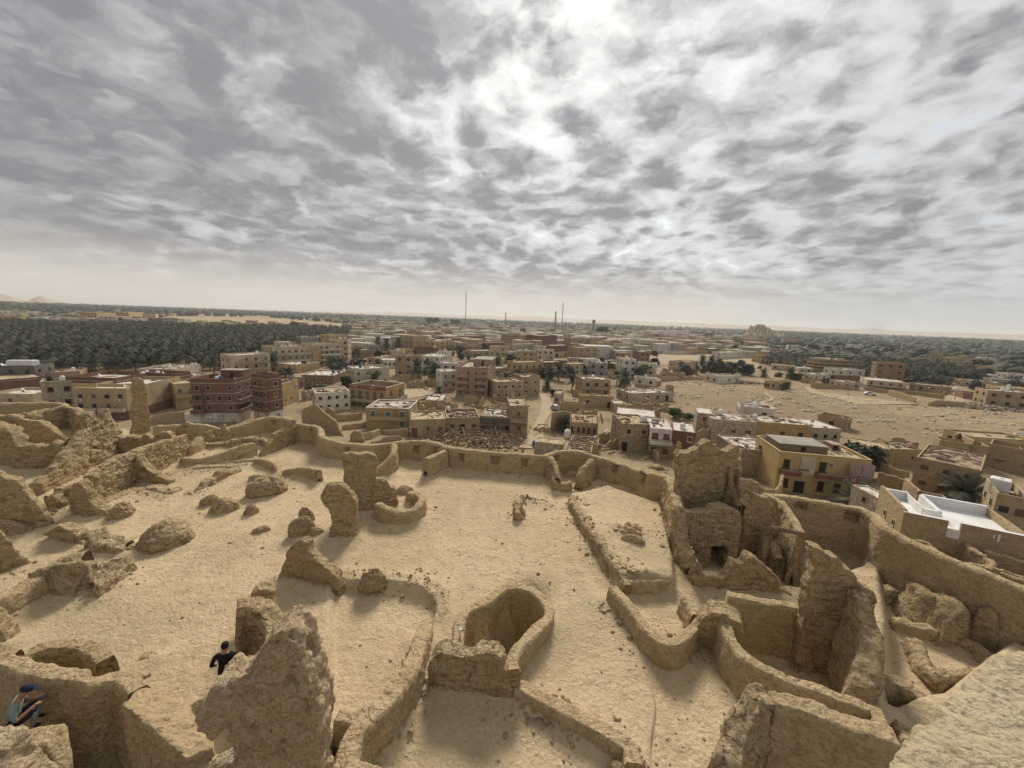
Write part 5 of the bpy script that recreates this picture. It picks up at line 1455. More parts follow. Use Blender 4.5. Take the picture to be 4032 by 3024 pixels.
# third quarter
H('roofless concrete frame of pale columns on a white floor', 'C', (-30, 625), (190, 618), h=3.4, d=12, mat='pale', roof='r_white', cols=12, nf=4, pane='hole')
H('stone and plaster block behind the concrete frame', 'C', (5, 562), (245, 555), h=8, d=10, mat='concrete', roof='r_sand', nf=6, cols=4)
H('garage building with a dark red upper floor and two wide doors', 'C', (345, 572), (515, 566), yb=662, d=10, mat='brick', base_mat='pale', roof='r_white', st=2, nf=2, doors=[('f', 0.25, 3.0, 2.6, 'hole'), ('f', 0.68, 2.4, 2.6, 'wood')])
H('small white kiosk right of the garage building', 'C', (485, 628), (565, 622), h=3.3, d=6, mat='white', roof='r_white', nf=1)
H('tan three storey house with dark holes under its roof line', 'C', (565, 590), (738, 592), (746, 580), yb=692, mat='tan', roof='r_sand', st=3, nf=3, ns=1, par=0.6, pane='hole', tanks=[(0.15, 0.5, 'tank')])
H('low cream house with a white roof beside the tan three storey house', 'C', (757, 622), (872, 614), h=4, d=8, mat='cream', roof='r_white', nf=3)
H('flat tan block above the low cream house', 'C', (750, 545), (858, 540), h=9, d=9, mat='tan', roof='r_sand', nf=2, bal=[('f', 0, 1, 1, 'tan')])
H('grey-tan house with a pale upper floor by the dry field', 'C', (942, 590), (1066, 584), h=7.5, d=9, mat='concrete', roof='r_white', nf=3, bal=[('f', 0, 1, 1, 'tan')])
H('long low grey house with a white roof by the dry field', 'C', (1072, 618), (1258, 614), h=3.6, d=8, mat='grey', roof='r_white', nf=4)
H('arcaded cream house with round-headed windows in mid town', 'C', (1365, 572), (1495, 566), h=7, d=9, mat='cream', roof='r_sand', nf=5, win=(0.8, 1.5))
H('grey balconied house with white tanks on the field edge', 'C', (1602, 558), (1720, 550), h=9, d=10, mat='pale', roof='r_white', nf=3, bal=[('f', 0, 1, 1, 'pale'), ('f', 0, 1, 2, 'grey')], tanks=[(0.4, 0.5, 'tank')])
H('wide low grey house right of the balconied grey house', 'C', (1715, 600), (1835, 592), h=5, d=9, mat='darkgrey', roof='r_white', nf=3)
H('white two storey house with square windows above the stone field', 'C', (1815, 632), (1985, 625), h=6, d=9, mat='white', roof='r_white', nf=4, pane='pane')
H('yellow house with brown balconies and a white tank by the date palms', 'C', (42, 720), (266, 712), yb=835, d=9, mat='yellow', roof='r_sand', st=2, nf=4, capm='rust', bal=[('f', 0, 1, 1, 'rust')], tanks=[(0.08, 0.5, 'tank')])
H('red-brown flat house between the yellow house and the tall palm', 'C', (264, 718), (475, 712), h=6.5, d=9, mat='brick', roof='r_sand', nf=3, tanks=[(0.15, 0.5, 'tank'), (0.72, 0.5, 'tank')])
H('tan villa with three dark arches on its ground floor', 'C', (474, 730), (655, 728), yb=822, d=9, mat='cream', roof='r_sand', st=2, nf=3, pane='hole', win=(1.1, 1.3))
H('long old stone house with a white roof and arched windows beside the field', 'C', (1028, 985), (1392, 975), yb=1050, d=9, mat='palestone', roof='r_white2', st=1, nf=4, par=0.3, pane='wood', clutter=14, doors=[('f', 0.84, 1.3, 2.2, 'hole')])
H('small square mud hut alone on the edge of the stone field', 'C', (1340, 918), (1395, 922), (1440, 915), yb=980, mat='mudhouse', roof='r_sand', st=1, nf=1, ns=1, par=0.6, win=(0.5, 0.5), pane='hole')
H('low yellow house with a blue door at the far edge of the stone field', 'D', (22, 880), (195, 878), (285, 885), yb=945, mat='yellow', roof='r_white2', st=1, nf=3, ns=2, doors=[('f', 0.85, 1.2, 2.2, 'blue')])
H('white-walled hut with a flat roof by the scrap heap', 'C', (1785, 835), (1970, 830), yb=895, d=8, mat='white', roof='r_sand', st=1, nf=3, pane='wood')
H('flat cream house beside the row of date palms', 'C', (1468, 715), (1600, 705), yb=768, d=9, mat='cream', roof='r_sand', st=1, nf=3, pane='hole')
H('roofless mud house compound with small square windows', 'C', (415, 1065), (625, 1078), (760, 1085), yb=1150, mat='mudhouse', roof='r_sand', st=1, nf=2, ns=2, par=1.2, win=(0.6, 0.7), pane='hole')
H('back range of the mud house compound with a dark doorway', 'C', (590, 1000), (880, 1012), (970, 1000), h=4.0, mat='mudhouse', roof='r_sand', nf=2, ns=1, par=0.3, clutter=8, doors=[('f', 0.87, 1.0, 2.0, 'hole')])
H('white rubble-walled house at the bend of the lane', 'C', (362, 985), (420, 990), (550, 960), h=3.6, mat='palestone', roof='r_sand', nf=1, ns=2)
H('low mud room with a sagging white roof behind the timber terrace', 'C', (885, 1075), (985, 1080), h=3.2, d=6, mat='mudhouse', roof='r_white2', nf=1, par=0.2)
H('long white slab roof behind the stone houses', 'C', (905, 1155), (1240, 1190), h=4.2, d=8, mat='pale', roof='r_white', nf=2, par=0.15)
H('stone house with an arched yellow window surround', 'C', (958, 1245), (1205, 1255), h=6.4, d=9, mat='stone', roof='r_sand', st=2, nf=2, base_mat='stone', par=0.3, pane='pane', frame='cream', tanks=[(0.88, 0.4, 'tank')], doors=[('f', 0.12, 1.2, 2.2, 'hole')])
H('pale lilac house with a white balcony over a stone ground floor', 'C', (1202, 1282), (1387, 1300), h=6.4, d=9, mat='lilac', base_mat='stone', roof='r_white', st=2, nf=2, par=0.12, frame='wood', pane='wood', bal=[('f', 0.0, 1.0, 1, 'white')])
H('dark brick house joined to the pale lilac house', 'C', (1388, 1302), (1590, 1328), h=6.0, d=8, mat='brick', roof='r_white', st=2, nf=2, par=0.12, frame='white', tanks=[(0.45, 0.3, 'tank')])
H('white stone upper house with a wooden door left of the pale house', 'C', (1603, 1150), (1738, 1165), h=6.0, d=7, mat='palestone', roof='r_white', st=2, nf=1, par=0.1, pane='wood')
H('pale stone house with brown shutters and a tank on the slope', 'C', (1738, 1208), (2115, 1232), h=5.6, d=8, mat='palestone', roof='r_white2', st=1, nf=3, par=0.15, pane='wood', win=(1.4, 0.9), tanks=[(0.42, 0.8, 'tank')], clutter=8)
H('concrete-framed stone house with a patched white terrace roof', 'G', (575, 270), (690, 345), (838, 310), h=5.2, mat='stone', roof='r_white2', st=1, nf=2, ns=2, par=0.2, band='concrete', pane='hole', clutter=6)
H('ochre shack row under corrugated white roofs', 'G', (785, 200), (1078, 222), h=5.4, d=8, mat='ochre', roof='r_white2', st=1, nf=3, par=0.1, clutter=18, tanks=[(0.05, 0.3, 'tank')])
H('white roofed stone house at the near edge of the stone field', 'G', (1078, 232), (1240, 240), h=4.2, d=9, mat='palestone', roof='r_white', st=1, nf=3, par=0.1, pane='hole', clutter=4)
YH = H('yellow two storey house with maroon balconies and a pink curtain', 'G', (910, 362), (1402, 408), h=7.2, d=9.5, mat='gold', roof='r_sand', st=2, nf=5, ns=2, par=0.35, capm='yellow', frame='wood', pane='pane', win=(1.1, 1.7), bal=[('f', 0.02, 0.24, 1, 'redband'), ('f', 0.42, 0.98, 1, 'redband')], ac=[('f', 0.57, 5.9)], clutter=26, doors=[('f', 0.27, 1.6, 2.3, 'hole')], extra=[('plate', 0.245, 0.415, 3.6, 6.7, 0.1, 'pale'), ('hut', 0.05, 0.2, 0.6, 0.75, 1.3, 'palegrass'), ('hut', 0.78, 0.55, 0.86, 0.8, 1.0, 'rust')])
# right edge
H('large plain mud house with dark stains on its pale roof', 'G', (1640, 388), (1985, 462), (2120, 402), h=6.0, mat='mudhouse', roof='r_dark', st=2, nf=3, ns=1, par=0.2, pane='wood', win=(0.9, 0.7))
H('roofless high-walled mud compound behind the plain mud house', 'G', (1765, 298), (2030, 335), (2080, 325), h=5.0, mat='mudhouse', roof='r_sand', st=1, nf=0, ns=0, par=1.6)
H('long mud wall house at the right edge with slit windows', 'G', (2030, 318), (2330, 372), h=5.2, d=7, mat='mudhouse', roof='r_sand', st=1, nf=2, par=1.4, pane='hole', win=(1.6, 0.3))
H('low mud house row behind the dark green tree', 'G', (1300, 318), (1500, 350), h=4.0, d=6, mat='mudhouse', roof='r_sand', st=1, nf=1, par=0.2, pane='hole')
H('flat mud house with a square window beside the field track', 'G', (1500, 345), (1672, 352), h=3.6, d=5, mat='mudhouse', roof='r_sand', st=1, nf=2, par=0.2, pane='hole', win=(0.7, 0.7))
H('ruined mud room on the near edge of the stone field', 'G', (1115, 160), (1275, 188), h=3.4, d=5, mat='mudhouse', roof='r_sand', st=1, nf=1, par=0.9, pane='hole')
H('tiny mud outhouse with a dark door before the white roof', 'L', (940, 545), (1015, 615), (1225, 620), h=3.0, mat='pink', roof='r_dark', st=1, nf=0, ns=0, par=0.3, doors=[('f', 0.45, 0.8, 1.9, 'hole')])
H('tan house corner with a cube tank at the right edge', 'L', (1900, 575), (2300, 660), h=6.0, d=8, mat='tan', roof='r_dark', st=2, nf=2, par=1.0, tanks=[(0.3, 0.6, 'cube')], clutter=10)
H('brown four storey hotel with balconies all round beyond the field', 'K', (690, 375), (738, 385), (988, 388), yb=482, mat='brown', roof='r_sand', st=4, nf=2, ns=6, band='tan', bal=[('r', 0, 1, 1, 'tan'), ('r', 0, 1, 2, 'tan'), ('r', 0, 1, 3, 'tan'), ('f', 0, 1, 1, 'tan'), ('f', 0, 1, 2, 'tan'), ('f', 0, 1, 3, 'tan')], tanks=[(0.5, 0.35, 'tank'), (0.5, 0.5, 'tank')], name='hotel')
H('unfinished house with a bluish white upper floor beyond the field', 'K', (890, 455), (1090, 462), h=6.5, d=9, mat='white', base_mat='brown', roof='r_white', st=2, nf=3, cols=4)
H('low white hut before the brown hotel', 'K', (722, 492), (878, 488), h=3.4, d=7, mat='white', roof='r_white2', nf=3)
H('cream two storey house with a terrace gallery beyond the field', 'K', (1055, 505), (1092, 528), (1318, 530), yb=600, mat='cream', base_mat='darkgrey', roof='r_white', st=2, nf=1, ns=4, par=0.4, pane='hole', bal=[('r', 0.1, 1, 1, 'cream')])
H('dark grey block house behind the terrace gallery house', 'K', (1175, 482), (1285, 492), (1395, 488), h=6, mat='darkgrey', roof='r_white', nf=3, ns=3)
H('low red brick hut by the scrap heap at the field corner', 'K', (1785, 618), (2098, 645), yb=690, d=6, mat='rust', roof='r_sand', st=1, nf=4, pane='hole', win=(0.9, 0.8))
H('long ochre school building behind the right-hand palms', 'K', (1340, 375), (1650, 388), h=6.5, d=10, mat='yellow', roof='r_sand', nf=8)
H('three storey tan villa with balconies behind the right-hand palms', 'K', (1660, 372), (1845, 378), h=9.5, d=11, mat='tan', roof='r_sand', nf=4, bal=[('f', 0.1, 1, 1, 'cream'), ('f', 0.1, 1, 2, 'cream')])
H('grey villa with a white upper floor near the far palm wood', 'K', (1868, 388), (2045, 398), h=6.5, d=11, mat='grey', roof='r_white', nf=5, extra=[('hut', 0.25, 0.2, 0.85, 0.9, 2.8, 'white')])
H('yellow flat house row in front of the grey villa', 'K', (1768, 425), (2032, 440), h=5.0, d=8, mat='yellow', roof='r_sand', nf=6)
H('long low white roofed sheds at the right edge of town', 'K', (1730, 525), (2030, 552), h=3.6, d=10, mat='cream', roof='r_white', nf=5)
H('second white roofed shed row at the right edge of town', 'K', (1990, 522), (2300, 545), h=4.0, d=10, mat='grey', roof='r_white', nf=5)
H('white three storey house standing above the smoke', 'K', (990, 282), (1080, 286), h=10, d=10, mat='white', roof='r_white', nf=3, far=True)
H('white villa with a round roof hut in the far palms', 'K', (1196, 312), (1300, 318), h=5, d=10, mat='white', roof='r_white', nf=4, far=True, extra=[('hut', 0.3, 0.3, 0.7, 0.9, 2.4, 'white')])
H('red-tan apartment blocks near the rock hill', 'K', (235, 238), (395, 236), h=12, d=14, mat='pink', roof='r_sand', nf=7, far=True, name='apartment_building')
H('large pale pink school block in the far town', 'N', (1955, 225), (2235, 228), h=11, d=30, mat='lilac', roof='r_white', nf=9, far=True)
H('cream government block right of the pale pink school', 'N', (2235, 218), (2330, 222), h=13, d=16, mat='cream', roof='r_sand', nf=4, far=True)
H('yellow balconied block in front of the pale pink school', 'N', (2105, 272), (2190, 270), h=9, d=10, mat='yellow', roof='r_sand', nf=4, far=True)
H('orange-brown block left of the minaret', 'N', (925, 252), (1010, 252), h=11, d=12, mat='pink', roof='r_sand', nf=5, far=True)
H('tan balconied block left of the minaret', 'N', (1010, 258), (1115, 256), h=10.5, d=12, mat='tan', roof='r_sand', nf=5, far=True)
H('dark red brick block beside the minaret', 'N', (1140, 262), (1280, 258), h=13, d=14, mat='brick', roof='r_sand', nf=5, far=True)
H('red house with three arches right of the minaret', 'N', (1385, 280), (1475, 278), h=10, d=10, mat='pink', roof='r_sand', nf=3, far=True)
H('white palace with a corner turret in the far town', 'N', (682, 180), (772, 182), h=14, d=16, mat='white', roof='r_white', nf=6, far=True, extra=[('hut', 0.15, 0.1, 0.35, 0.5, 6.0, 'white')], name='palace')
H('broad tan hotel beyond the grove, stepped in three blocks', 'A', (835, 290), (1000, 290), h=14, d=18, mat='ochre', roof='r_sand', nf=7, far=True, name='hotel')
H('middle block of the tan hotel beyond the grove', 'A', (1000, 318), (1140, 316), h=10, d=18, mat='tan', roof='r_sand', nf=6, far=True, name='hotel_block')
H('right tower block of the tan hotel beyond the grove', 'A', (1110, 285), (1240, 284), h=14, d=18, mat='ochre', roof='r_sand', nf=5, far=True, name='hotel_block')
# ------------------------------------------------------------------ vegetation
def leaf_material(name, a, b_):
    m = bpy.data.materials.new(name)
    m.use_nodes = True
    t = NT(m.node_tree)
    geo = t.n('ShaderNodeNewGeometry')
    inf = t.n('ShaderNodeObjectInfo')
    f = t.noise(geo.outputs['Position'], 0.25, 3, 0.6)
    g = t.math('ADD', t.math('MULTIPLY', f, 0.7), t.math('MULTIPLY', inf.outputs['Random'], 0.5))
    c = t.mix(t.step(g, 0.25, 0.85), a, b_)
    s = t.n('ShaderNodeBsdfPrincipled')
    t.put(s.inputs['Base Color'], c)
    s.inputs['Roughness'].default_value = 0.75
    s.inputs['Specular IOR Level'].default_value = 0.2
    t.t.links.new(s.outputs[0], t.n('ShaderNodeOutputMaterial').inputs[0])
    return m


M['palm'] = leaf_material('palm_leaf', (0.036, 0.043, 0.029), (0.09, 0.094, 0.063))
M['palm_near'] = leaf_material('near_palm_leaf', (0.085, 0.098, 0.068), (0.15, 0.16, 0.11))
M['palm_dry'] = leaf_material('dry_palm_leaf', (0.16, 0.125, 0.075), (0.22, 0.17, 0.10))
M['leaf'] = leaf_material('tree_leaf', (0.036, 0.045, 0.027), (0.066, 0.075, 0.046))
M['leaf_grey'] = leaf_material('grey_green_leaf', (0.065, 0.072, 0.05), (0.11, 0.115, 0.08))
M['leaf_green'] = leaf_material('fresh_green_leaf', (0.04, 0.075, 0.022), (0.08, 0.12, 0.04))
M['trunk'] = flat_material('palm_trunk', (0.16, 0.12, 0.085), 0.3, 5, bump=0.6)


def frond_geo(L, droop, pairs, wleaf, rs, lw=0.16):
    """one arching frond along +X: leaflets as triangles either side of the rib"""
    V, F = [], []
    N = pairs + 1
    pts = []
    a = 0.0
    x = z = 0.0
    for i in range(N + 1):
        pts.append((x, z, a))
        a -= droop / N * (0.4 + 1.2 * i / N)
        x += L / N * math.cos(a)
        z += L / N * math.sin(a)
    for i in range(N):
        (x0, z0, _), (x1, z1, _) = pts[i], pts[i + 1]
        w = 0.035 * (1 - i / N) + 0.008
        b = len(V)
        V += [(x0, -w, z0), (x0, w, z0), (x1, 0, z1)]
        F.append((b, b + 1, b + 2))
    for i in range(1, N + 1):
        x0, z0, a0 = pts[i]
        u = i / N
        ll = wleaf * (0.35 + 1.25 * math.sin(math.pi * min(1, u * 0.8 + 0.16))) * rs.uniform(0.85, 1.1)
        for s in (-1, 1):
            dx, dz = ll * 0.62, -ll * rs.uniform(0.12, 0.4) + ll * 0.15
            ca, sa = math.cos(a0), math.sin(a0)
            tx, tz = x0 + dx * ca - dz * sa * 0.3, z0 + dx * sa + dz
            b = len(V)
            V += [(x0 - lw * 0.5 * ca, 0, z0 - lw * 0.5 * sa), (x0 + lw * 0.5 * ca, s * 0.02, z0 + lw * 0.5 * sa), (tx, s * ll * 0.72, tz)]
            F.append((b, b + 1, b + 2))
    return np.array(V, float), F


def crown_mesh(name, nf, pairs, L, rs, dry=0.12, lw=0.2):
    VV, FF, mi = [], [], []
    off = 0
    for k in range(nf):
        u = k / nf
        el = math.radians(76 - 98 * u ** 0.95) + rs.uniform(-0.14, 0.14)
        az = k * 2.39996 + rs.uniform(-0.2, 0.2)
        V, F = frond_geo(L * rs.uniform(0.8, 1.1) * (0.75 + 0.3 * math.sin(math.pi * min(1, u + 0.25))), rs.uniform(0.55, 1.05), pairs, L * 0.2, rs, lw)
        ce, se = math.cos(el), math.sin(el)
        X = V[:, 0] * ce - V[:, 2] * se
        Zz = V[:, 0] * se + V[:, 2] * ce
        ca, sa = math.cos(az), math.sin(az)
        VV.append(np.stack([X * ca - V[:, 1] * sa, X * sa + V[:, 1] * ca, Zz], 1))
        FF += [tuple(i + off for i in f) for f in F]
        d = 1 if u > 1 - dry else 0
        mi += [d] * len(F)
        off += len(V)
    V = np.vstack(VV)
    me = mesh_np(name, V, np.array(FF, np.int32), M['palm'], smooth=False)
    me.materials.append(M['palm_dry'])
    me.polygons.foreach_set('material_index', mi)
    return me, V, np.array(FF, np.int32)


RS = random.Random(11)
CROWNS = [crown_mesh('crown', 38, 10, 3.4, RS, lw=0.22)[0] for _ in range(4)]
LOW = [crown_mesh('crown', 20, 5, 3.6, RS, lw=0.36)[1:] for _ in range(3)]
PALM_TRUNK = lathe('trunk', [(0.30, -1.0), (0.27, 0.3), (0.21, 0.7), (0.2, 1.0)], 8, M['trunk'])
FRONDS = []
for dr in (0.55, 0.95, 1.35):
    V, F = frond_geo(3.3, dr, 20, 0.75, RS, 0.19)
    for mk in ('palm_near', 'palm_dry'):
        FRONDS.append(mesh_np('frond', V, np.array(F, np.int32), M[mk], smooth=False))


def palm_simple(p, h, s, label, group):
    e = put('date_palm', None, loc=p, rz=RS.uniform(0, 6.3), label=label, cat='palm tree', group=group)
    put('trunk', PALM_TRUNK, parent=e, scale=(1, 1, h))
    put('crown', CROWNS[RS.randrange(4)], parent=e, loc=(0, 0, h), scale=(s, s, s))
    return e


def palm(label, c, x, yb, yt, s=None, nf=42, group=None, hmin=1.2):
    """a palm one can see frond by frond"""
    g = on_ground(c, x, yb)
    top = height_over(g, c, x, yt) - g[2]
    s = s or min(1.35, max(0.65, top * 0.23))
    h = max(hmin, top - 2.3 * s)
    e = put('date_palm', None, loc=g, rz=RS.uniform(0, 6.3), label=label, cat='palm tree', group=group)
    put('trunk', PALM_TRUNK, parent=e, scale=(s * 1.1, s * 1.1, h))
    for k in range(nf):
        u = k / nf
        el = math.radians(80 - 125 * u ** 0.9) + RS.uniform(-0.12, 0.12)
        dry = u > 0.88
        o = put('frond', FRONDS[(0 if u < 0.3 else 1 if u < 0.7 else 2) * 2 + dry], parent=e, loc=(0, 0, h + 0.05), scale=(s * RS.uniform(0.8, 1.1),) * 3)
        o.rotation_euler = (0, -el, k * 2.39996 + RS.uniform(-0.2, 0.2))
    TOWN.append((g[0], g[1], 1.0))
    return e


def leaf_crown(name, n, lobes, size, mat, rs):
    V, F = [], []
    L = []
    for _ in range(lobes):
        a, e = rs.uniform(0, 6.28), rs.uniform(-1.1, 1.0)
        r = rs.uniform(0.2, 0.62)
        L.append((r * math.cos(a), r * math.sin(a), 0.55 * e, rs.uniform(0.28, 0.5)))
    for _ in range(n):
        lx, ly, lz, lr = L[rs.randrange(lobes)]
        d = Vector((rs.gauss(0, 1), rs.gauss(0, 1), rs.gauss(0, 1))).normalized() * lr * rs.uniform(0.55, 1.08)
        p = Vector((lx, ly, lz)) + d
        n_ = (d.normalized() + Vector((rs.gauss(0, .5), rs.gauss(0, .5), rs.gauss(0, .5)))).normalized()
        t = n_.orthogonal().normalized()
        b2 = n_.cross(t)
        s = size * rs.uniform(0.6, 1.3)
        b = len(V)
        V += [p + t * s, p + b2 * s * 0.7, p - t * s, p - b2 * s * 0.7]
        F.append((b, b + 1, b + 2, b + 3))
    return mesh_np(name, [v[:] for v in V], F, M[mat], smooth=False)


TREES = {k: [leaf_crown('crown', 1500, 12, 0.10, k, RS) for _ in range(2)] for k in ('leaf', 'leaf_grey', 'leaf_green')}


def branches_mesh():
    V, F = [], []
    def limb(p, q, r0, r1):
        p, q = Vector(p), Vector(q)
        d = (q - p).normalized()
        t = d.orthogonal().normalized()
        b2 = d.cross(t)
        b = len(V)
        for c_, r in ((p, r0), (q, r1)):
            for k in range(6):
                a = k * math.pi / 3
                V.append(c_ + (t * math.cos(a) + b2 * math.sin(a)) * r)
        for k in range(6):
            F.append((b + k, b + (k + 1) % 6, b + 6 + (k + 1) % 6, b + 6 + k))
    limb((0, 0, -0.9), (0.02, 0.01, -0.35), 0.07, 0.05)
    for k in range(6):
        a = k * 1.05
        limb((0.02, 0.01, -0.38), (0.45 * math.cos(a), 0.45 * math.sin(a), 0.1 + 0.12 * (k % 3)), 0.04, 0.012)
    return mesh_np('trunk', [v[:] for v in V], F, M['trunk'])


BRANCH = branches_mesh()


def tree_at(p, wd, ht, label, group=None, kind='leaf', name='tree', cat='tree'):
    """ht: overall height, wd: crown width"""
    e = put(name, None, loc=p, rz=RS.uniform(0, 6.3), label=label, cat=cat, group=group)
    cz = ht * 0.5
    put('trunk', BRANCH, parent=e, loc=(0, 0, cz), scale=(wd / 2, wd / 2, cz / 0.85))
    put('crown', TREES[kind][RS.randrange(2)], parent=e, loc=(0, 0, cz), scale=(wd / 2 / 0.85, wd / 2 / 0.85, ht * 0.52))
    return e


def tree(label, c, x, yb, wpx, hpx, kind='leaf', name='tree', cat='tree', group=None):
    g = on_ground(c, x, yb)
    q = on_ground(c, x + wpx / 2, yb)
    wd = 2 * np.linalg.norm((q - g)[:2])
    ht = height_over(g, c, x, yb - hpx) - g[2]
    TOWN.append((g[0], g[1], wd * 0.35))
    return tree_at(g, float(wd), float(max(0.8, ht)), label, group, kind, name, cat)


for lb, c, x, yb, yt in [
    ('tall date palm with a broad dark crown beside the low mud ruins', 'C', 965, 985, 790), ('date palm with a thin trunk left of the dark palm pair', 'C', 632, 905, 775),
    ('low dense palm touching the thin trunked palm', 'C', 742, 948, 845), ('date palm standing before the brick flat house', 'C', 402, 875, 722),
    ('leaning palm behind the brick flat house', 'C', 325, 860, 745), ('young palm at the lane corner', 'C', 300, 960, 872), ('small grey-green palm beside the timber terrace', 'C', 455, 1310, 1190),
    ('date palm in the ruins left of the pink flats, the left one', 'B', 1392, 868, 700), ('date palm in the ruins left of the pink flats, the right one', 'B', 1535, 882, 735), ('shorter palm behind the two ruin palms', 'B', 1470, 800, 690),
    ('palm sprouting behind the red-brown parapet', 'B', 1025, 930, 800), ('palm in the mid-town clump with the tallest crown', 'B', 1055, 618, 490), ('palm in the middle of the mid-town clump', 'B', 1130, 622, 512),
    ('palm at the right end of the mid-town clump', 'B', 1232, 630, 505), ('slim palm beside the brown flaking house', 'B', 885, 672, 595), ('palm before the large cream hotel', 'B', 150, 790, 648),
    ('palm between the blue awning and the white roof', 'B', 730, 775, 675), ('palm right of the pink flats', 'B', 2085, 770, 670), ('small palm bush on the open ground below the ruins', 'B', 1580, 992, 938),
    ('big spreading palm beside the mud outhouse', 'L', 1500, 720, 385), ('palm tucked below the yellow house, outside the rampart', 'L', 270, 800, 505),
    ('slim palm in the row beyond the stone field, the left one', 'C', 1640, 770, 660), ('slim palm in the row beyond the stone field, the right one', 'C', 1712, 772, 668), ('short palm beyond the stone field near the yellow house', 'K', 555, 525, 450),
    ('palm before the long white shed by the stone field', 'K', 370, 512, 455)]:
    palm(lb, c, x, yb, yt, nf=44, s=1.25 if c == 'L' else None)

for lb, c, x, yb, wp, hp, kd in [
    ('dark green tree mass behind the blue tank house', 'B', 870, 770, 250, 110, 'leaf'), ('rounded dark bush at the corner of the broad white roof', 'B', 780, 930, 120, 110, 'leaf'),
    ('low dark hedge under the broad white roof', 'B', 520, 945, 220, 60, 'leaf'), ('dark tree left of the yellow tank house', 'C', 60, 725, 240, 95, 'leaf'),
    ('dark tree crowding the brick flat house', 'C', 295, 850, 110, 120, 'leaf'), ('small round tree by the lane', 'C', 365, 1010, 80, 70, 'leaf'),
    ('fresh green bush on the near edge of the stone field', 'C', 1425, 1205, 130, 105, 'leaf_green'), ('low green bush beside the fresh green bush', 'C', 1535, 1212, 90, 60, 'leaf_green'),
    ('large dark green tree behind the yellow balcony house', 'G', 1345, 490, 190, 190, 'leaf'), ('broad grey-green tree beyond the stone field', 'C', 1790, 855, 230, 170, 'leaf_grey'),
    ('dark tree right of the broad grey-green tree', 'C', 1900, 820, 150, 120, 'leaf'), ('dark bush near the flat cream house', 'C', 1085, 765, 80, 55, 'leaf'), ('long dark shrub at the edge of the dry field', 'C', 965, 730, 120, 40, 'leaf'),
    ('small dark tree before the low grey house', 'C', 1110, 665, 80, 55, 'leaf'), ('second dark tree before the low grey house', 'C', 1225, 665, 60, 55, 'leaf'), ('dark tree beside the tan three storey house', 'C', 895, 675, 70, 75, 'leaf'),
    ('bushy tree beside the terrace gallery house', 'K', 1440, 570, 110, 75, 'leaf'), ('broad olive tree at the end of the palm clump', 'K', 1585, 595, 150, 100, 'leaf_grey'), ('dark shrub before the low wall by the field', 'K', 850, 560, 120, 45, 'leaf'),
    ('dark tree beside the low yellow field house', 'K', 605, 530, 90, 60, 'leaf'), ('leafless grey shrub before the low yellow field house', 'K', 523, 608, 50, 65, 'leaf_grey'),
    ('small green tree in front of the long tan house', 'B', 1915, 690, 100, 60, 'leaf'), ('dark bush on the brick hotel roof line', 'B', 2190, 1010, 60, 70, 'leaf'),
    ('tall round tree on the far edge of town', 'N', 370, 190, 66, 68, 'leaf'), ('narrower round tree right of the tallest far tree', 'N', 543, 192, 46, 56, 'leaf'), ('spiky dark conifer right of the water tower', 'N', 1612, 262, 78, 78, 'leaf'),
    ('dark tree between the minaret and the red brick block', 'N', 1300, 290, 50, 60, 'leaf'), ('round tree left of the arched red house', 'N', 1500, 292, 60, 42, 'leaf')]:
    tree(lb, c, x, yb, wp, hp, kd, name='bush' if 'bush' in lb or 'shrub' in lb or 'hedge' in lb else 'tree', cat='bush' if 'bush' in lb or 'shrub' in lb or 'hedge' in lb else 'tree')


def picture_poly(parts, z):
    return [tuple(float(v) for v in at(c, x, y, z)[:2]) for c, x, y in parts]


GROVE = picture_poly([('A', -200, 765), ('A', 300, 765), ('A', 620, 735), ('A', 960, 715), ('A', 1300, 700), ('A', 1900, 700), ('A', 2150, 650), ('B', 120, 560), ('B', 400, 490), ('B', 640, 462), ('B', 900, 440),
                      ('B', 880, 420), ('B', 500, 408), ('B', 0, 398), ('A', 1700, 398), ('A', 1300, 368), ('A', 700, 376), ('A', 300, 358), ('A', -200, 352)], 6.0)
CLUMP = picture_poly([('K', 985, 480), ('K', 1180, 480), ('K', 1420, 485), ('K', 1750, 500), ('K', 1890, 515), ('K', 1880, 480), ('K', 1700, 420), ('K', 1450, 405), ('K', 1240, 385), ('K', 1050, 375)], 5.0)
CLUMP2 = picture_poly([('K', 370, 395), ('K', 680, 420), ('K', 690, 385), ('K', 420, 365)], 4.0)


def fill_poly(poly, sp, rs):
    q = np.array(poly)
    xs = np.arange(q[:, 0].min(), q[:, 0].max(), sp)
    ys = np.arange(q[:, 1].min(), q[:, 1].max(), sp)
    X, Y = np.meshgrid(xs, ys)
    P_ = np.stack([X.ravel(), Y.ravel()], 1)
    P_ += RNG.uniform(-0.42, 0.42, P_.shape) * sp
    return P_[inside(P_, poly)]


def in_view(P_, margin=60):
    q = np.c_[P_, np.zeros(len(P_))] - EYE
    dz = q @ _F
    sx = CX + FPX * (q @ CR) / np.maximum(dz, 0.1)
    return (dz > 1) & (sx > -margin) & (sx < 4032 + margin)


def clear_of_town(P_, extra=1.0):
    T = np.array(TOWN)
    ok = np.ones(len(P_), bool)
    for x, y, r in T:
        ok &= (P_[:, 0] - x) ** 2 + (P_[:, 1] - y) ** 2 > (r + extra) ** 2
    return ok


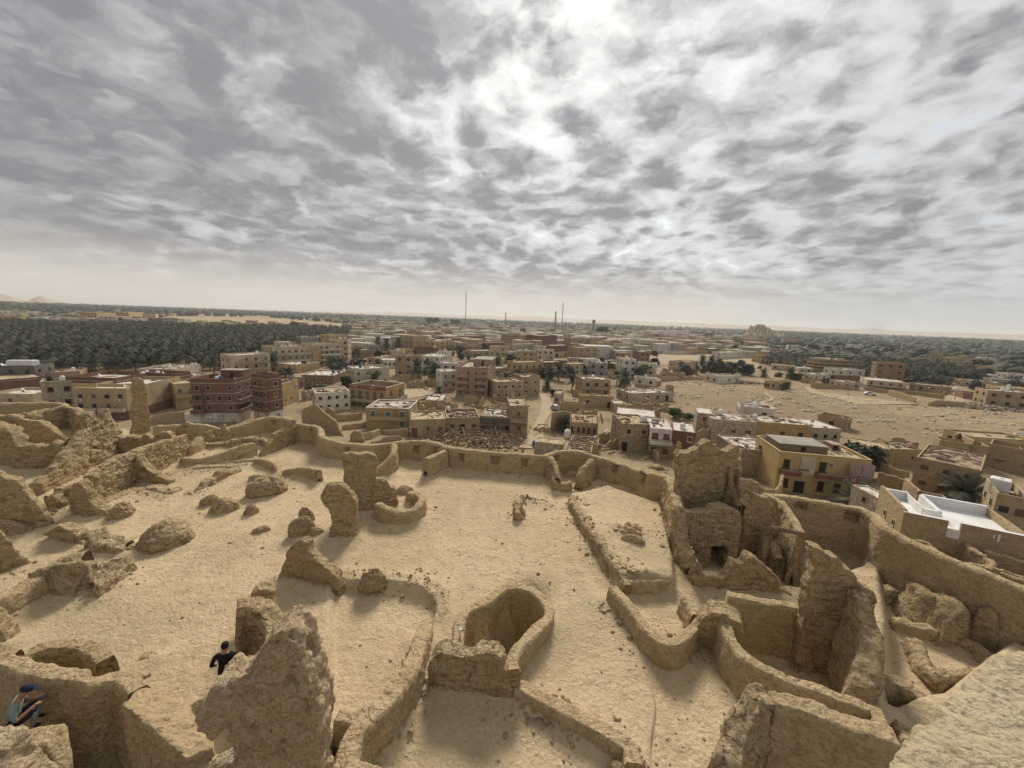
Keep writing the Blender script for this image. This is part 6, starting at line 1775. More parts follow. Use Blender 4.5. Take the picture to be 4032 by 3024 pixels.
G_ = fill_poly(GROVE, 6.0, RS)
G_ = G_[in_view(G_) & clear_of_town(G_, 0.5)]
dist = np.hypot(G_[:, 0], G_[:, 1])
G_ = G_[np.argsort(dist)]
C_ = np.vstack([fill_poly(CLUMP, 5.5, RS), fill_poly(CLUMP2, 6.0, RS)])
C_ = C_[in_view(C_) & clear_of_town(C_, 0.5)]
n_c = min(70, len(C_))
for p in C_[:n_c]:
    s = RS.uniform(0.85, 1.2)
    palm_simple((p[0], p[1], 0), RS.uniform(2.5, 4.5), s * 1.15, 'date palm in the dark clump beyond the stone field', 'date palms in the clump beyond the stone field')
n_g = 205
for p in G_[:n_g]:
    palm_simple((p[0], p[1], 0), RS.uniform(2.6, 6.0), RS.uniform(1.0, 1.35), 'date palm packed along the near edge of the big grove', 'date palms along the near edge of the big grove')


def joined(name, pts, protos, hs, ss, mats):
    VV, FF, off = [], [], 0
    for i, p in enumerate(pts):
        V, F = protos[i % len(protos)]
        a = RNG.uniform(0, 6.28)
        s = ss[i]
        X = V[:, 0] * math.cos(a) - V[:, 1] * math.sin(a)
        Y = V[:, 0] * math.sin(a) + V[:, 1] * math.cos(a)
        VV.append(np.stack([X * s + p[0], Y * s + p[1], V[:, 2] * s + hs[i]], 1))
        FF.append(F + off)
        off += len(V)
    return mesh_np(name, np.vstack(VV), np.vstack(FF), mats, smooth=False)


rest = np.vstack([G_[n_g:], C_[n_c:]])
put('palm_grove', joined('palm_grove', rest, LOW, RNG.uniform(2.5, 7.0, len(rest)), RNG.uniform(1.0, 1.45, len(rest)), M['palm']), kind='stuff', label='dense dark mass of date palms filling the grove', cat='palm grove')
# ------------------------------------------------------------------ far town, far woods, hills
def shown_at(P_, z=0.0):
    q = np.c_[P_, np.full(len(P_), z)] - EYE
    dz = np.maximum(q @ _F, 0.1)
    return np.stack([(CX + FPX * (q @ CR) / dz) / 4032 * 2212, (CY - FPX * (q @ CU) / dz) / 4032 * 2212], 1)


FIELD_V = [(1395, 850), (1440, 825), (1500, 815), (1600, 812), (1680, 815), (1760, 832), (1900, 850), (2030, 862), (2230, 885), (2230, 985), (2030, 940), (1900, 915), (1700, 890), (1560, 880), (1470, 870)]
DRY_V = [(1350, 765), (1520, 765), (1640, 775), (1640, 795), (1500, 790), (1350, 785)]
LANE_V = [(1150, 1000), (1230, 1000), (1260, 890), (1230, 850), (1170, 850)]
SANDV = [(350, 682), (560, 684), (760, 700), (740, 712), (540, 704), (350, 697)]
FIELD_W = picture_poly([('V', x, y) for x, y in FIELD_V], 1.0)


def allowed(P_):
    v = shown_at(P_)
    ok = np.ones(len(P_), bool)
    for poly in (FIELD_V, DRY_V, LANE_V, SANDV):
        ok &= ~inside(v, poly)
    for poly in (GROVE, CLUMP, CLUMP2):
        ok &= ~inside(P_, poly)
    return ok


FAR_KIND = [('cream', 'cream coloured'), ('tan', 'tan'), ('white', 'whitewashed'), ('brick', 'dark brick'), ('pink', 'pinkish'), ('yellow', 'yellow'), ('grey', 'grey'), ('brown', 'brown'), ('pale', 'pale stone')]
FAR_W = [5, 5, 4, 2, 2, 2, 2, 2, 4]
n_far, tries = 0, 0
rsf = random.Random(5)
while n_far < 275 and tries < 40000:
    tries += 1
    r = math.exp(rsf.uniform(math.log(115), math.log(1500)))
    vx = rsf.uniform(560 if r < 420 else 300, 2212)
    if r > 330 and rsf.random() < 0.22:
        vx = rsf.uniform(0, 620)
        r = rsf.uniform(470, 760)
    a = math.atan((vx - 1106) / 820.0 * 0.98)
    p = np.array([[r * math.sin(a), r * math.cos(a)]])
    if vx > 1500 and r > 520 and rsf.random() < 0.72:
        continue
    if r < 190 and rsf.random() < 0.45:
        continue
    W_, D_ = rsf.uniform(7, 14), rsf.uniform(6, 11)
    if r > 500:
        W_ *= rsf.uniform(1.0, 1.8)
    if not allowed(p)[0] or not clear_of_town(p, math.hypot(W_, D_) / 2 * 0.85 + 0.6)[0]:
        continue
    k = rsf.choices(range(len(FAR_KIND)), FAR_W)[0]
    mk, word = FAR_KIND[k]
    st = rsf.choices((1, 2, 3, 4), (10, 6, 2, 0.7))[0] if r > 170 else rsf.choices((1, 2), (9, 2))[0]
    h = st * 3.1 + 0.5
    roof = rsf.choice(('r_white', 'r_sand', 'r_sand', 'r_white2'))
    roofw = {'r_white': 'white', 'r_sand': 'sandy', 'r_white2': 'patched'}[roof]
    zone = 'close behind the first houses' if r < 190 else 'in the middle of town' if r < 420 else 'in the hazy far town'
    if vx < 620 and r > 430:
        zone = 'among the trees behind the big grove'
    stw = {1: 'single storey', 2: 'two storey', 3: 'three storey', 4: 'four storey'}[st]
    lb = f'{word} {stw} house with a {roofw} roof {zone}'
    an = rsf.choice((-0.25, -0.12, 0.0, 0.2, 0.35)) - a * 0.5
    p0 = (p[0, 0] - math.cos(an) * W_ / 2 + math.sin(an) * D_ / 2, p[0, 1] - math.sin(an) * W_ / 2 - math.cos(an) * D_ / 2, float(terrain(p[0, 0], p[0, 1])[0]))
    build(lb, 'house', p0, an, W_, D_, h, mat=mk, roof=roof, st=st, far=True, group=lb.replace(' house ', ' houses '), nwin=r < 700, par=rsf.uniform(0.2, 0.7),
          nf=max(2, int(W_ / 3.3)), ns=2, clutter=0 if r > 260 else 8, bal=[('f', 0, 1, 1, mk)] if st > 1 and r < 400 and rsf.random() < 0.5 else ())
    if rsf.random() < (0.45 if r < 600 else 0.0):
        tp = (p0[0] + math.cos(an) * W_ * .5 - math.sin(an) * D_ * .5, p0[1] + math.sin(an) * W_ * .5 + math.cos(an) * D_ * .5, h - 0.2)
        tank((tp[0], tp[1], p0[2] + h - 0.7 + 0.3), 'tank', 'white plastic water tank on a house roof ' + zone, 'white water tanks ' + zone, 1.1)
    n_far += 1

# trees standing between the houses
n_t, tries = 0, 0
while n_t < 330 and tries < 14000:
    tries += 1
    r = math.exp(rsf.uniform(math.log(150), math.log(1400)))
    vx = rsf.uniform(600, 2212)
    a = math.atan((vx - 1106) / 820.0)
    p = np.array([[r * math.sin(a), r * math.cos(a)]])
    if not allowed(p)[0] or not clear_of_town(p, 1.0)[0] or (vx > 1420 and r < 215):
        continue
    wd = rsf.uniform(5, 9) * (1 if r < 500 else 1.6)
    z = float(terrain(p[0, 0], p[0, 1])[0])
    zone = 'between mid-town houses' if r < 420 else 'in the hazy far town'
    if rsf.random() < 0.5 and r < 420:
        palm_simple((p[0, 0], p[0, 1], z), rsf.uniform(2, 4), rsf.uniform(1.0, 1.3), 'date palm standing ' + zone, 'date palms ' + zone)
    else:
        kd_ = rsf.choice(('leaf', 'leaf', 'leaf_grey'))
        tree_at((p[0, 0], p[0, 1], z), wd, wd * rsf.uniform(0.65, 1.0), ('dark green' if kd_ == 'leaf' else 'grey-green') + ' leafy tree ' + zone, ('dark green' if kd_ == 'leaf' else 'grey-green') + ' leafy trees ' + zone, kd_)
    TOWN.append((p[0, 0], p[0, 1], wd * 0.4))
    n_t += 1

# far woods: rough canopies, thousands of crowns nobody could count
bm = bmesh.new()
bmesh.ops.create_icosphere(bm, subdivisions=1, radius=1.0)
ICV = np.array([v.co[:] for v in bm.verts])
ICF = np.array([[v.index for v in f.verts] for f in bm.faces], np.int32)
bm.free()
BL = []
for k in range(4):
    V = ICV * (1 + 0.45 * RNG.normal(size=(len(ICV), 1)) * 0.6) * [1, 1, 0.85]
    BL.append((V, ICF))


def wood(name, label, n, vx0, vx1, r0, r1, keep=1.0, size=(3.5, 6.0), mat='leaf'):
    r = np.exp(RNG.uniform(np.log(r0), np.log(r1), n))
    a = np.arctan((RNG.uniform(vx0, vx1, n) - 1106) / 820.0)
    P_ = np.stack([r * np.sin(a), r * np.cos(a)], 1)
    patch = fbm(np.c_[P_ / np.maximum(r, 1)[:, None] * 6, np.log(r) * 5], 1.0, 3)
    ok = allowed(P_) & (patch > -0.25 + (1 - keep))
    T = np.array(TOWN)
    P_ = P_[ok]
    r = r[ok]
    P_ = P_[clear_of_town(P_, 3.0)]
    r = np.hypot(P_[:, 0], P_[:, 1])
    s = RNG.uniform(size[0], size[1], len(P_)) * np.clip(r / 900, 0.8, 2.2)
    put(name, joined(name, P_, BL, s * 0.55, s, M[mat]), kind='stuff', label=label, cat='trees')


wood('far_wood', 'hazy far wood of palms and trees behind the grove', 5200, -150, 950, 620, 6500, 1.0)
wood('far_wood', 'broad dark palm wood reaching to the horizon beyond the field', 6500, 1560, 2400, 480, 5200, 1.0)
wood('far_trees', 'scattered trees in the hazy distance behind the town', 2600, 800, 1750, 900, 6500, 0.9)
wood('scrub', 'low trees and scrub between the far houses', 1200, 560, 2212, 260, 1200, 0.75, (1.2, 2.6))

# the land far away
M['sandflat'] = flat_material('pale_sand', (0.36, 0.275, 0.175), 0.12, 0.03)
M['hillrock'] = mud_material('desert_hill', (0.42, 0.31, 0.20), (0.48, 0.37, 0.25), (0.28, 0.20, 0.13), 0.5, 0.3, 0.02)
M['hillnear'] = mud_material('rock_hill', (0.40, 0.30, 0.18), (0.46, 0.36, 0.23), (0.22, 0.155, 0.09), 0.9, 0.6, 0.12)
M['saltflat'] = flat_material('salt_lake', (0.66, 0.60, 0.50), 0.05, 0.002, 0.5)


def sheet(name, pts, z, mat, kind='structure'):
    return put(name, mesh_np(name, [(x, y, z) for x, y in pts], [tuple(range(len(pts)))], M[mat], smooth=False), kind=kind)


sheet('sand_flat', picture_poly([('V', 330, 697), ('V', 560, 703), ('V', 770, 713), ('V', 770, 701), ('V', 560, 686), ('V', 330, 684)], 0.25)[::-1], 0.25, 'sandflat')
sheet('dry_field', picture_poly([('V', x, y) for x, y in DRY_V], 0.3)[::-1], 0.3, 'sandflat')


def polar(v, r):
    a = math.atan((v - 1106) / 820.0)
    return (r * math.sin(a), r * math.cos(a))


lk = [polar(v, 4600) for v in (1640, 1800, 2000, 2200, 2500)] + [polar(v, 8200) for v in (2500, 2200, 2000, 1800, 1640)]
sheet('salt_lake', lk, 0.6, 'saltflat')


def ridge(name, c, pts, dist, depth, mat='hillrock', rough=0.12, label=None):
    """a far ridge whose crest runs through picture points at the given distance"""
    xs = np.array([p[0] for p in pts], float)
    ys = np.array([p[1] for p in pts], float)
    n = 260
    X = np.linspace(xs[0], xs[-1], n)
    Yp = np.interp(X, xs, ys)
    crest = []
    for x, y in zip(X, Yp):
        d = ray(c, x, y)
        k = dist / np.hypot(d[0], d[1])
        crest.append(EYE + d * k)
    crest = np.array(crest)
    hmax = max(20.0, crest[:, 2].max())
    nrm = crest[:, :2] / np.linalg.norm(crest[:, :2], axis=1)[:, None]
    rows = []
    m_ = 14
    for j in range(-m_, m_ + 1):
        u = abs(j) / m_
        prof = max(0.0, 1 - u) ** 1.35
        q = np.c_[crest[:, :2] + nrm * depth * j / m_, crest[:, 2] * prof - (0.5 if u > 0.95 else 0)]
        q[:, 2] += crest[:, 2] * rough * (1 - u) * fbm(q * [1, 1, 0], 9.0 / depth, 4) * (0.3 if j == 0 else 1.6)
        q[:, 2] = np.where(abs(j) == m_, -1.0, q[:, 2])
        rows.append(q)
    V = np.array(rows).reshape(-1, 3)
    k = np.arange(len(rows) * n).reshape(len(rows), n)
    Fq = np.stack([k[:-1, :-1].ravel(), k[:-1, 1:].ravel(), k[1:, 1:].ravel(), k[1:, :-1].ravel()], 1)
    return put(name, mesh_np(name, V, Fq, M[mat]), kind='structure', label=label)


ridge('hills', 'A', [(-300, 160), (-100, 125), (0, 122), (60, 138), (140, 165), (180, 178), (255, 180), (300, 160), (335, 146), (375, 148), (420, 170), (480, 190), (560, 200), (700, 222)], 6000, 900)
ridge('hills', 'N', [(-900, 70), (-300, 88), (0, 93), (60, 90), (150, 96), (240, 92), (345, 99), (420, 108), (600, 113), (900, 124), (1000, 120), (1170, 121), (1250, 133), (1500, 142), (1800, 152), (2212, 172), (2300, 176)], 9500, 1500, rough=0.25)
ridge('hills', 'K', [(-200, 128), (0, 136), (250, 146), (430, 147), (600, 155), (800, 168), (1000, 172), (1120, 164), (1250, 178), (1400, 188), (1700, 196), (2000, 206), (2300, 214), (2700, 226)], 8800, 1300, rough=0.3)
ridge('rock_hill', 'K', [(190, 226), (240, 205), (262, 165), (290, 152), (330, 141), (360, 143), (400, 158), (425, 170), (440, 195), (490, 212), (540, 226)], 1350, 70, mat='hillnear', rough=0.5)

# masts, minaret, water tower, poles
M['mast'] = flat_material('mast_steel', (0.22, 0.20, 0.19), 0.1)
M['mast_red'] = flat_material('mast_red', (0.26, 0.18, 0.16), 0.1)


def lattice(label, c, x, ytop, dist, w0, w1, red=False, name='radio_mast', zb=0.0):
    d = ray(c, x, ytop)
    k = dist / np.hypot(d[0], d[1])
    p = EYE + d * k
    H_ = p[2] - zb
    e = put(name, None, loc=(p[0], p[1], zb), label=label, cat='mast')
    nseg = max(8, int(H_ / 5))
    V, F, bx = [], [], []
    def w(z):
        return w0 + (w1 - w0) * z / H_
    def strut(a, b, r):
        a, b = Vector(a), Vector(b)
        dd = (b - a).normalized()
        t = dd.orthogonal().normalized()
        u = dd.cross(t)
        o = len(V)
        for q in (a, b):
            for s1, s2 in ((1, 1), (-1, 1), (-1, -1), (1, -1)):
                V.append((q + t * s1 * r + u * s2 * r)[:])
        for i in range(4):
            F.append((o + i, o + (i + 1) % 4, o + 4 + (i + 1) % 4, o + 4 + i))
    r = w0 * 0.09
    for s1, s2 in ((1, 1), (-1, 1), (-1, -1), (1, -1)):
        strut((s1 * w0 / 2, s2 * w0 / 2, 0), (s1 * w1 / 2, s2 * w1 / 2, H_), r)
    for i in range(nseg):
        z0, z1 = H_ * i / nseg, H_ * (i + 1) / nseg
        a, b = w(z0) / 2, w(z1) / 2
        for (q0, q1) in (((-a, -a), (b, -b)), ((a, -a), (b, b)), ((a, a), (-b, b)), ((-a, a), (-b, -b))):
            strut((*q0, z0), (*q1, z1), r * 0.7)
    put('lattice', mesh_np('lattice', V, F, M['mast_red' if red else 'mast'], smooth=False), parent=e)
    put('antenna', lathe('antenna', [(w1 * 0.9, H_ * 0.93), (w1 * 0.9, H_ * 0.97), (w1 * 0.2, H_ * 0.975), (w1 * 0.15, H_ * 1.0)], 8, M['tank' if not red else 'mast']), parent=e)
    return e


lattice('tallest thin radio mast on the skyline, behind the far trees', 'V', 1007, 627, 820, 1.5, 1.0)
lattice('tall thin radio mast directly behind the minaret', 'V', 1217, 652, 760, 1.5, 0.8)
lattice('short red lattice mast between the two tall masts', 'N', 907, 95, 1000, 4.0, 1.5, True)
lattice('tapering red lattice mast left of the minaret', 'N', 1270, 84, 1100, 5.5, 2.0, True)

g = on_ground('N', 1330, 286)
mh = height_over(g, 'N', 1330, 182)
e = put('minaret', None, loc=g, label='slender cream minaret with a balcony rising over mid town', cat='minaret')
put('shaft', lathe('shaft', [(3.2, -1), (3.2, 4), (2.7, 4.2), (2.5, mh * 0.62), (2.4, mh * 0.64)], 8, M['cream']), parent=e)
put('balcony', lathe('balcony', [(2.4, mh * 0.64), (3.6, mh * 0.69), (3.6, mh * 0.74), (2.1, mh * 0.741)], 12, M['cream']), parent=e)
put('upper_shaft', lathe('upper_shaft', [(1.9, mh * 0.742), (1.8, mh * 0.9), (2.7, mh * 0.93), (2.7, mh * 0.96), (1.0, mh * 0.965)], 8, M['cream']), parent=e)
put('finial', lathe('finial', [(1.0, mh * 0.966), (1.15, mh * 1.03), (0.5, mh * 1.12), (0.15, mh * 1.2), (0.1, mh * 1.3)], 10, M['rust']), parent=e)
g = np.array([*polar(1275, 900), 0.0])
mh = height_over(g, 'V', 1275, 691)
e = put('water_tower', None, loc=g, label='dark slim water tower with a wider head on the skyline', cat='water tower')
put('stem', lathe('stem', [(2.0, -1), (1.6, mh * 0.7)], 10, M['darkgrey']), parent=e)
put('vessel', lathe('vessel', [(1.6, mh * 0.7), (3.6, mh * 0.8), (3.6, mh * 0.97), (2.5, mh)], 12, M['darkgrey']), parent=e)


def pole(label, c, x, yb, yt, arm=True, r=0.11):
    g = on_ground(c, x, yb)
    h = height_over(g, c, x, yt) - g[2]
    e = put('utility_pole', None, loc=g, rz=RS.uniform(0, 3), label=label, cat='pole')
    put('post', lathe('post', [(r, -0.5), (r * 0.7, h)], 8, M['mast']), parent=e)
    if arm:
        put('crossarm', boxes_mesh('crossarm', [(-0.9, -0.06, h - 0.5, 0.9, 0.06, h - 0.36, 0), (-0.7, -0.05, h - 1.1, 0.7, 0.05, h - 0.98, 0)], (M['mast'],)), parent=e)
    return e


for lb, c, x, yb, yt, am in [('left one of the pair of utility poles by the field track', 'K', 1018, 605, 530, True), ('right one of the pair of utility poles by the field track', 'K', 1033, 605, 535, True),
                             ('utility pole with cross-arms beside the broad olive tree', 'K', 1655, 632, 545, True), ('utility pole near the white parked car', 'K', 1720, 672, 590, True),
                             ('thin pole before the scrap-heap hut', 'K', 118, 550, 470, False), ('wooden pole with a cross-arm at the right end of the stone field', 'D', 1975, 1410, 1320, True),
                             ('thin lamp post beside the yellow house with the red-brown parapet', 'B', 1235, 1040, 955, False), ('leaning pole beside the mud outhouse', 'L', 965, 540, 320, False)]:
    pole(lb, c, x, yb, yt, am)
# ------------------------------------------------------------------ ruins, yard walls, rubble and paths in the town
def tslab(name, label, c, foot, outline, t=0.6, vox=0.12, **kw):
    g = on_ground(c, *foot[0])
    g2 = on_ground(c, *foot[1])
    return slab(name, label, 'ruin', c, foot, outline, z0=float(min(g[2], g2[2])), t=t, vox=vox, sink=1.2, **kw)


def rwall(label, c, pts, t=0.4, **kw):
    """a free-standing mud wall in the town: (x, y_foot, y_top) picture points"""
    rows = []
    for x, yb, yt in pts:
        g = on_ground(c, x, yb)
        rows.append((g[0], g[1], g[2] - 0.5, max(g[2] + 0.4, height_over(g, c, x, yt))))
    kw.setdefault('sp', 0.3)
    kw.setdefault('amp', 0.05)
    return sweep(rows, t=t, label=label, mat=M['mudhouse'], seed=random.uniform(0, 50), **kw)


tslab('ruin_wall', 'tall broken corner wall just outside the parapet, left half', 'B', [(395, 1250), (530, 1290)], [(395, 1250), (402, 1180), (425, 1120), (470, 1090), (515, 1072), (530, 1090), (530, 1290)])
tslab('ruin_wall', 'tall broken corner wall stepping down towards the parapet', 'B', [(525, 1290), (800, 1395)], [(525, 1290), (524, 1078), (560, 1110), (600, 1155), (640, 1175), (700, 1225), (720, 1290), (745, 1340), (795, 1380), (800, 1395)])
tslab('ruin_wall', 'stump of wall behind the tall broken corner', 'B', [(610, 1160), (680, 1215)], [(610, 1160), (612, 1115), (640, 1105), (680, 1130), (682, 1215)])
rwall('long low mud wall behind the broken corner', 'B', [(745, 1300, 1262), (860, 1290, 1245), (1000, 1268, 1228), (1040, 1262, 1228)], rag=0.2)
rwall('curved yard wall among the outer ruins', 'B', [(900, 1395, 1335), (1000, 1380, 1315), (1075, 1340, 1290)], rag=0.15)
rwall('jagged standing wall piece among the outer ruins', 'B', [(815, 1395, 1330), (850, 1400, 1305), (905, 1410, 1330), (920, 1415, 1385)], rag=0.3)
rwall('low round yard wall behind the parapet', 'B', [(1000, 1420, 1402), (1080, 1412, 1388), (1110, 1408, 1360), (1230, 1400, 1352), (1245, 1402, 1365)], rag=0.08)
rwall('wall running before the striped yellow house', 'B', [(1085, 1340, 1305), (1200, 1350, 1298), (1315, 1355, 1290)], rag=0.12)
rwall('rubble stone wall beside the whitewashed hut', 'A', [(1290, 1250, 1195), (1350, 1248, 1175), (1420, 1245, 1160), (1500, 1240, 1150), (1590, 1238, 1150)], rag=0.3)
rwall('leaning timber-topped ruin wall below the cracked house', 'B', [(690, 1225, 1170), (800, 1215, 1165), (920, 1205, 1145)], rag=0.3)
rwall('low wall along the far edge of the stone field', 'K', [(705, 590, 545), (850, 592, 562), (975, 600, 572)], t=0.3)
rwall('long bright mud wall at the corner of the stone field', 'K', [(1248, 640, 600), (1340, 665, 622), (1435, 692, 655)], t=0.4)
rwall('brown yard wall left of the long bright mud wall', 'K', [(1085, 605, 575), (1170, 620, 590), (1250, 628, 597)], t=0.4)
rwall('yard wall behind the long bright mud wall', 'K', [(1250, 625, 600), (1400, 632, 608), (1640, 668, 632)], t=0.4)
rwall('low yard wall near the scrap heap', 'K', [(1540, 715, 690), (1600, 715, 675), (1790, 725, 690)], t=0.4, rag=0.2)
rwall('reddish yard wall along the dry field', 'K', [(380, 395, 380), (540, 425, 408), (680, 445, 430)], t=0.4)
rwall('mud wall with a gap leading from the tan arch villa', 'C', [(660, 780, 750), (760, 782, 752), (780, 785, 755)], t=0.4, rag=0.1)
rwall('white-topped garden wall below the tan arch villa', 'C', [(780, 800, 758), (860, 808, 772), (960, 820, 790)], t=0.4)
rwall('ruined mud wall right of the big palm', 'C', [(1060, 900, 850), (1200, 915, 880), (1285, 920, 880)], rag=0.15)
rwall('dark brick garden wall right of the big palm', 'C', [(1060, 930, 898), (1195, 945, 912)], t=0.4)
rwall('long crumbling wall between the palms and the white hut', 'C', [(1290, 880, 835), (1400, 872, 838), (1540, 868, 838), (1690, 872, 850)], rag=0.25)
rwall('lane wall beside the lane, stepping down', 'C', [(345, 1310, 1150), (420, 1290, 1140), (505, 1285, 1150)], t=0.4, rag=0.08)
rwall('walled yard end right of the mud compound', 'C', [(985, 1140, 1085), (1060, 1150, 1092), (1130, 1165, 1158)], t=0.4, rag=0.08)
rwall('garden wall below the mid-town palm clump', 'B', [(1000, 645, 615), (1180, 650, 618), (1370, 660, 630)], t=0.3)
# outside the rampart on the right
for lb, pts in [('upper mud ruin wall outside the rampart, below the white roof', [(1640, 835), (1690, 848), (1720, 875)]), ('long mud ruin wall outside the rampart, the upper one', [(1915, 828), (2050, 850), (2230, 905)]),
                ('cross wall stub among the ruins outside the rampart', [(1890, 835), (1915, 870), (2010, 925)]), ('long mud ruin wall outside the rampart, the middle one', [(2005, 890), (2100, 915), (2240, 960)]),
                ('long mud ruin wall outside the rampart, the lowest one', [(1880, 965), (1960, 962), (2060, 985), (2230, 1040)]), ('curved wall joining the lowest ruin walls outside the rampart', [(2010, 925), (2030, 950), (2000, 975)]),
                ('pale broken wall end with upright stones outside the rampart', [(2085, 1005), (2140, 1030), (2230, 1062)])]:
    rows = []
    for x, y in pts:
        z = 7.2
        q = at('G', x, y, z)
        rows.append((q[0], q[1], 2.0, z))
    sweep(rows, t=0.45, sp=0.14, rag=0.2, amp=0.07, label=lb, mat=R, seed=random.uniform(0, 50))
for lb, pts, zt in [('low mud wall left of the large plain mud house', [(1450, 420), (1520, 450), (1600, 470)], 3.6), ('yard wall below the dark green tree', [(1440, 470), (1560, 505), (1600, 520)], 4.0),
                    ('stone wall with a blue door beside the mud outhouse', [(1578, 500), (1610, 535), (1650, 565)], 4.6),
                    ('stepped gable of the mud compound at the right edge', [(1850, 268), (1875, 262), (1900, 280), (1945, 300)], 6.0)]:
    sweep([(*at('G', x, y, zt)[:2], 0.0, zt) for x, y in pts], t=0.4, sp=0.2, rag=0.15, amp=0.06, label=lb, mat=M['mudhouse'], seed=random.uniform(0, 50))
# the enclosure wall and reed shed under the yellow house
sweep([(*at('G', x, y, 9.5)[:2], 2.0, z) for x, y, z in [(690, 515, 9.9), (760, 520, 9.6), (830, 545, 9.2), (900, 545, 9.0), (925, 520, 9.3), (932, 490, 9.7)]], t=0.35, sp=0.14, rag=0.2, amp=0.05, label='crumbling yard wall with a raised horn beside the yellow balcony house', mat=M['mudhouse'])

# roofless rooms scattered through the old quarter
ruin_sites = [('B', 1200, 830), ('B', 1260, 860), ('B', 1340, 890), ('B', 1420, 915), ('B', 1300, 930), ('B', 1500, 930), ('B', 1225, 880), ('B', 1370, 940), ('C', 700, 800), ('C', 800, 830), ('C', 1050, 790), ('C', 1150, 800), ('C', 1230, 820),
              ('C', 1320, 800), ('C', 1420, 830), ('C', 1500, 850), ('C', 860, 860), ('C', 700, 870), ('C', 600, 960), ('C', 680, 990), ('C', 820, 1020), ('C', 1050, 1120), ('C', 1180, 1130), ('C', 520, 1010), ('C', 560, 1200), ('B', 2120, 850),
              ('B', 1800, 1080), ('B', 1900, 1110), ('B', 2050, 1090), ('B', 1980, 1160), ('B', 1450, 1180), ('B', 1530, 1160), ('C', 1100, 1180), ('C', 60, 1080), ('B', 600, 1030), ('F', 1760, 330), ('F', 1900, 420), ('F', 2100, 455),
              ('G', 1460, 360), ('G', 1360, 420), ('G', 1560, 420), ('G', 250, 420), ('G', 420, 300), ('G', 620, 440), ('G', 720, 470), ('D', 350, 900), ('D', 450, 890), ('D', 1500, 1000), ('D', 1900, 960), ('K', 1850, 600), ('K', 2000, 600), ('K', 1980, 660)]
rsr = random.Random(3)
n_r = 0
for c, x, y in ruin_sites:
    g = on_ground(c, x, y)
    r = math.hypot(g[0], g[1])
    if not clear_of_town(np.array([[g[0], g[1]]]), 1.5)[0]:
        continue
    W_, D_ = rsr.uniform(4, 8), rsr.uniform(3.5, 6)
    a = rsr.uniform(-0.5, 0.5)
    e = put('ruined_room', None, loc=(g[0], g[1], g[2]), rz=a, label='roofless mud-walled room with jagged tops in the old ruined quarter', cat='ruin', group='roofless mud rooms in the old quarter')
    for (x0, y0, x1, y1) in ((0, 0, W_, 0), (W_, 0, W_, D_), (W_, D_, 0, D_), (0, D_, 0, 0)):
        if rsr.random() < 0.12:
            continue
        k = 9
        hs_ = [rsr.uniform(0.7, 2.9)]
        for _ in range(k):
            hs_.append(min(3.2, max(0.4, hs_[-1] + rsr.gauss(0, 0.45))))
        V, F = [], []
        dx, dy = (x1 - x0) / k, (y1 - y0) / k
        ln = math.hypot(x1 - x0, y1 - y0)
        nx, ny = -(y1 - y0) / ln * 0.4, (x1 - x0) / ln * 0.4
        for i in range(k + 1):
            px, py = x0 + dx * i, y0 + dy * i
            V += [(px, py, -1.5), (px, py, hs_[i]), (px + nx, py + ny, hs_[i] * 0.97 + 0.03), (px + nx, py + ny, -1.5)]
        for i in range(k):
            b = 4 * i
            for j in range(3):
                F.append((b + j, b + 4 + j, b + 5 + j, b + 1 + j))
        F += [(0, 1, 2, 3), (4 * k + 3, 4 * k + 2, 4 * k + 1, 4 * k)]
        put('wall', mesh_np('wall', V, F, M['mudhouse'], smooth=False), parent=e)
    n_r += 1

# fallen timbers behind the parapet
g = on_ground('F', 1080, 425)
e = put('timber_heap', None, loc=g, label='heap of fallen palm beams and rubble just behind the parapet', cat='timber heap')
LOG = lathe('beam', [(0.13, -0.5), (0.12, 0.0), (0.10, 0.5)], 7, M['old_wood'])
for k in range(110):
    u, v = rsr.uniform(-1, 1), rsr.uniform(-1, 1)
    o = put('beam', LOG, parent=e, loc=(u * 9.5, 2 + v * 5 + 3, rsr.uniform(0.1, 1.9) * (1 - 0.4 * abs(u))), scale=(rsr.uniform(0.6, 1.1), rsr.uniform(0.6, 1.1), rsr.uniform(2.0, 5.0)))
    o.rotation_euler = (math.pi / 2 + rsr.gauss(0, 0.25), rsr.gauss(0, 0.2), rsr.uniform(0, 3.14))
bx = []
for k in range(160):
    u, v = rsr.gauss(0, 5), rsr.gauss(4, 3)
    l = rsr.uniform(0.12, 0.4)
    bx.append((u - l, v - l * .7, -0.4, u + l, v + l * .7, rsr.uniform(0.1, 0.7), 0, rsr.uniform(0, 3)))
put('rubble', boxes_mesh('rubble', bx, (M['mudhouse'],)), parent=e, kind='stuff')
g = on_ground('C', 290, 1320)
e = put('timber_heap', None, loc=g, label='small heap of split beams beside the lane', cat='timber heap')
for k in range(22):
    o = put('beam', LOG, parent=e, loc=(rsr.gauss(0, 1.4), rsr.gauss(0, 1.4), rsr.uniform(0.1, 1.3)), scale=(0.9, 0.9, rsr.uniform(1.5, 3.2)))
    o.rotation_euler = (math.pi / 2 + rsr.gauss(0, 0.35), rsr.gauss(0, 0.3), rsr.uniform(0, 3.14))

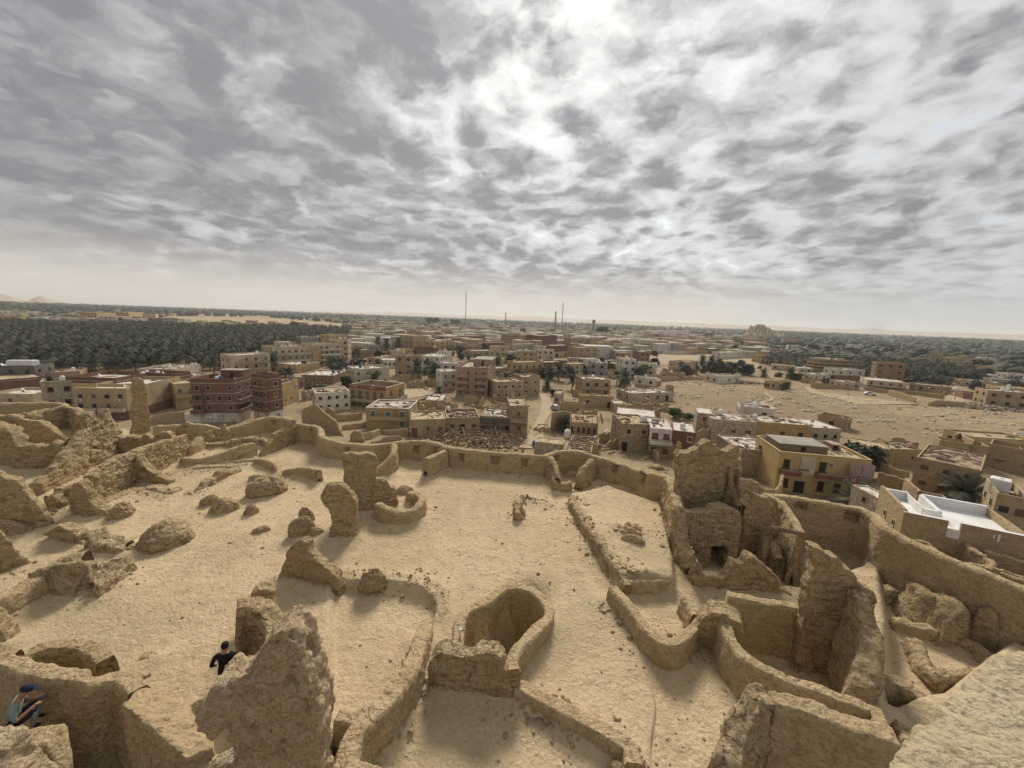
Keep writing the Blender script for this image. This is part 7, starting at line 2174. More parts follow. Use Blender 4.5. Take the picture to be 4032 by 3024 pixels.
# loose rubble over the near town, stones in rows over the field
def scatter(name, label, P_, size, mats, flat=0.7):
    n = len(P_)
    Z_ = terrain(P_[:, 0], P_[:, 1])
    base = ICV[:, :] * [1, 1, flat]
    a = RNG.uniform(0, 6.28, n)
    s = RNG.uniform(size[0], size[1], n) * np.exp(RNG.normal(0, 0.35, n))
    jit = 1 + 0.28 * RNG.normal(size=(n, len(ICV), 1))
    V = base[None] * jit * s[:, None, None]
    X = V[:, :, 0] * np.cos(a)[:, None] * 1.3 - V[:, :, 1] * np.sin(a)[:, None]
    Y = V[:, :, 0] * np.sin(a)[:, None] * 1.3 + V[:, :, 1] * np.cos(a)[:, None]
    V = np.stack([X + P_[:, 0:1], Y + P_[:, 1:2], V[:, :, 2] + Z_[:, None]], 2).reshape(-1, 3)
    F = (ICF[None] + (np.arange(n) * len(ICV))[:, None, None]).reshape(-1, 3)
    return put(name, mesh_np(name, V, F, mats, smooth=False), kind='stuff', label=label, cat=name.replace('_', ' '))


n = 9000
r = np.exp(RNG.uniform(np.log(48), np.log(230), n))
a = RNG.uniform(-0.95, 0.95, n)
P_ = np.stack([r * np.sin(a), r * np.cos(a)], 1)
patch = fbm(np.c_[P_, np.zeros(n)], 0.07, 3)
v = shown_at(P_)
ok = (patch > 0.02) & ~inside(v, LANE_V) & ~inside(P_, GROVE)
P_ = P_[ok]
P_ = P_[clear_of_town(P_, -1.0)]
scatter('rubble', 'loose rubble and broken mud strewn over the near town', P_, (0.16, 0.5), M['mudhouse'])
q = np.array(FIELD_W)
n = 26000
P_ = np.stack([RNG.uniform(q[:, 0].min(), q[:, 0].max(), n), RNG.uniform(q[:, 1].min(), q[:, 1].max(), n)], 1)
P_ = P_[inside(P_, FIELD_W)]
rowsn = np.sin((P_[:, 1] * 0.93 - P_[:, 0] * 0.36) * 2 * math.pi / 5.2 + 3.5 * fbm(np.c_[P_, np.zeros(len(P_))], 0.03, 3))
clump = fbm(np.c_[P_, np.zeros(len(P_))] + 50, 0.09, 3)
P_ = P_[((rowsn > 0.5) & (clump > 0.10)) | ((clump > 0.25) & (RNG.uniform(0, 1, len(P_)) < 0.3)) | (RNG.uniform(0, 1, len(P_)) < 0.02)]
P_ = P_[clear_of_town(P_, 0.3)]
scatter('field_stones', 'rows of rough stones covering the open field', P_, (0.15, 0.36), M['pale'], 0.9)
# scrap heaps
for lb, c, x, y, w_, d_, nn in [('tangled heap of pale scrap at the right corner of the field', 'K', 1960, 730, 17, 6, 700), ('tangled heap of white scrap beside the white-walled hut', 'C', 2010, 895, 9, 4, 350)]:
    g = on_ground(c, x, y)
    bx = []
    for k in range(nn):
        u, v_ = rsr.gauss(0, w_ / 2.2), rsr.gauss(0, d_ / 2.2)
        l = rsr.uniform(0.1, 0.6)
        z = rsr.uniform(0, 0.9) * math.exp(-(u / w_) ** 2)
        bx.append((u - l, v_ - l * rsr.uniform(.2, .8), z - 0.3, u + l, v_ + l * .5, z + rsr.uniform(0.05, 0.5), rsr.choice((0, 0, 1, 2)), rsr.uniform(0, 3)))
    put('scrap_heap', boxes_mesh('scrap_heap', bx, (M['pale'], M['darkgrey'], M['rust'])), loc=g, label=lb, cat='scrap heap', kind='stuff')

# lanes and paths, as thin sheets on the ground
M['lane'] = flat_material('lane_dust', (0.40, 0.305, 0.19), 0.12, 0.4, dirt=(0.27, 0.20, 0.125), dirt_amt=0.6)


def strip(name, c, pts, lift=0.05, mat='lane'):
    L_, R_ = [], []
    for x0, x1, y in pts:
        L_.append(on_ground(c, x0, y))
        R_.append(on_ground(c, x1, y))
    V, F = [], []
    n_ = 6
    for i in range(len(pts) - 1):
        for k in range(n_):
            t_ = k / n_
            V += [L_[i] * (1 - t_) + L_[i + 1] * t_, R_[i] * (1 - t_) + R_[i + 1] * t_]
    V += [L_[-1], R_[-1]]
    V = np.array(V)
    mid_ = (V[0::2] + V[1::2]) / 2
    V2 = np.empty((len(mid_) * 3, 3))
    V2[0::3], V2[1::3], V2[2::3] = V[0::2], mid_, V[1::2]
    rad_ = np.hypot(V2[:, 0], V2[:, 1])
    q_ = np.c_[V2[:, :2], np.zeros(len(V2))]
    V2[:, 2] = terrain(V2[:, 0], V2[:, 1]) + 0.25 * fbm(q_, 0.06, 4) + 0.12 * fbm(q_ + 5, 0.4, 2) + lift + 0.12
    for i in range(len(mid_) - 1):
        F += [(3 * i, 3 * i + 1, 3 * i + 4, 3 * i + 3), (3 * i + 1, 3 * i + 2, 3 * i + 5, 3 * i + 4)]
    return put(name, mesh_np(name, V2, F, M[mat], smooth=True), kind='structure')


strip('lane', 'F', [(1380, 1560, 420), (1440, 1545, 350), (1470, 1545, 290), (1500, 1560, 240), (1520, 1590, 200), (1530, 1600, 160), (1535, 1600, 120), (1530, 1580, 90), (1520, 1560, 70)])
strip('dirt_path', 'K', [(425, 480, 740), (350, 400, 705), (330, 370, 692), (395, 430, 680), (425, 450, 660), (385, 410, 640), (370, 390, 622)])
strip('dirt_path', 'K', [(1010, 1480, 705), (900, 1180, 668), (700, 800, 625), (665, 730, 600), (670, 720, 580)])
strip('street', 'K', [(1640, 1800, 690), (1670, 1760, 640), (1680, 1740, 600), (1690, 1740, 575)])
strip('street', 'B', [(860, 960, 590), (880, 950, 560), (900, 945, 530), (915, 940, 500)])
strip('open_lot', 'B', [(1230, 1330, 1035), (1225, 1500, 1000), (1230, 1590, 960), (1400, 1640, 930), (1560, 1660, 900)])

# the far town beyond counting
bx, nb = [], 0
n = 3800
r = np.exp(RNG.uniform(np.log(300), np.log(3000), n))
vx = RNG.uniform(760, 1640, n)
a = np.arctan((vx - 1106) / 820)
P_ = np.stack([r * np.sin(a), r * np.cos(a)], 1)
keep_ = allowed(P_) & clear_of_town(P_, 6) & (fbm(np.c_[P_ / 160, np.zeros(n)], 1.0, 3) > -0.3)
for (x, y) in P_[keep_]:
    w_, d_, h_ = rsr.uniform(5, 13), rsr.uniform(4, 8), rsr.choice((3.4, 3.6, 6.5, 6.8, 9.6))
    bx.append((x - w_, y - d_, -1, x + w_, y + d_, h_, rsr.randrange(6), rsr.uniform(-0.4, 0.4)))
put('far_town', boxes_mesh('far_town', bx, [M[k] for k in ('cream', 'tan', 'white', 'pale', 'pink', 'grey')]), kind='stuff', label='hazy sea of small flat houses at the far edge of town', cat='houses')
bx = []
n = 420
r = np.exp(RNG.uniform(np.log(560), np.log(1500), n))
vx = RNG.uniform(-60, 900, n)
a = np.arctan((vx - 1106) / 820)
P_ = np.stack([r * np.sin(a), r * np.cos(a)], 1)
for (x, y) in P_[allowed(P_) & clear_of_town(P_, 6)]:
    w_ = rsr.uniform(4, 9)
    bx.append((x - w_, y - 5, -1, x + w_, y + 5, rsr.choice((6.4, 7.6, 9.6)), rsr.randrange(6), rsr.uniform(-0.4, 0.4)))
put('far_village', boxes_mesh('far_village', bx, [M[k] for k in ('cream', 'tan', 'white', 'pale', 'pink', 'grey')]), kind='stuff', label='pale houses of a far village showing between the trees', cat='houses')
# ------------------------------------------------------------------ the whitewashed roof, the timber terrace, signs of life
zt = 9.0
A_, B_ = at('L', 790, 805, zt), at('L', 2330, 1117, zt)
u_ = (B_ - A_)[:2]
W_ = float(np.linalg.norm(u_))
u_ /= W_
ang = math.atan2(u_[1], u_[0])
e = put('house', None, loc=(A_[0], A_[1], 3.0), rz=ang, label='mud house with a brilliant whitewashed roof terrace outside the rampart', cat='house')
H_ = zt - 3.0
D_ = 7.5
put('walls', boxes_mesh('walls', [(0, 0, -2, W_, 0.28, H_ - 0.85, 0), (0, 0.28, -2, 0.28, D_, H_ - 0.85, 0), (W_ - 0.28, 0.28, -2, W_, D_, H_, 0), (0.28, D_ - 0.28, -2, W_ - 0.28, D_, H_ - 0.85, 0),
                              (0, 0, H_ - 0.85, W_ * 0.37, 0.28, H_, 0), (W_ * 0.475, 0, H_ - 0.85, W_, 0.28, H_, 0), (0, 0.28, H_ - 0.85, 0.28, D_, H_ + 0.25, 0)], (M['mudhouse'],)), parent=e)
put('roof', mesh_np('roof', [(0.28, 0.28, H_ - 0.9), (W_ - 0.28, 0.28, H_ - 0.9), (W_ - 0.28, D_ - 0.28, H_ - 0.9), (0.28, D_ - 0.28, H_ - 0.9)], [(0, 1, 2, 3)], M['limewash'], smooth=False), parent=e)
for bx in [(0.0, -0.03, H_, W_ * 0.37, 0.34, H_ + 0.06), (W_ * 0.475, -0.03, H_, W_, 0.34, H_ + 0.06), (0.28, 0.281, H_ - 0.9, W_ * 0.37, 0.33, H_), (W_ * 0.475, 0.281, H_ - 0.9, W_, 0.33, H_),
           (0.28, D_ - 0.6, H_ - 0.9, W_ * 0.26, D_ - 0.28, H_ + 0.1), (W_ * 0.39, D_ - 0.6, H_ - 0.9, W_ - 0.3, D_ - 0.28, H_ + 0.2), (W_ * 0.36, 2.2, H_ - 0.9, W_ * 0.40, D_ - 0.6, H_ + 0.15), (W_ * 0.25, 2.2, H_ - 0.9, W_ * 0.36, 2.5, H_ + 0.05),
           (0.281, 0.33, H_ - 0.9, 0.36, D_ - 0.6, H_ + 0.2), (W_ * 0.24, 2.5, H_ - 0.9, W_ * 0.255, D_ - 0.6, H_ + 0.05)]:
    put('white_parapet', boxes_mesh('white_parapet', [(*bx, 0)], (M['limewash'],)), parent=e)
put('lime_patch', boxes_mesh('lime_patch', [(W_ * 0.37, -0.03, H_ - 1.75, W_ * 0.475, 0.0, H_ - 0.87, 0)], (M['limewash'],)), parent=e)
put('lime_splash', boxes_mesh('lime_splash', [(W_ * 0.72, -0.012, H_ - 0.8, W_ * 0.735, 0.0, H_ - 0.45, 0), (W_ * 0.755, -0.012, H_ - 1.1, W_ * 0.775, 0.0, H_ - 0.35, 0)], (M['limewash'],)), parent=e)
for z in (1.2, 2.6):
    for y in (2.0, 4.6):
        q = put('window', FRAMES['cream'], parent=e, loc=(-0.004, y, z + 1.2), rz=-math.pi / 2, scale=(0.6, 1, 0.8))
        put('pane', PANES['hole'], parent=q)
TOWN.append((A_[0] + u_[0] * W_ / 2, A_[1] + u_[1] * W_ / 2, 9))
H('narrow stone annex with a whitewashed roof joined to the white roof terrace', 'L', (520, 662), (715, 675), h=4.5, d=5, mat='palestone', roof='r_white', st=2, nf=2, par=0.15, win=(0.5, 0.7), pane='hole')

# tea terrace with a red-brown timber rail
tr = H('tan tea house with patterned window columns under a timber-railed terrace', 'C', (505, 1228), (735, 1246), (955, 1190), yb=1378, mat='tan', roof='r_sand', st=1, nf=5, ns=1, par=0.12, win=(0.7, 1.5), frame='wood', pane='half')
bbx = [v for ch in tr.children if ch.name.startswith('roof') for v in [x.co for x in ch.data.vertices]]
wx, wy, wz = max(v.x for v in bbx), max(v.y for v in bbx), max(v.z for v in bbx)
rl = put('timber_rail', None, loc=tr.location, rz=tr.rotation_euler.z, label='red-brown timber railing round the tea house terrace', cat='railing')
POST = box_mesh('post', M['rail'])
for i in range(7):
    put('post', POST, parent=rl, loc=(0.15 + (wx - 0.3) * i / 6, 0.15, wz + 0.6), scale=(0.12, 0.12, 1.3))
for i in range(1, 5):
    put('post', POST, parent=rl, loc=(0.15, 0.15 + (wy * 0.8) * i / 4, wz + 0.6), scale=(0.12, 0.12, 1.3))
    put('post', POST, parent=rl, loc=(wx - 0.15, 0.15 + (wy * 0.8) * i / 4, wz + 0.6), scale=(0.12, 0.12, 1.3))
for z in (0.35, 0.8, 1.2):
    put('rail', POST, parent=rl, loc=(wx / 2, 0.13, wz + z), scale=(wx, 0.07, 0.1))
    put('rail', POST, parent=rl, loc=(0.13, 0.15 + wy * 0.4, wz + z), scale=(0.07, wy * 0.8, 0.1))
    put('rail', POST, parent=rl, loc=(wx - 0.13, 0.15 + wy * 0.4, wz + z), scale=(0.07, wy * 0.8, 0.1))
g = on_ground('C', 478, 1368)
tank((g[0], g[1], g[2]), 'tank', 'white plastic water tank standing on the ground beside the tea house', s=1.5)
g = on_ground('C', 815, 1368)
tank((g[0], g[1], g[2]), 'tank', 'white plastic water tank under the awning right of the tea house', s=1.4)
g = on_ground('F', 1490, 408)
tank((g[0], g[1], g[2]), 'blue', 'faded blue barrel beside the low stone hut behind the parapet', s=1.1)
H('low whitish stone hut with a flat sandy roof just behind the parapet', 'F', (1490, 372), (1672, 392), (1700, 362), h=2.6, mat='palestone', roof='r_sand', st=1, nf=0, ns=0, par=0.12)
H('dark sunken shed roof beside the low stone hut', 'F', (1720, 372), (1905, 392), h=2.2, d=5, mat='mudhouse', roof='r_dark', st=1, nf=0, ns=0, par=0.1, clutter=24)
H('collapsed timber roofed room behind the alcove', 'F', (1690, 420), (1860, 440), h=2.4, d=4, mat='mudhouse', roof='r_dark', st=1, nf=0, ns=0, par=0.3, clutter=24)

# ochre stripes on the striped house
sw = max(v.co.x for ch in o_striped.children if ch.name.startswith('walls') for v in ch.data.vertices)
sh = max(v.co.z for ch in o_striped.children if ch.name.startswith('walls') for v in ch.data.vertices)
hs_ = (sh - 0.2) / 2
k = 0
x = 0.2
while x < sw - 0.2:
    hit = False
    put('stripe', boxes_mesh('stripe', [(x, -0.012, hs_ + 0.15, x + 0.2, 0.0, sh - 0.25, 0)], (M['stripe'],)), parent=o_striped)
    x += 0.48

# balcony ornament and curtain of the yellow house
bal_o = [ch for ch in YH.children if ch.name.startswith('balcony')][-1]
bw = max(v.co.x for v in bal_o.data.vertices)


def arc(cx, sgn):
    V, F = [], []
    for i in range(11):
        a_ = math.radians(-80 + 16 * i)
        for r in (0.20, 0.30):
            for y in (-1.13, -1.10):
                V.append((cx + sgn * r * math.cos(a_), y, 0.42 + r * math.sin(a_)))
    for i in range(10):
        b = 4 * i
        for f in ((0, 2, 6, 4), (1, 5, 7, 3), (2, 3, 7, 6), (0, 4, 5, 1)):
            F.append([b + j for j in f])
    return mesh_np('ornament', V, F, M['limewash'], smooth=False)


for cx, sg in ((bw * 0.50, 1), (bw * 0.70, -1)):
    put('ornament', arc(cx - sg * 0.1, sg), parent=bal_o)
for cx in (bw * 0.56, bw * 0.64):
    put('ornament', boxes_mesh('ornament', [(cx - 0.05, -1.13, 0.16, cx + 0.05, -1.10, 0.7, 0)], (M['limewash'],)), parent=bal_o)
M['cloth_pink'] = flat_material('faded_pink_cloth', (0.42, 0.30, 0.28), 0.1, 2)
for (x0, x1, sg) in ((0.74, 0.86, 0), (0.87, 1.0, 1)):
    V, F = [], []
    Ww = max(v.co.x for ch in YH.children if ch.name.startswith('walls') for v in ch.data.vertices)
    n_ = 22
    for i in range(n_ + 1):
        for j in range(9):
            t_ = j / 8
            xx = Ww * (x0 + (x1 - x0) * i / n_) + (0.18 * t_ if not sg else 0)
            V.append((xx, -1.0 - 0.07 * math.sin(i * 1.9) * (0.4 + t_) - 0.1 * t_, 6.7 - 2.2 * t_ + 0.12 * math.sin(i * 0.5)))
    for i in range(n_):
        for j in range(8):
            b = i * 9 + j
            F.append((b, b + 9, b + 10, b + 1))
    o = put('curtain', mesh_np('curtain', V, F, M['cloth_pink']), loc=YH.location, rz=YH.rotation_euler.z, label='plain faded pink curtain tied across the yellow house balcony' if not sg else 'pale striped curtain at the right end of the yellow house balcony', cat='curtain')

# vehicles
M['carwhite'] = flat_material('white_car_paint', (0.66, 0.66, 0.65), 0.04, 2, 0.35, spec=0.5, dirt=(0.4, 0.34, 0.26), dirt_amt=0.35)
M['cargrey'] = flat_material('grey_car_paint', (0.30, 0.31, 0.32), 0.05, 2, 0.4, spec=0.5, dirt=(0.4, 0.34, 0.26), dirt_amt=0.35)
M['carred'] = flat_material('red_car_paint', (0.35, 0.04, 0.03), 0.05, 2, 0.4, spec=0.5, dirt=(0.3, 0.22, 0.16), dirt_amt=0.35)
M['cardark'] = flat_material('dark_car_paint', (0.05, 0.052, 0.06), 0.05, 2, 0.35, spec=0.5)
WHEEL = lathe('wheel', [(0.18, -0.11), (0.33, -0.11), (0.35, -0.07), (0.35, 0.07), (0.33, 0.11), (0.18, 0.11)], 16, M['black'])


def profile_mesh(name, prof, w_, mat, inset=0.0):
    V = [(x, -w_ / 2 + (inset if z > 0.95 else 0), z) for x, z in prof] + [(x, w_ / 2 - (inset if z > 0.95 else 0), z) for x, z in prof]
    n_ = len(prof)
    F = [tuple(range(n_))[::-1], tuple(range(n_, 2 * n_))] + [(i, (i + 1) % n_, n_ + (i + 1) % n_, n_ + i) for i in range(n_)]
    me = mesh_np(name, V, F, mat, smooth=False)
    bm = bmesh.new()
    bm.from_mesh(me)
    bmesh.ops.recalc_face_normals(bm, faces=bm.faces)
    bmesh.ops.bevel(bm, geom=bm.edges[:], offset=0.035, segments=1, affect='EDGES')
    bm.to_mesh(me)
    bm.free()
    return me


def car(label, c, x, y, rz, paint, kind='car'):
    g = on_ground(c, x, y)
    e = put('parked_car' if kind == 'car' else kind, None, loc=(g[0], g[1], g[2] + 0.12), rz=rz, label=label, cat='car' if kind == 'car' else 'jeep')
    tall = 0.25 if kind == 'jeep' else 0.0
    put('body', profile_mesh('body', [(-2.1, 0.35), (2.1, 0.35), (2.15, 0.62), (1.95, 0.86), (1.0, 0.93), (-1.55 - tall, 0.95), (-2.1, 0.9), (-2.15, 0.6)], 1.68, M[paint]), parent=e)
    put('cabin', profile_mesh('cabin', [(1.0, 0.93), (0.4, 1.45 + tall), (-1.1 - tall * 2.5, 1.47 + tall), (-1.75 - tall, 0.95)], 1.5, M[paint], 0.1), parent=e)
    put('windscreen', mesh_np('windscreen', [(0.96, -0.58, 1.0), (0.96, 0.58, 1.0), (0.46, 0.5, 1.42 + tall), (0.46, -0.5, 1.42 + tall)], [(0, 1, 2, 3)], M['pane'], smooth=False), parent=e, loc=(0.03, 0, 0.02))
    for s in (-1, 1):
        put('side_window', mesh_np('side_window', [(0.75, s * 0.76, 1.0), (0.32, s * 0.665, 1.38 + tall), (-1.0, s * 0.665, 1.4 + tall), (-1.5, s * 0.76, 1.0)], [(0, 1, 2, 3)], M['pane'], smooth=False), parent=e)
        put('headlight', boxes_mesh('headlight', [(2.08, s * 0.62 - 0.18, 0.6, 2.17, s * 0.62 + 0.18, 0.76, 0)], (M['tank'],)), parent=e)
        for xx in (-1.35, 1.35):
            o = put('wheel', WHEEL, parent=e, loc=(xx, s * 0.76, 0.33))
            o.rotation_euler = (math.pi / 2, 0, 0)
    return e


car('silver-grey jeep parked in the dusty lane', 'C', 368, 1128, 1.75, 'cargrey', 'jeep')
car('white car parked on the side street at the right', 'K', 1705, 618, 0.2, 'carwhite')
car('white car parked before the small white kiosk', 'C', 870, 712, 0.1, 'carwhite')
for k, x in enumerate((520, 575, 620)):
    car(('left', 'middle', 'right')[k] + ' car of the three dark ones parked on the far street', 'N', x, 392 - 2 * k, 0.3, 'cardark')
for lb, c, x, y, rz, pt in [('dark car parked on the street below the long grey block', 'B', 905, 548, 1.3, 'cardark'), ('white car parked below the cream villa', 'B', 925, 575, 1.4, 'carwhite'), ('grey car parked in front of the garage building', 'C', 400, 668, 0.2, 'cargrey'),
                            ('white car parked beside the blue awning hotel', 'B', 700, 745, 0.3, 'carwhite'), ('white car on the dirt road past the terrace gallery house', 'K', 1120, 640, -0.4, 'carwhite')]:
    car(lb, c, x, y, rz, pt)
g = on_ground('A', 2262, 1128)
e = put('truck', None, loc=(g[0], g[1], g[2] + 0.15), rz=-1.2, label='white box truck parked beside the red-brown hotel', cat='truck')
put('cargo_box', box_mesh('cargo_box', M['carwhite'], 0.02), parent=e, loc=(-1.2, 0, 2.0), scale=(4.2, 2.1, 2.3))
put('cab', profile_mesh('cab', [(1.0, 0.55), (2.7, 0.55), (2.75, 1.2), (2.45, 2.3), (1.0, 2.35)], 1.95, M['carwhite']), parent=e)
put('windscreen', mesh_np('windscreen', [(2.76, -0.85, 1.3), (2.76, 0.85, 1.3), (2.53, 0.8, 2.15), (2.53, -0.8, 2.15)], [(0, 1, 2, 3)], M['pane'], smooth=False), parent=e, loc=(0.02, 0, 0))
put('chassis', boxes_mesh('chassis', [(-3.2, -0.5, 0.55, 2.4, 0.5, 0.8, 0)], (M['black'],)), parent=e)
for s in (-1, 1):
    for xx in (-2.1, 1.8):
        o = put('wheel', WHEEL, parent=e, loc=(xx, s * 0.85, 0.42), scale=(1.25, 1.25, 1.3))
        o.rotation_euler = (math.pi / 2, 0, 0)
g = on_ground('F', 1262, 338)
e = put('motor_tricycle', None, loc=(g[0], g[1], g[2] + 0.12), rz=0.2, label='red cargo tricycle parked under the wooden scaffold', cat='tricycle')
put('cargo_tray', boxes_mesh('cargo_tray', [(-1.3, -0.6, 0.5, 0.4, 0.6, 0.58, 0), (-1.3, -0.6, 0.58, -1.24, 0.6, 0.95, 0), (-1.24, -0.6, 0.58, 0.4, -0.54, 0.95, 0), (-1.24, 0.54, 0.58, 0.4, 0.6, 0.95, 0)], (M['carred'],)), parent=e)
put('front_frame', profile_mesh('front_frame', [(0.4, 0.4), (1.5, 0.4), (1.55, 0.9), (1.1, 0.75), (0.4, 0.85)], 0.35, M['carred']), parent=e)
put('handlebar', boxes_mesh('handlebar', [(1.2, -0.4, 1.0, 1.26, 0.4, 1.06, 0), (1.2, -0.03, 0.8, 1.26, 0.03, 1.0, 0)], (M['black'],)), parent=e)
put('saddle', boxes_mesh('saddle', [(0.45, -0.16, 0.85, 0.95, 0.16, 0.95, 0)], (M['black'],)), parent=e)
for xx, yy in ((-0.8, -0.68), (-0.8, 0.68), (1.5, 0.0)):
    o = put('wheel', WHEEL, parent=e, loc=(xx, yy, 0.26), scale=(0.8, 0.8, 0.7))
    o.rotation_euler = (math.pi / 2, 0, 0)
# scaffold before the stone house
g0, g1 = on_ground('F', 1140, 335), on_ground('F', 1330, 342)
dv = (g1 - g0)
sc = put('wooden_scaffold', None, loc=g0, rz=math.atan2(dv[1], dv[0]), label='rough wooden pole scaffold before the grey stone house', cat='scaffold')
ln = float(np.linalg.norm(dv[:2]))
for i in range(4):
    put('pole', LOG, parent=sc, loc=(ln * i / 3, 0, 1.4), scale=(0.7, 0.7, 3.6))
for z in (1.5, 2.7):
    o = put('pole', LOG, parent=sc, loc=(ln / 2, -0.1, z), scale=(0.6, 0.6, ln * 1.05))
    o.rotation_euler = (0, math.pi / 2, 0)

# ------------------------------------------------------------------ people
M['skin'] = flat_material('skin', (0.33, 0.19, 0.12), 0.06, 4, 0.6)
M['tee'] = flat_material('grey_green_shirt', (0.22, 0.27, 0.24), 0.06, 6, 0.9)
M['navy'] = flat_material('navy_cloth', (0.022, 0.027, 0.042), 0.15, 6, 0.9)
M['greyleg'] = flat_material('pale_grey_cloth', (0.26, 0.255, 0.27), 0.08, 6, 0.9)
M['blackcloth'] = flat_material('black_cloth', (0.014, 0.014, 0.016), 0.15, 6, 0.9)
M['hair'] = flat_material('dark_hair', (0.012, 0.010, 0.009), 0.2, 20, 0.7)


def body(name, joints, edges, mats, zone, parent):
    names = list(joints)
    me = bpy.data.meshes.new(name)
    me.from_pydata([joints[k][0] for k in names], [(names.index(a), names.index(b)) for a, b in edges], [])
    o = bpy.data.objects.new('tmp', me)
    COL.objects.link(o)
    o.modifiers.new('s', 'SKIN')
    for i, k in enumerate(names):
        sv = me.skin_vertices[0].data[i]
        r = joints[k][1]
        sv.radius = r if isinstance(r, tuple) else (r, r)
        sv.use_root = k == 'pelvis'
    sb = o.modifiers.new('b', 'SUBSURF')
    sb.levels = sb.render_levels = 2
    dg = bpy.context.evaluated_depsgraph_get()
    out = bpy.data.meshes.new_from_object(o.evaluated_get(dg))
    bpy.data.objects.remove(o)
    out.materials.clear()
    for m_ in mats:
        out.materials.append(M[m_])
    segs = [(np.array(joints[a][0]), np.array(joints[b][0]), zone.get((a, b), 0)) for a, b in edges]
    idx = []
    for p in out.polygons:
        c_ = np.array(p.center)
        best, bi = 9, 0
        for a, b, z in segs:
            t_ = np.clip((c_ - a) @ (b - a) / ((b - a) @ (b - a) + 1e-9), 0, 1)
            d = np.linalg.norm(c_ - a - t_ * (b - a))
            if d < best:
                best, bi = d, z
        idx.append(bi)
    out.polygons.foreach_set('material_index', idx)
    out.polygons.foreach_set('use_smooth', np.ones(len(out.polygons), bool))
    out.name = name
    return put(name, out, parent=parent)


def hand(parent, wrist, knuckle, curl, side, mat='skin'):
    """palm, four bent fingers of different lengths and a thumb from the side of the palm"""
    w0, k0 = Vector(wrist), Vector(knuckle)
    f = (k0 - w0).normalized()
    up = Vector(curl).normalized()
    s = f.cross(up).normalized() * side
    V, F = [], []

    def tube(pts, rad):
        o = len(V)
        for i, p in enumerate(pts):
            d = (pts[min(i + 1, len(pts) - 1)] - pts[max(i - 1, 0)]).normalized()
            t = d.orthogonal().normalized()
            b = d.cross(t)
            for k in range(6):
                a = k * math.pi / 3
                V.append((p + (t * math.cos(a) + b * math.sin(a)) * rad[i])[:])
        for i in range(len(pts) - 1):
            for k in range(6):
                F.append((o + i * 6 + k, o + i * 6 + (k + 1) % 6, o + (i + 1) * 6 + (k + 1) % 6, o + (i + 1) * 6 + k))
        F.append(tuple(o + (len(pts) - 1) * 6 + k for k in range(6)))
    for q, (off, ln) in enumerate(((-0.03, 0.065), (-0.01, 0.078), (0.011, 0.072), (0.031, 0.056))):
        b0 = k0 + s * off
        tube([w0 + s * off * 0.5, b0, b0 + f * ln * 0.5 - up * ln * 0.25, b0 + f * ln * 0.65 - up * ln * 0.75], [0.017, 0.0115, 0.010, 0.007])
    tube([w0 + f * 0.02 - s * 0.02, w0 + f * 0.05 - s * 0.052, w0 + f * 0.085 - s * 0.055 - up * 0.015], [0.014, 0.012, 0.008])
    return put('hand', mesh_np('hand', V, F, M[mat]), parent=parent)


def head_bits(parent, c_, fwd, hair=False):
    """nose, ears, brows as small child meshes on the head centred at c_"""
    f = Vector(fwd).normalized()
    l = Vector((0, 0, 1)).cross(f).normalized()
    u = f.cross(l)
    c_ = Vector(c_)
    def ell(p, r, mat, nm):
        bm = bmesh.new()
        bmesh.ops.create_icosphere(bm, subdivisions=2, radius=1.0)
        me = bpy.data.meshes.new(nm)
        for v in bm.verts:
            v.co = p + f * v.co.x * r[0] + l * v.co.y * r[1] + u * v.co.z * r[2]
        bm.to_mesh(me)
        bm.free()
        me.materials.append(M[mat])
        me.polygons.foreach_set('use_smooth', np.ones(len(me.polygons), bool))
        put(nm, me, parent=parent)
    ell(c_ + f * 0.098 - u * 0.012, (0.022, 0.014, 0.028), 'skin', 'nose')
    for s in (-1, 1):
        ell(c_ + l * s * 0.078 - u * 0.005, (0.022, 0.012, 0.032), 'skin', 'ear')
        ell(c_ + f * 0.084 + l * s * 0.032 + u * 0.014, (0.010, 0.014, 0.008), 'hair', 'eye')
    ell(c_ + f * 0.084 - u * 0.055, (0.010, 0.024, 0.007), 'carred', 'mouth')
    if hair:
        ell(c_ - f * 0.012 + u * 0.03, (0.103, 0.09, 0.098), 'hair', 'hair')
    return f, l, u, c_, ell


# the seated man
seat = at('H', 45, 920, ZP + 2.25)
seat = np.array([seat[0] + 0.06, seat[1], ZP + 2.03])
pe = put('person', None, loc=seat, rz=0.62, label='seated person in a dark cap and grey-green shirt looking down at a phone', cat='person')
pe.scale = (0.93, 0.93, 0.93)
J = {'pelvis': ((0, 0, 0.12), (0.16, 0.13)), 'waist': ((0.03, 0, 0.30), (0.15, 0.11)), 'chest': ((0.10, 0, 0.48), (0.17, 0.12)), 'neckb': ((0.17, 0, 0.60), 0.07), 'neck': ((0.205, 0, 0.66), 0.055),
     'head': ((0.265, 0, 0.745), (0.088, 0.098)), 'crown': ((0.285, 0, 0.83), (0.075, 0.08))}
E = [('pelvis', 'waist'), ('waist', 'chest'), ('chest', 'neckb'), ('neckb', 'neck'), ('neck', 'head'), ('head', 'crown')]
Zn = {('pelvis', 'waist'): 0, ('neckb', 'neck'): 2, ('neck', 'head'): 2, ('head', 'crown'): 2}
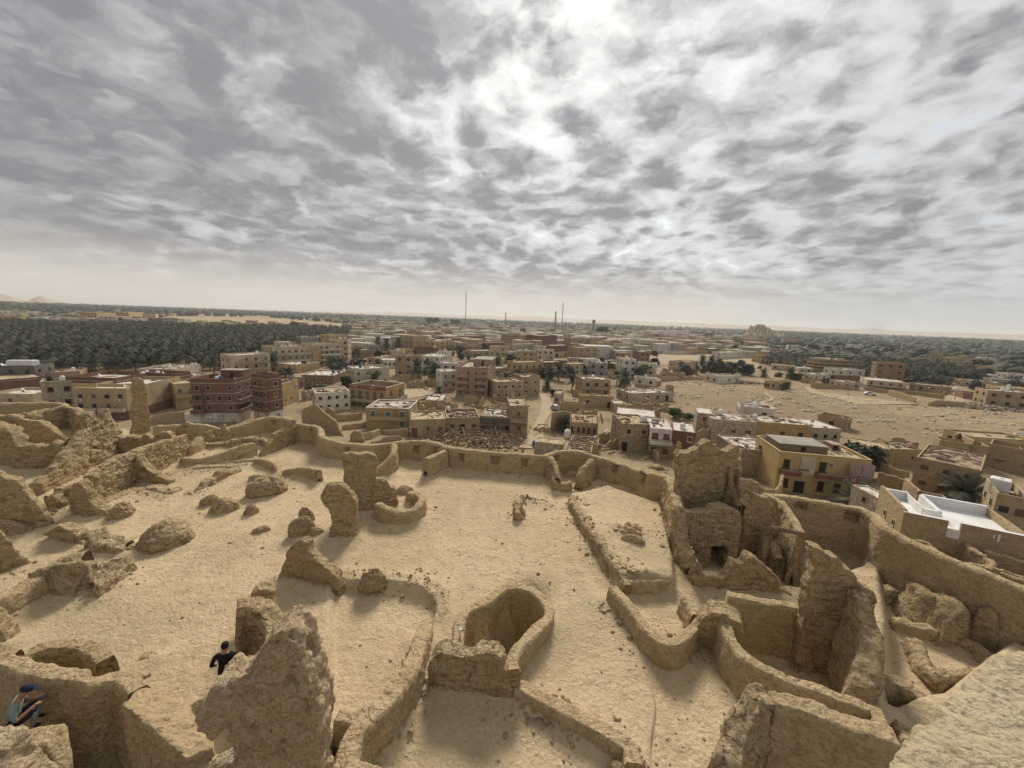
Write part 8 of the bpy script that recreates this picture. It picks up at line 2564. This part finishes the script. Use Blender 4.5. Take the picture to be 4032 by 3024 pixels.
for s, sn in ((1, 'l'), (-1, 'r')):
    J.update({'sh' + sn: ((0.12, s * 0.19, 0.55), 0.068), 'el' + sn: ((0.16, s * 0.27, 0.30), 0.047), 'wr' + sn: ((0.40, s * 0.11, 0.42), 0.031),
              'hip' + sn: ((0.03, s * 0.10, 0.10), 0.10), 'kn' + sn: ((0.40, s * 0.14, 0.36 if s > 0 else 0.30), 0.068), 'an' + sn: ((0.32, s * 0.12, -0.04), 0.042), 'to' + sn: ((0.43, s * 0.12, -0.09), 0.036)})
    E += [('chest', 'sh' + sn), ('sh' + sn, 'el' + sn), ('el' + sn, 'wr' + sn), ('pelvis', 'hip' + sn), ('hip' + sn, 'kn' + sn), ('kn' + sn, 'an' + sn), ('an' + sn, 'to' + sn)]
    Zn.update({('el' + sn, 'wr' + sn): 2, ('hip' + sn, 'kn' + sn): 1, ('pelvis', 'hip' + sn): 1, ('kn' + sn, 'an' + sn): 3, ('an' + sn, 'to' + sn): 1})
body('body', J, E, ('tee', 'navy', 'skin', 'greyleg'), Zn, pe)
f, l, u, c_, ell = head_bits(pe, (0.285, 0, 0.765), (0.86, 0, -0.5))
ell(c_ - f * 0.005 + u * 0.045, (0.112, 0.098, 0.085), 'navy', 'cap')
ell(c_ + f * 0.135 + u * 0.045, (0.075, 0.075, 0.010), 'navy', 'cap_peak')
hand(pe, (0.40, 0.11, 0.42), (0.46, 0.075, 0.44), (0, 0, 1), 1)
hand(pe, (0.40, -0.11, 0.42), (0.46, -0.075, 0.44), (0, 0, 1), -1)
ph = put('phone', box_mesh('phone', M['black'], 0.05), loc=(seat[0] + 0.456 * math.cos(0.62), seat[1] + 0.456 * math.sin(0.62), seat[2] + 0.435), rz=0.62, scale=(0.15, 0.075, 0.012), label='black phone held by the seated person', cat='phone')
# the standing man, seen from behind
top = at('H', 1446, 447, ZP + 1.74)
pe = put('person', None, loc=(top[0], top[1], ZP + 0.02), rz=1.75, label='person in black clothes walking away beside the rock fin', cat='person')
J = {'pelvis': ((0, 0, 0.95), (0.15, 0.12)), 'waist': ((0.01, 0, 1.12), (0.145, 0.11)), 'chest': ((0.03, 0, 1.32), (0.175, 0.125)), 'neckb': ((0.03, 0, 1.46), 0.075), 'neck': ((0.045, 0, 1.52), 0.056), 'head': ((0.065, 0, 1.60), (0.085, 0.097)), 'crown': ((0.065, 0, 1.685), (0.072, 0.08))}
E = [('pelvis', 'waist'), ('waist', 'chest'), ('chest', 'neckb'), ('neckb', 'neck'), ('neck', 'head'), ('head', 'crown')]
Zn = {('neck', 'head'): 1, ('head', 'crown'): 1, ('neckb', 'neck'): 1}
for s, sn in ((1, 'l'), (-1, 'r')):
    J.update({'sh' + sn: ((0.02, s * 0.21, 1.40), 0.068), 'el' + sn: ((0.0 if s > 0 else 0.05, s * 0.33, 1.13), 0.05), 'wr' + sn: ((0.16 if s > 0 else 0.25, s * 0.36 if s > 0 else s * 0.24, 0.98 if s > 0 else 1.12), 0.033),
              'hip' + sn: ((0, s * 0.10, 0.90), 0.105), 'kn' + sn: ((0.10 if s > 0 else -0.04, s * 0.11, 0.49), 0.07), 'an' + sn: ((0.04 if s > 0 else -0.22, s * 0.11, 0.09), 0.045), 'to' + sn: ((0.20 if s > 0 else -0.08, s * 0.12, 0.035), 0.038)})
    E += [('chest', 'sh' + sn), ('sh' + sn, 'el' + sn), ('el' + sn, 'wr' + sn), ('pelvis', 'hip' + sn), ('hip' + sn, 'kn' + sn), ('kn' + sn, 'an' + sn), ('an' + sn, 'to' + sn)]
body('body', J, E, ('blackcloth', 'skin'), Zn, pe)
head_bits(pe, (0.068, 0, 1.625), (1, 0.35, -0.15), True)
hand(pe, (0.16, 0.36, 0.98), (0.21, 0.365, 0.95), (0.5, 0, 0.8), 1)
hand(pe, (0.25, -0.24, 1.12), (0.31, -0.22, 1.13), (0, 0, 1), -1)

# ------------------------------------------------------------------ small things on the terrace
def cable(name, label, c, pts, r, mat, lift=0.03, zoff=0.0):
    Q = np.array([at(c, x, y, ZP + zoff) for x, y in pts])
    C4 = catmull(np.c_[Q, Q[:, 2]], [8] * (len(Q) - 1))[:, :3]
    V, F = [], []
    for i, p in enumerate(C4):
        d = Vector(C4[min(i + 1, len(C4) - 1)] - C4[max(i - 1, 0)]).normalized()
        t = Vector((0, 0, 1))
        b = d.cross(t).normalized()
        for k in range(6):
            a_ = k * math.pi / 3
            V.append((Vector(p) + Vector((0, 0, lift)) + (b * math.cos(a_) + t * math.sin(a_)) * r)[:])
    for i in range(len(C4) - 1):
        for k in range(6):
            F.append((i * 6 + k, i * 6 + (k + 1) % 6, (i + 1) * 6 + (k + 1) % 6, (i + 1) * 6 + k))
    return put(name, mesh_np(name, V, F, M[mat]), label=label, cat='cable')


M['hose'] = flat_material('dusty_hose', (0.42, 0.34, 0.22), 0.1)
cable('cable', 'pale dusty cable trailing down the floor right of the keyhole pit', 'J', [(18, 550), (20, 640), (35, 760), (48, 850), (45, 920), (30, 1000), (22, 1100), (20, 1200), (25, 1300)], 0.018, 'hose', 0.07)
cable('cable', 'dark cable running along the passage below the ruined house', 'J', [(215, 20), (225, 90), (250, 160), (290, 220), (370, 265)], 0.02, 'black', 0.1, -0.9)
cable('cable', 'thin pipe lying along the right-hand yard beside the ragged end wall', 'J', [(1335, 180), (1370, 270), (1392, 385)], 0.02, 'hose', 0.1, -0.9)
p = at('I', 1008, 440, ZP + 0.1)
tp = put('standpipe', None, loc=(p[0], p[1], ZP - 0.2), label='short pale standpipe with a tap beside the keyhole pit', cat='tap')
put('pipe', lathe('pipe', [(0.035, 0.0), (0.035, 0.85)], 8, M['tank']), parent=tp)
o = put('tap', lathe('tap', [(0.02, 0), (0.03, 0.06), (0.02, 0.15)], 8, M['metal']), parent=tp, loc=(0, 0, 0.78))
o.rotation_euler = (0, 1.3, 0)
# the dry palm leaf
p0, p1 = at('I', 1650, 985, ZP - 0.05), at('I', 1425, 895, ZP - 0.05)
V, F = frond_geo(float(np.linalg.norm(p1 - p0)), 0.12, 26, 0.30, RS, 0.03)
M['drybrown'] = flat_material('withered_leaf', (0.13, 0.09, 0.06), 0.3, 9)
o = put('dry_frond', mesh_np('dry_frond', V, np.array(F, np.int32), M['drybrown'], smooth=False), loc=p0 + np.array([0, 0, 0.08]), rz=math.atan2(*(p1 - p0)[1::-1]), label='withered brown palm leaf lying by the straight low wall', cat='palm leaf')
# pebbles on the floor
n = 1700
P_ = np.stack([RNG.uniform(-16, 14, n), RNG.uniform(4.5, 24, n)], 1)
P_ = P_[inside(P_, FORT)]
zf = {}
tree_kd = kdtree.KDTree(int(keep.sum()))
kk = np.nonzero(keep)[0]
for j, i in enumerate(kk):
    tree_kd.insert((P[i, 0], P[i, 1], 0), j)
tree_kd.balance()
zz_ = np.array([Z[kk[tree_kd.find((x, y, 0))[1]]] for x, y in P_])
s_ = RNG.uniform(0.012, 0.035, len(P_)) * np.exp(RNG.normal(0, 0.4, len(P_)))
Vp = (ICV[None] * (1 + 0.25 * RNG.normal(size=(len(P_), len(ICV), 1))) * [1, 1, 0.6]) * s_[:, None, None]
Vp = (Vp + np.stack([P_[:, 0], P_[:, 1], zz_ + 0.005], 1)[:, None]).reshape(-1, 3)
Fp = (ICF[None] + (np.arange(len(P_)) * len(ICV))[:, None, None]).reshape(-1, 3)
mp = mesh_np('pebbles', Vp, Fp, M['pale_rock'], smooth=False)
mp.materials.append(M['mud_rough'])
mp.materials.append(M['white'])
mp.polygons.foreach_set('material_index', np.repeat(RNG.choice(3, len(P_), p=[0.30, 0.66, 0.04]), len(ICF)))
put('pebbles', mp, kind='stuff', label='small pebbles and chips strewn over the terrace floor', cat='pebbles')

# fallen mud at the feet of the walls
wp = np.array([q for q in WALL_PTS if q[2] > ZP - 1.3])
wp = wp[inside(wp[:, :2], FORT)]
n = 4200
P_ = wp[RNG.integers(0, len(wp), n), :2] + RNG.normal(0, 0.33, (n, 2))
P_ = P_[fbm(np.c_[P_, np.zeros(n)], 0.5, 2) > -0.05]
zz_ = np.array([Z[kk[tree_kd.find((x, y, 0))[1]]] for x, y in P_])
s_ = RNG.uniform(0.025, 0.07, len(P_)) * np.exp(RNG.normal(0, 0.4, len(P_)))
Vp = (ICV[None] * (1 + 0.3 * RNG.normal(size=(len(P_), len(ICV), 1))) * [1, 1, 0.7]) * s_[:, None, None]
Vp = (Vp + np.stack([P_[:, 0], P_[:, 1], zz_ + 0.01], 1)[:, None]).reshape(-1, 3)
Fp = (ICF[None] + (np.arange(len(P_)) * len(ICV))[:, None, None]).reshape(-1, 3)
put('fallen_mud', mesh_np('fallen_mud', Vp, Fp, M['mud'], smooth=False), kind='stuff', label='crumbs and chunks of mud fallen at the feet of the fort walls', cat='rubble')
# a thin column of smoke over the far palm wood
m = bpy.data.materials.new('smoke')
m.use_nodes = True
t = NT(m.node_tree)
v = t.n('ShaderNodeVolumePrincipled')
v.inputs['Color'].default_value = (0.80, 0.86, 0.92, 1)
v.inputs['Density'].default_value = 0.010
t.t.links.new(v.outputs[0], t.n('ShaderNodeOutputMaterial').inputs['Volume'])
gs = on_ground('K', 1270, 292)
VV, FF = [], []
for k in range(5):
    VV.append(ICV * [9 + 4 * k, 9 + 3 * k, 7 + 1.5 * k] + [-9 * k * (0.6 + 0.2 * k), 0, 6 + 9.5 * k])
    FF.append(ICF + k * len(ICV))
bm = bmesh.new()
sm_ = mesh_np('smoke', np.vstack(VV), np.vstack(FF), m)
sm_ = roughen(voxelise(sm_, 3.0, 6), 3.0, 0.06, 4.0)
sm_.materials.clear()
sm_.materials.append(m)
put('smoke', sm_, loc=gs, kind='stuff', label='thin bluish smoke drifting over the far palm wood', cat='smoke')
# ------------------------------------------------------------------ the air
m = bpy.data.materials.new('haze')
m.use_nodes = True
t = NT(m.node_tree)
v = t.n('ShaderNodeVolumePrincipled')
v.inputs['Color'].default_value = (0.86, 0.87, 0.88, 1)
v.inputs['Density'].default_value = 0.00012
v.inputs['Anisotropy'].default_value = 0.25
t.t.links.new(v.outputs[0], t.n('ShaderNodeOutputMaterial').inputs['Volume'])
hb = box_mesh('haze', m)
put('haze', hb, loc=(0, 6000, 79), scale=(34000, 13000, 162), kind='stuff', label='thin dusty air lying over the oasis', cat='haze')
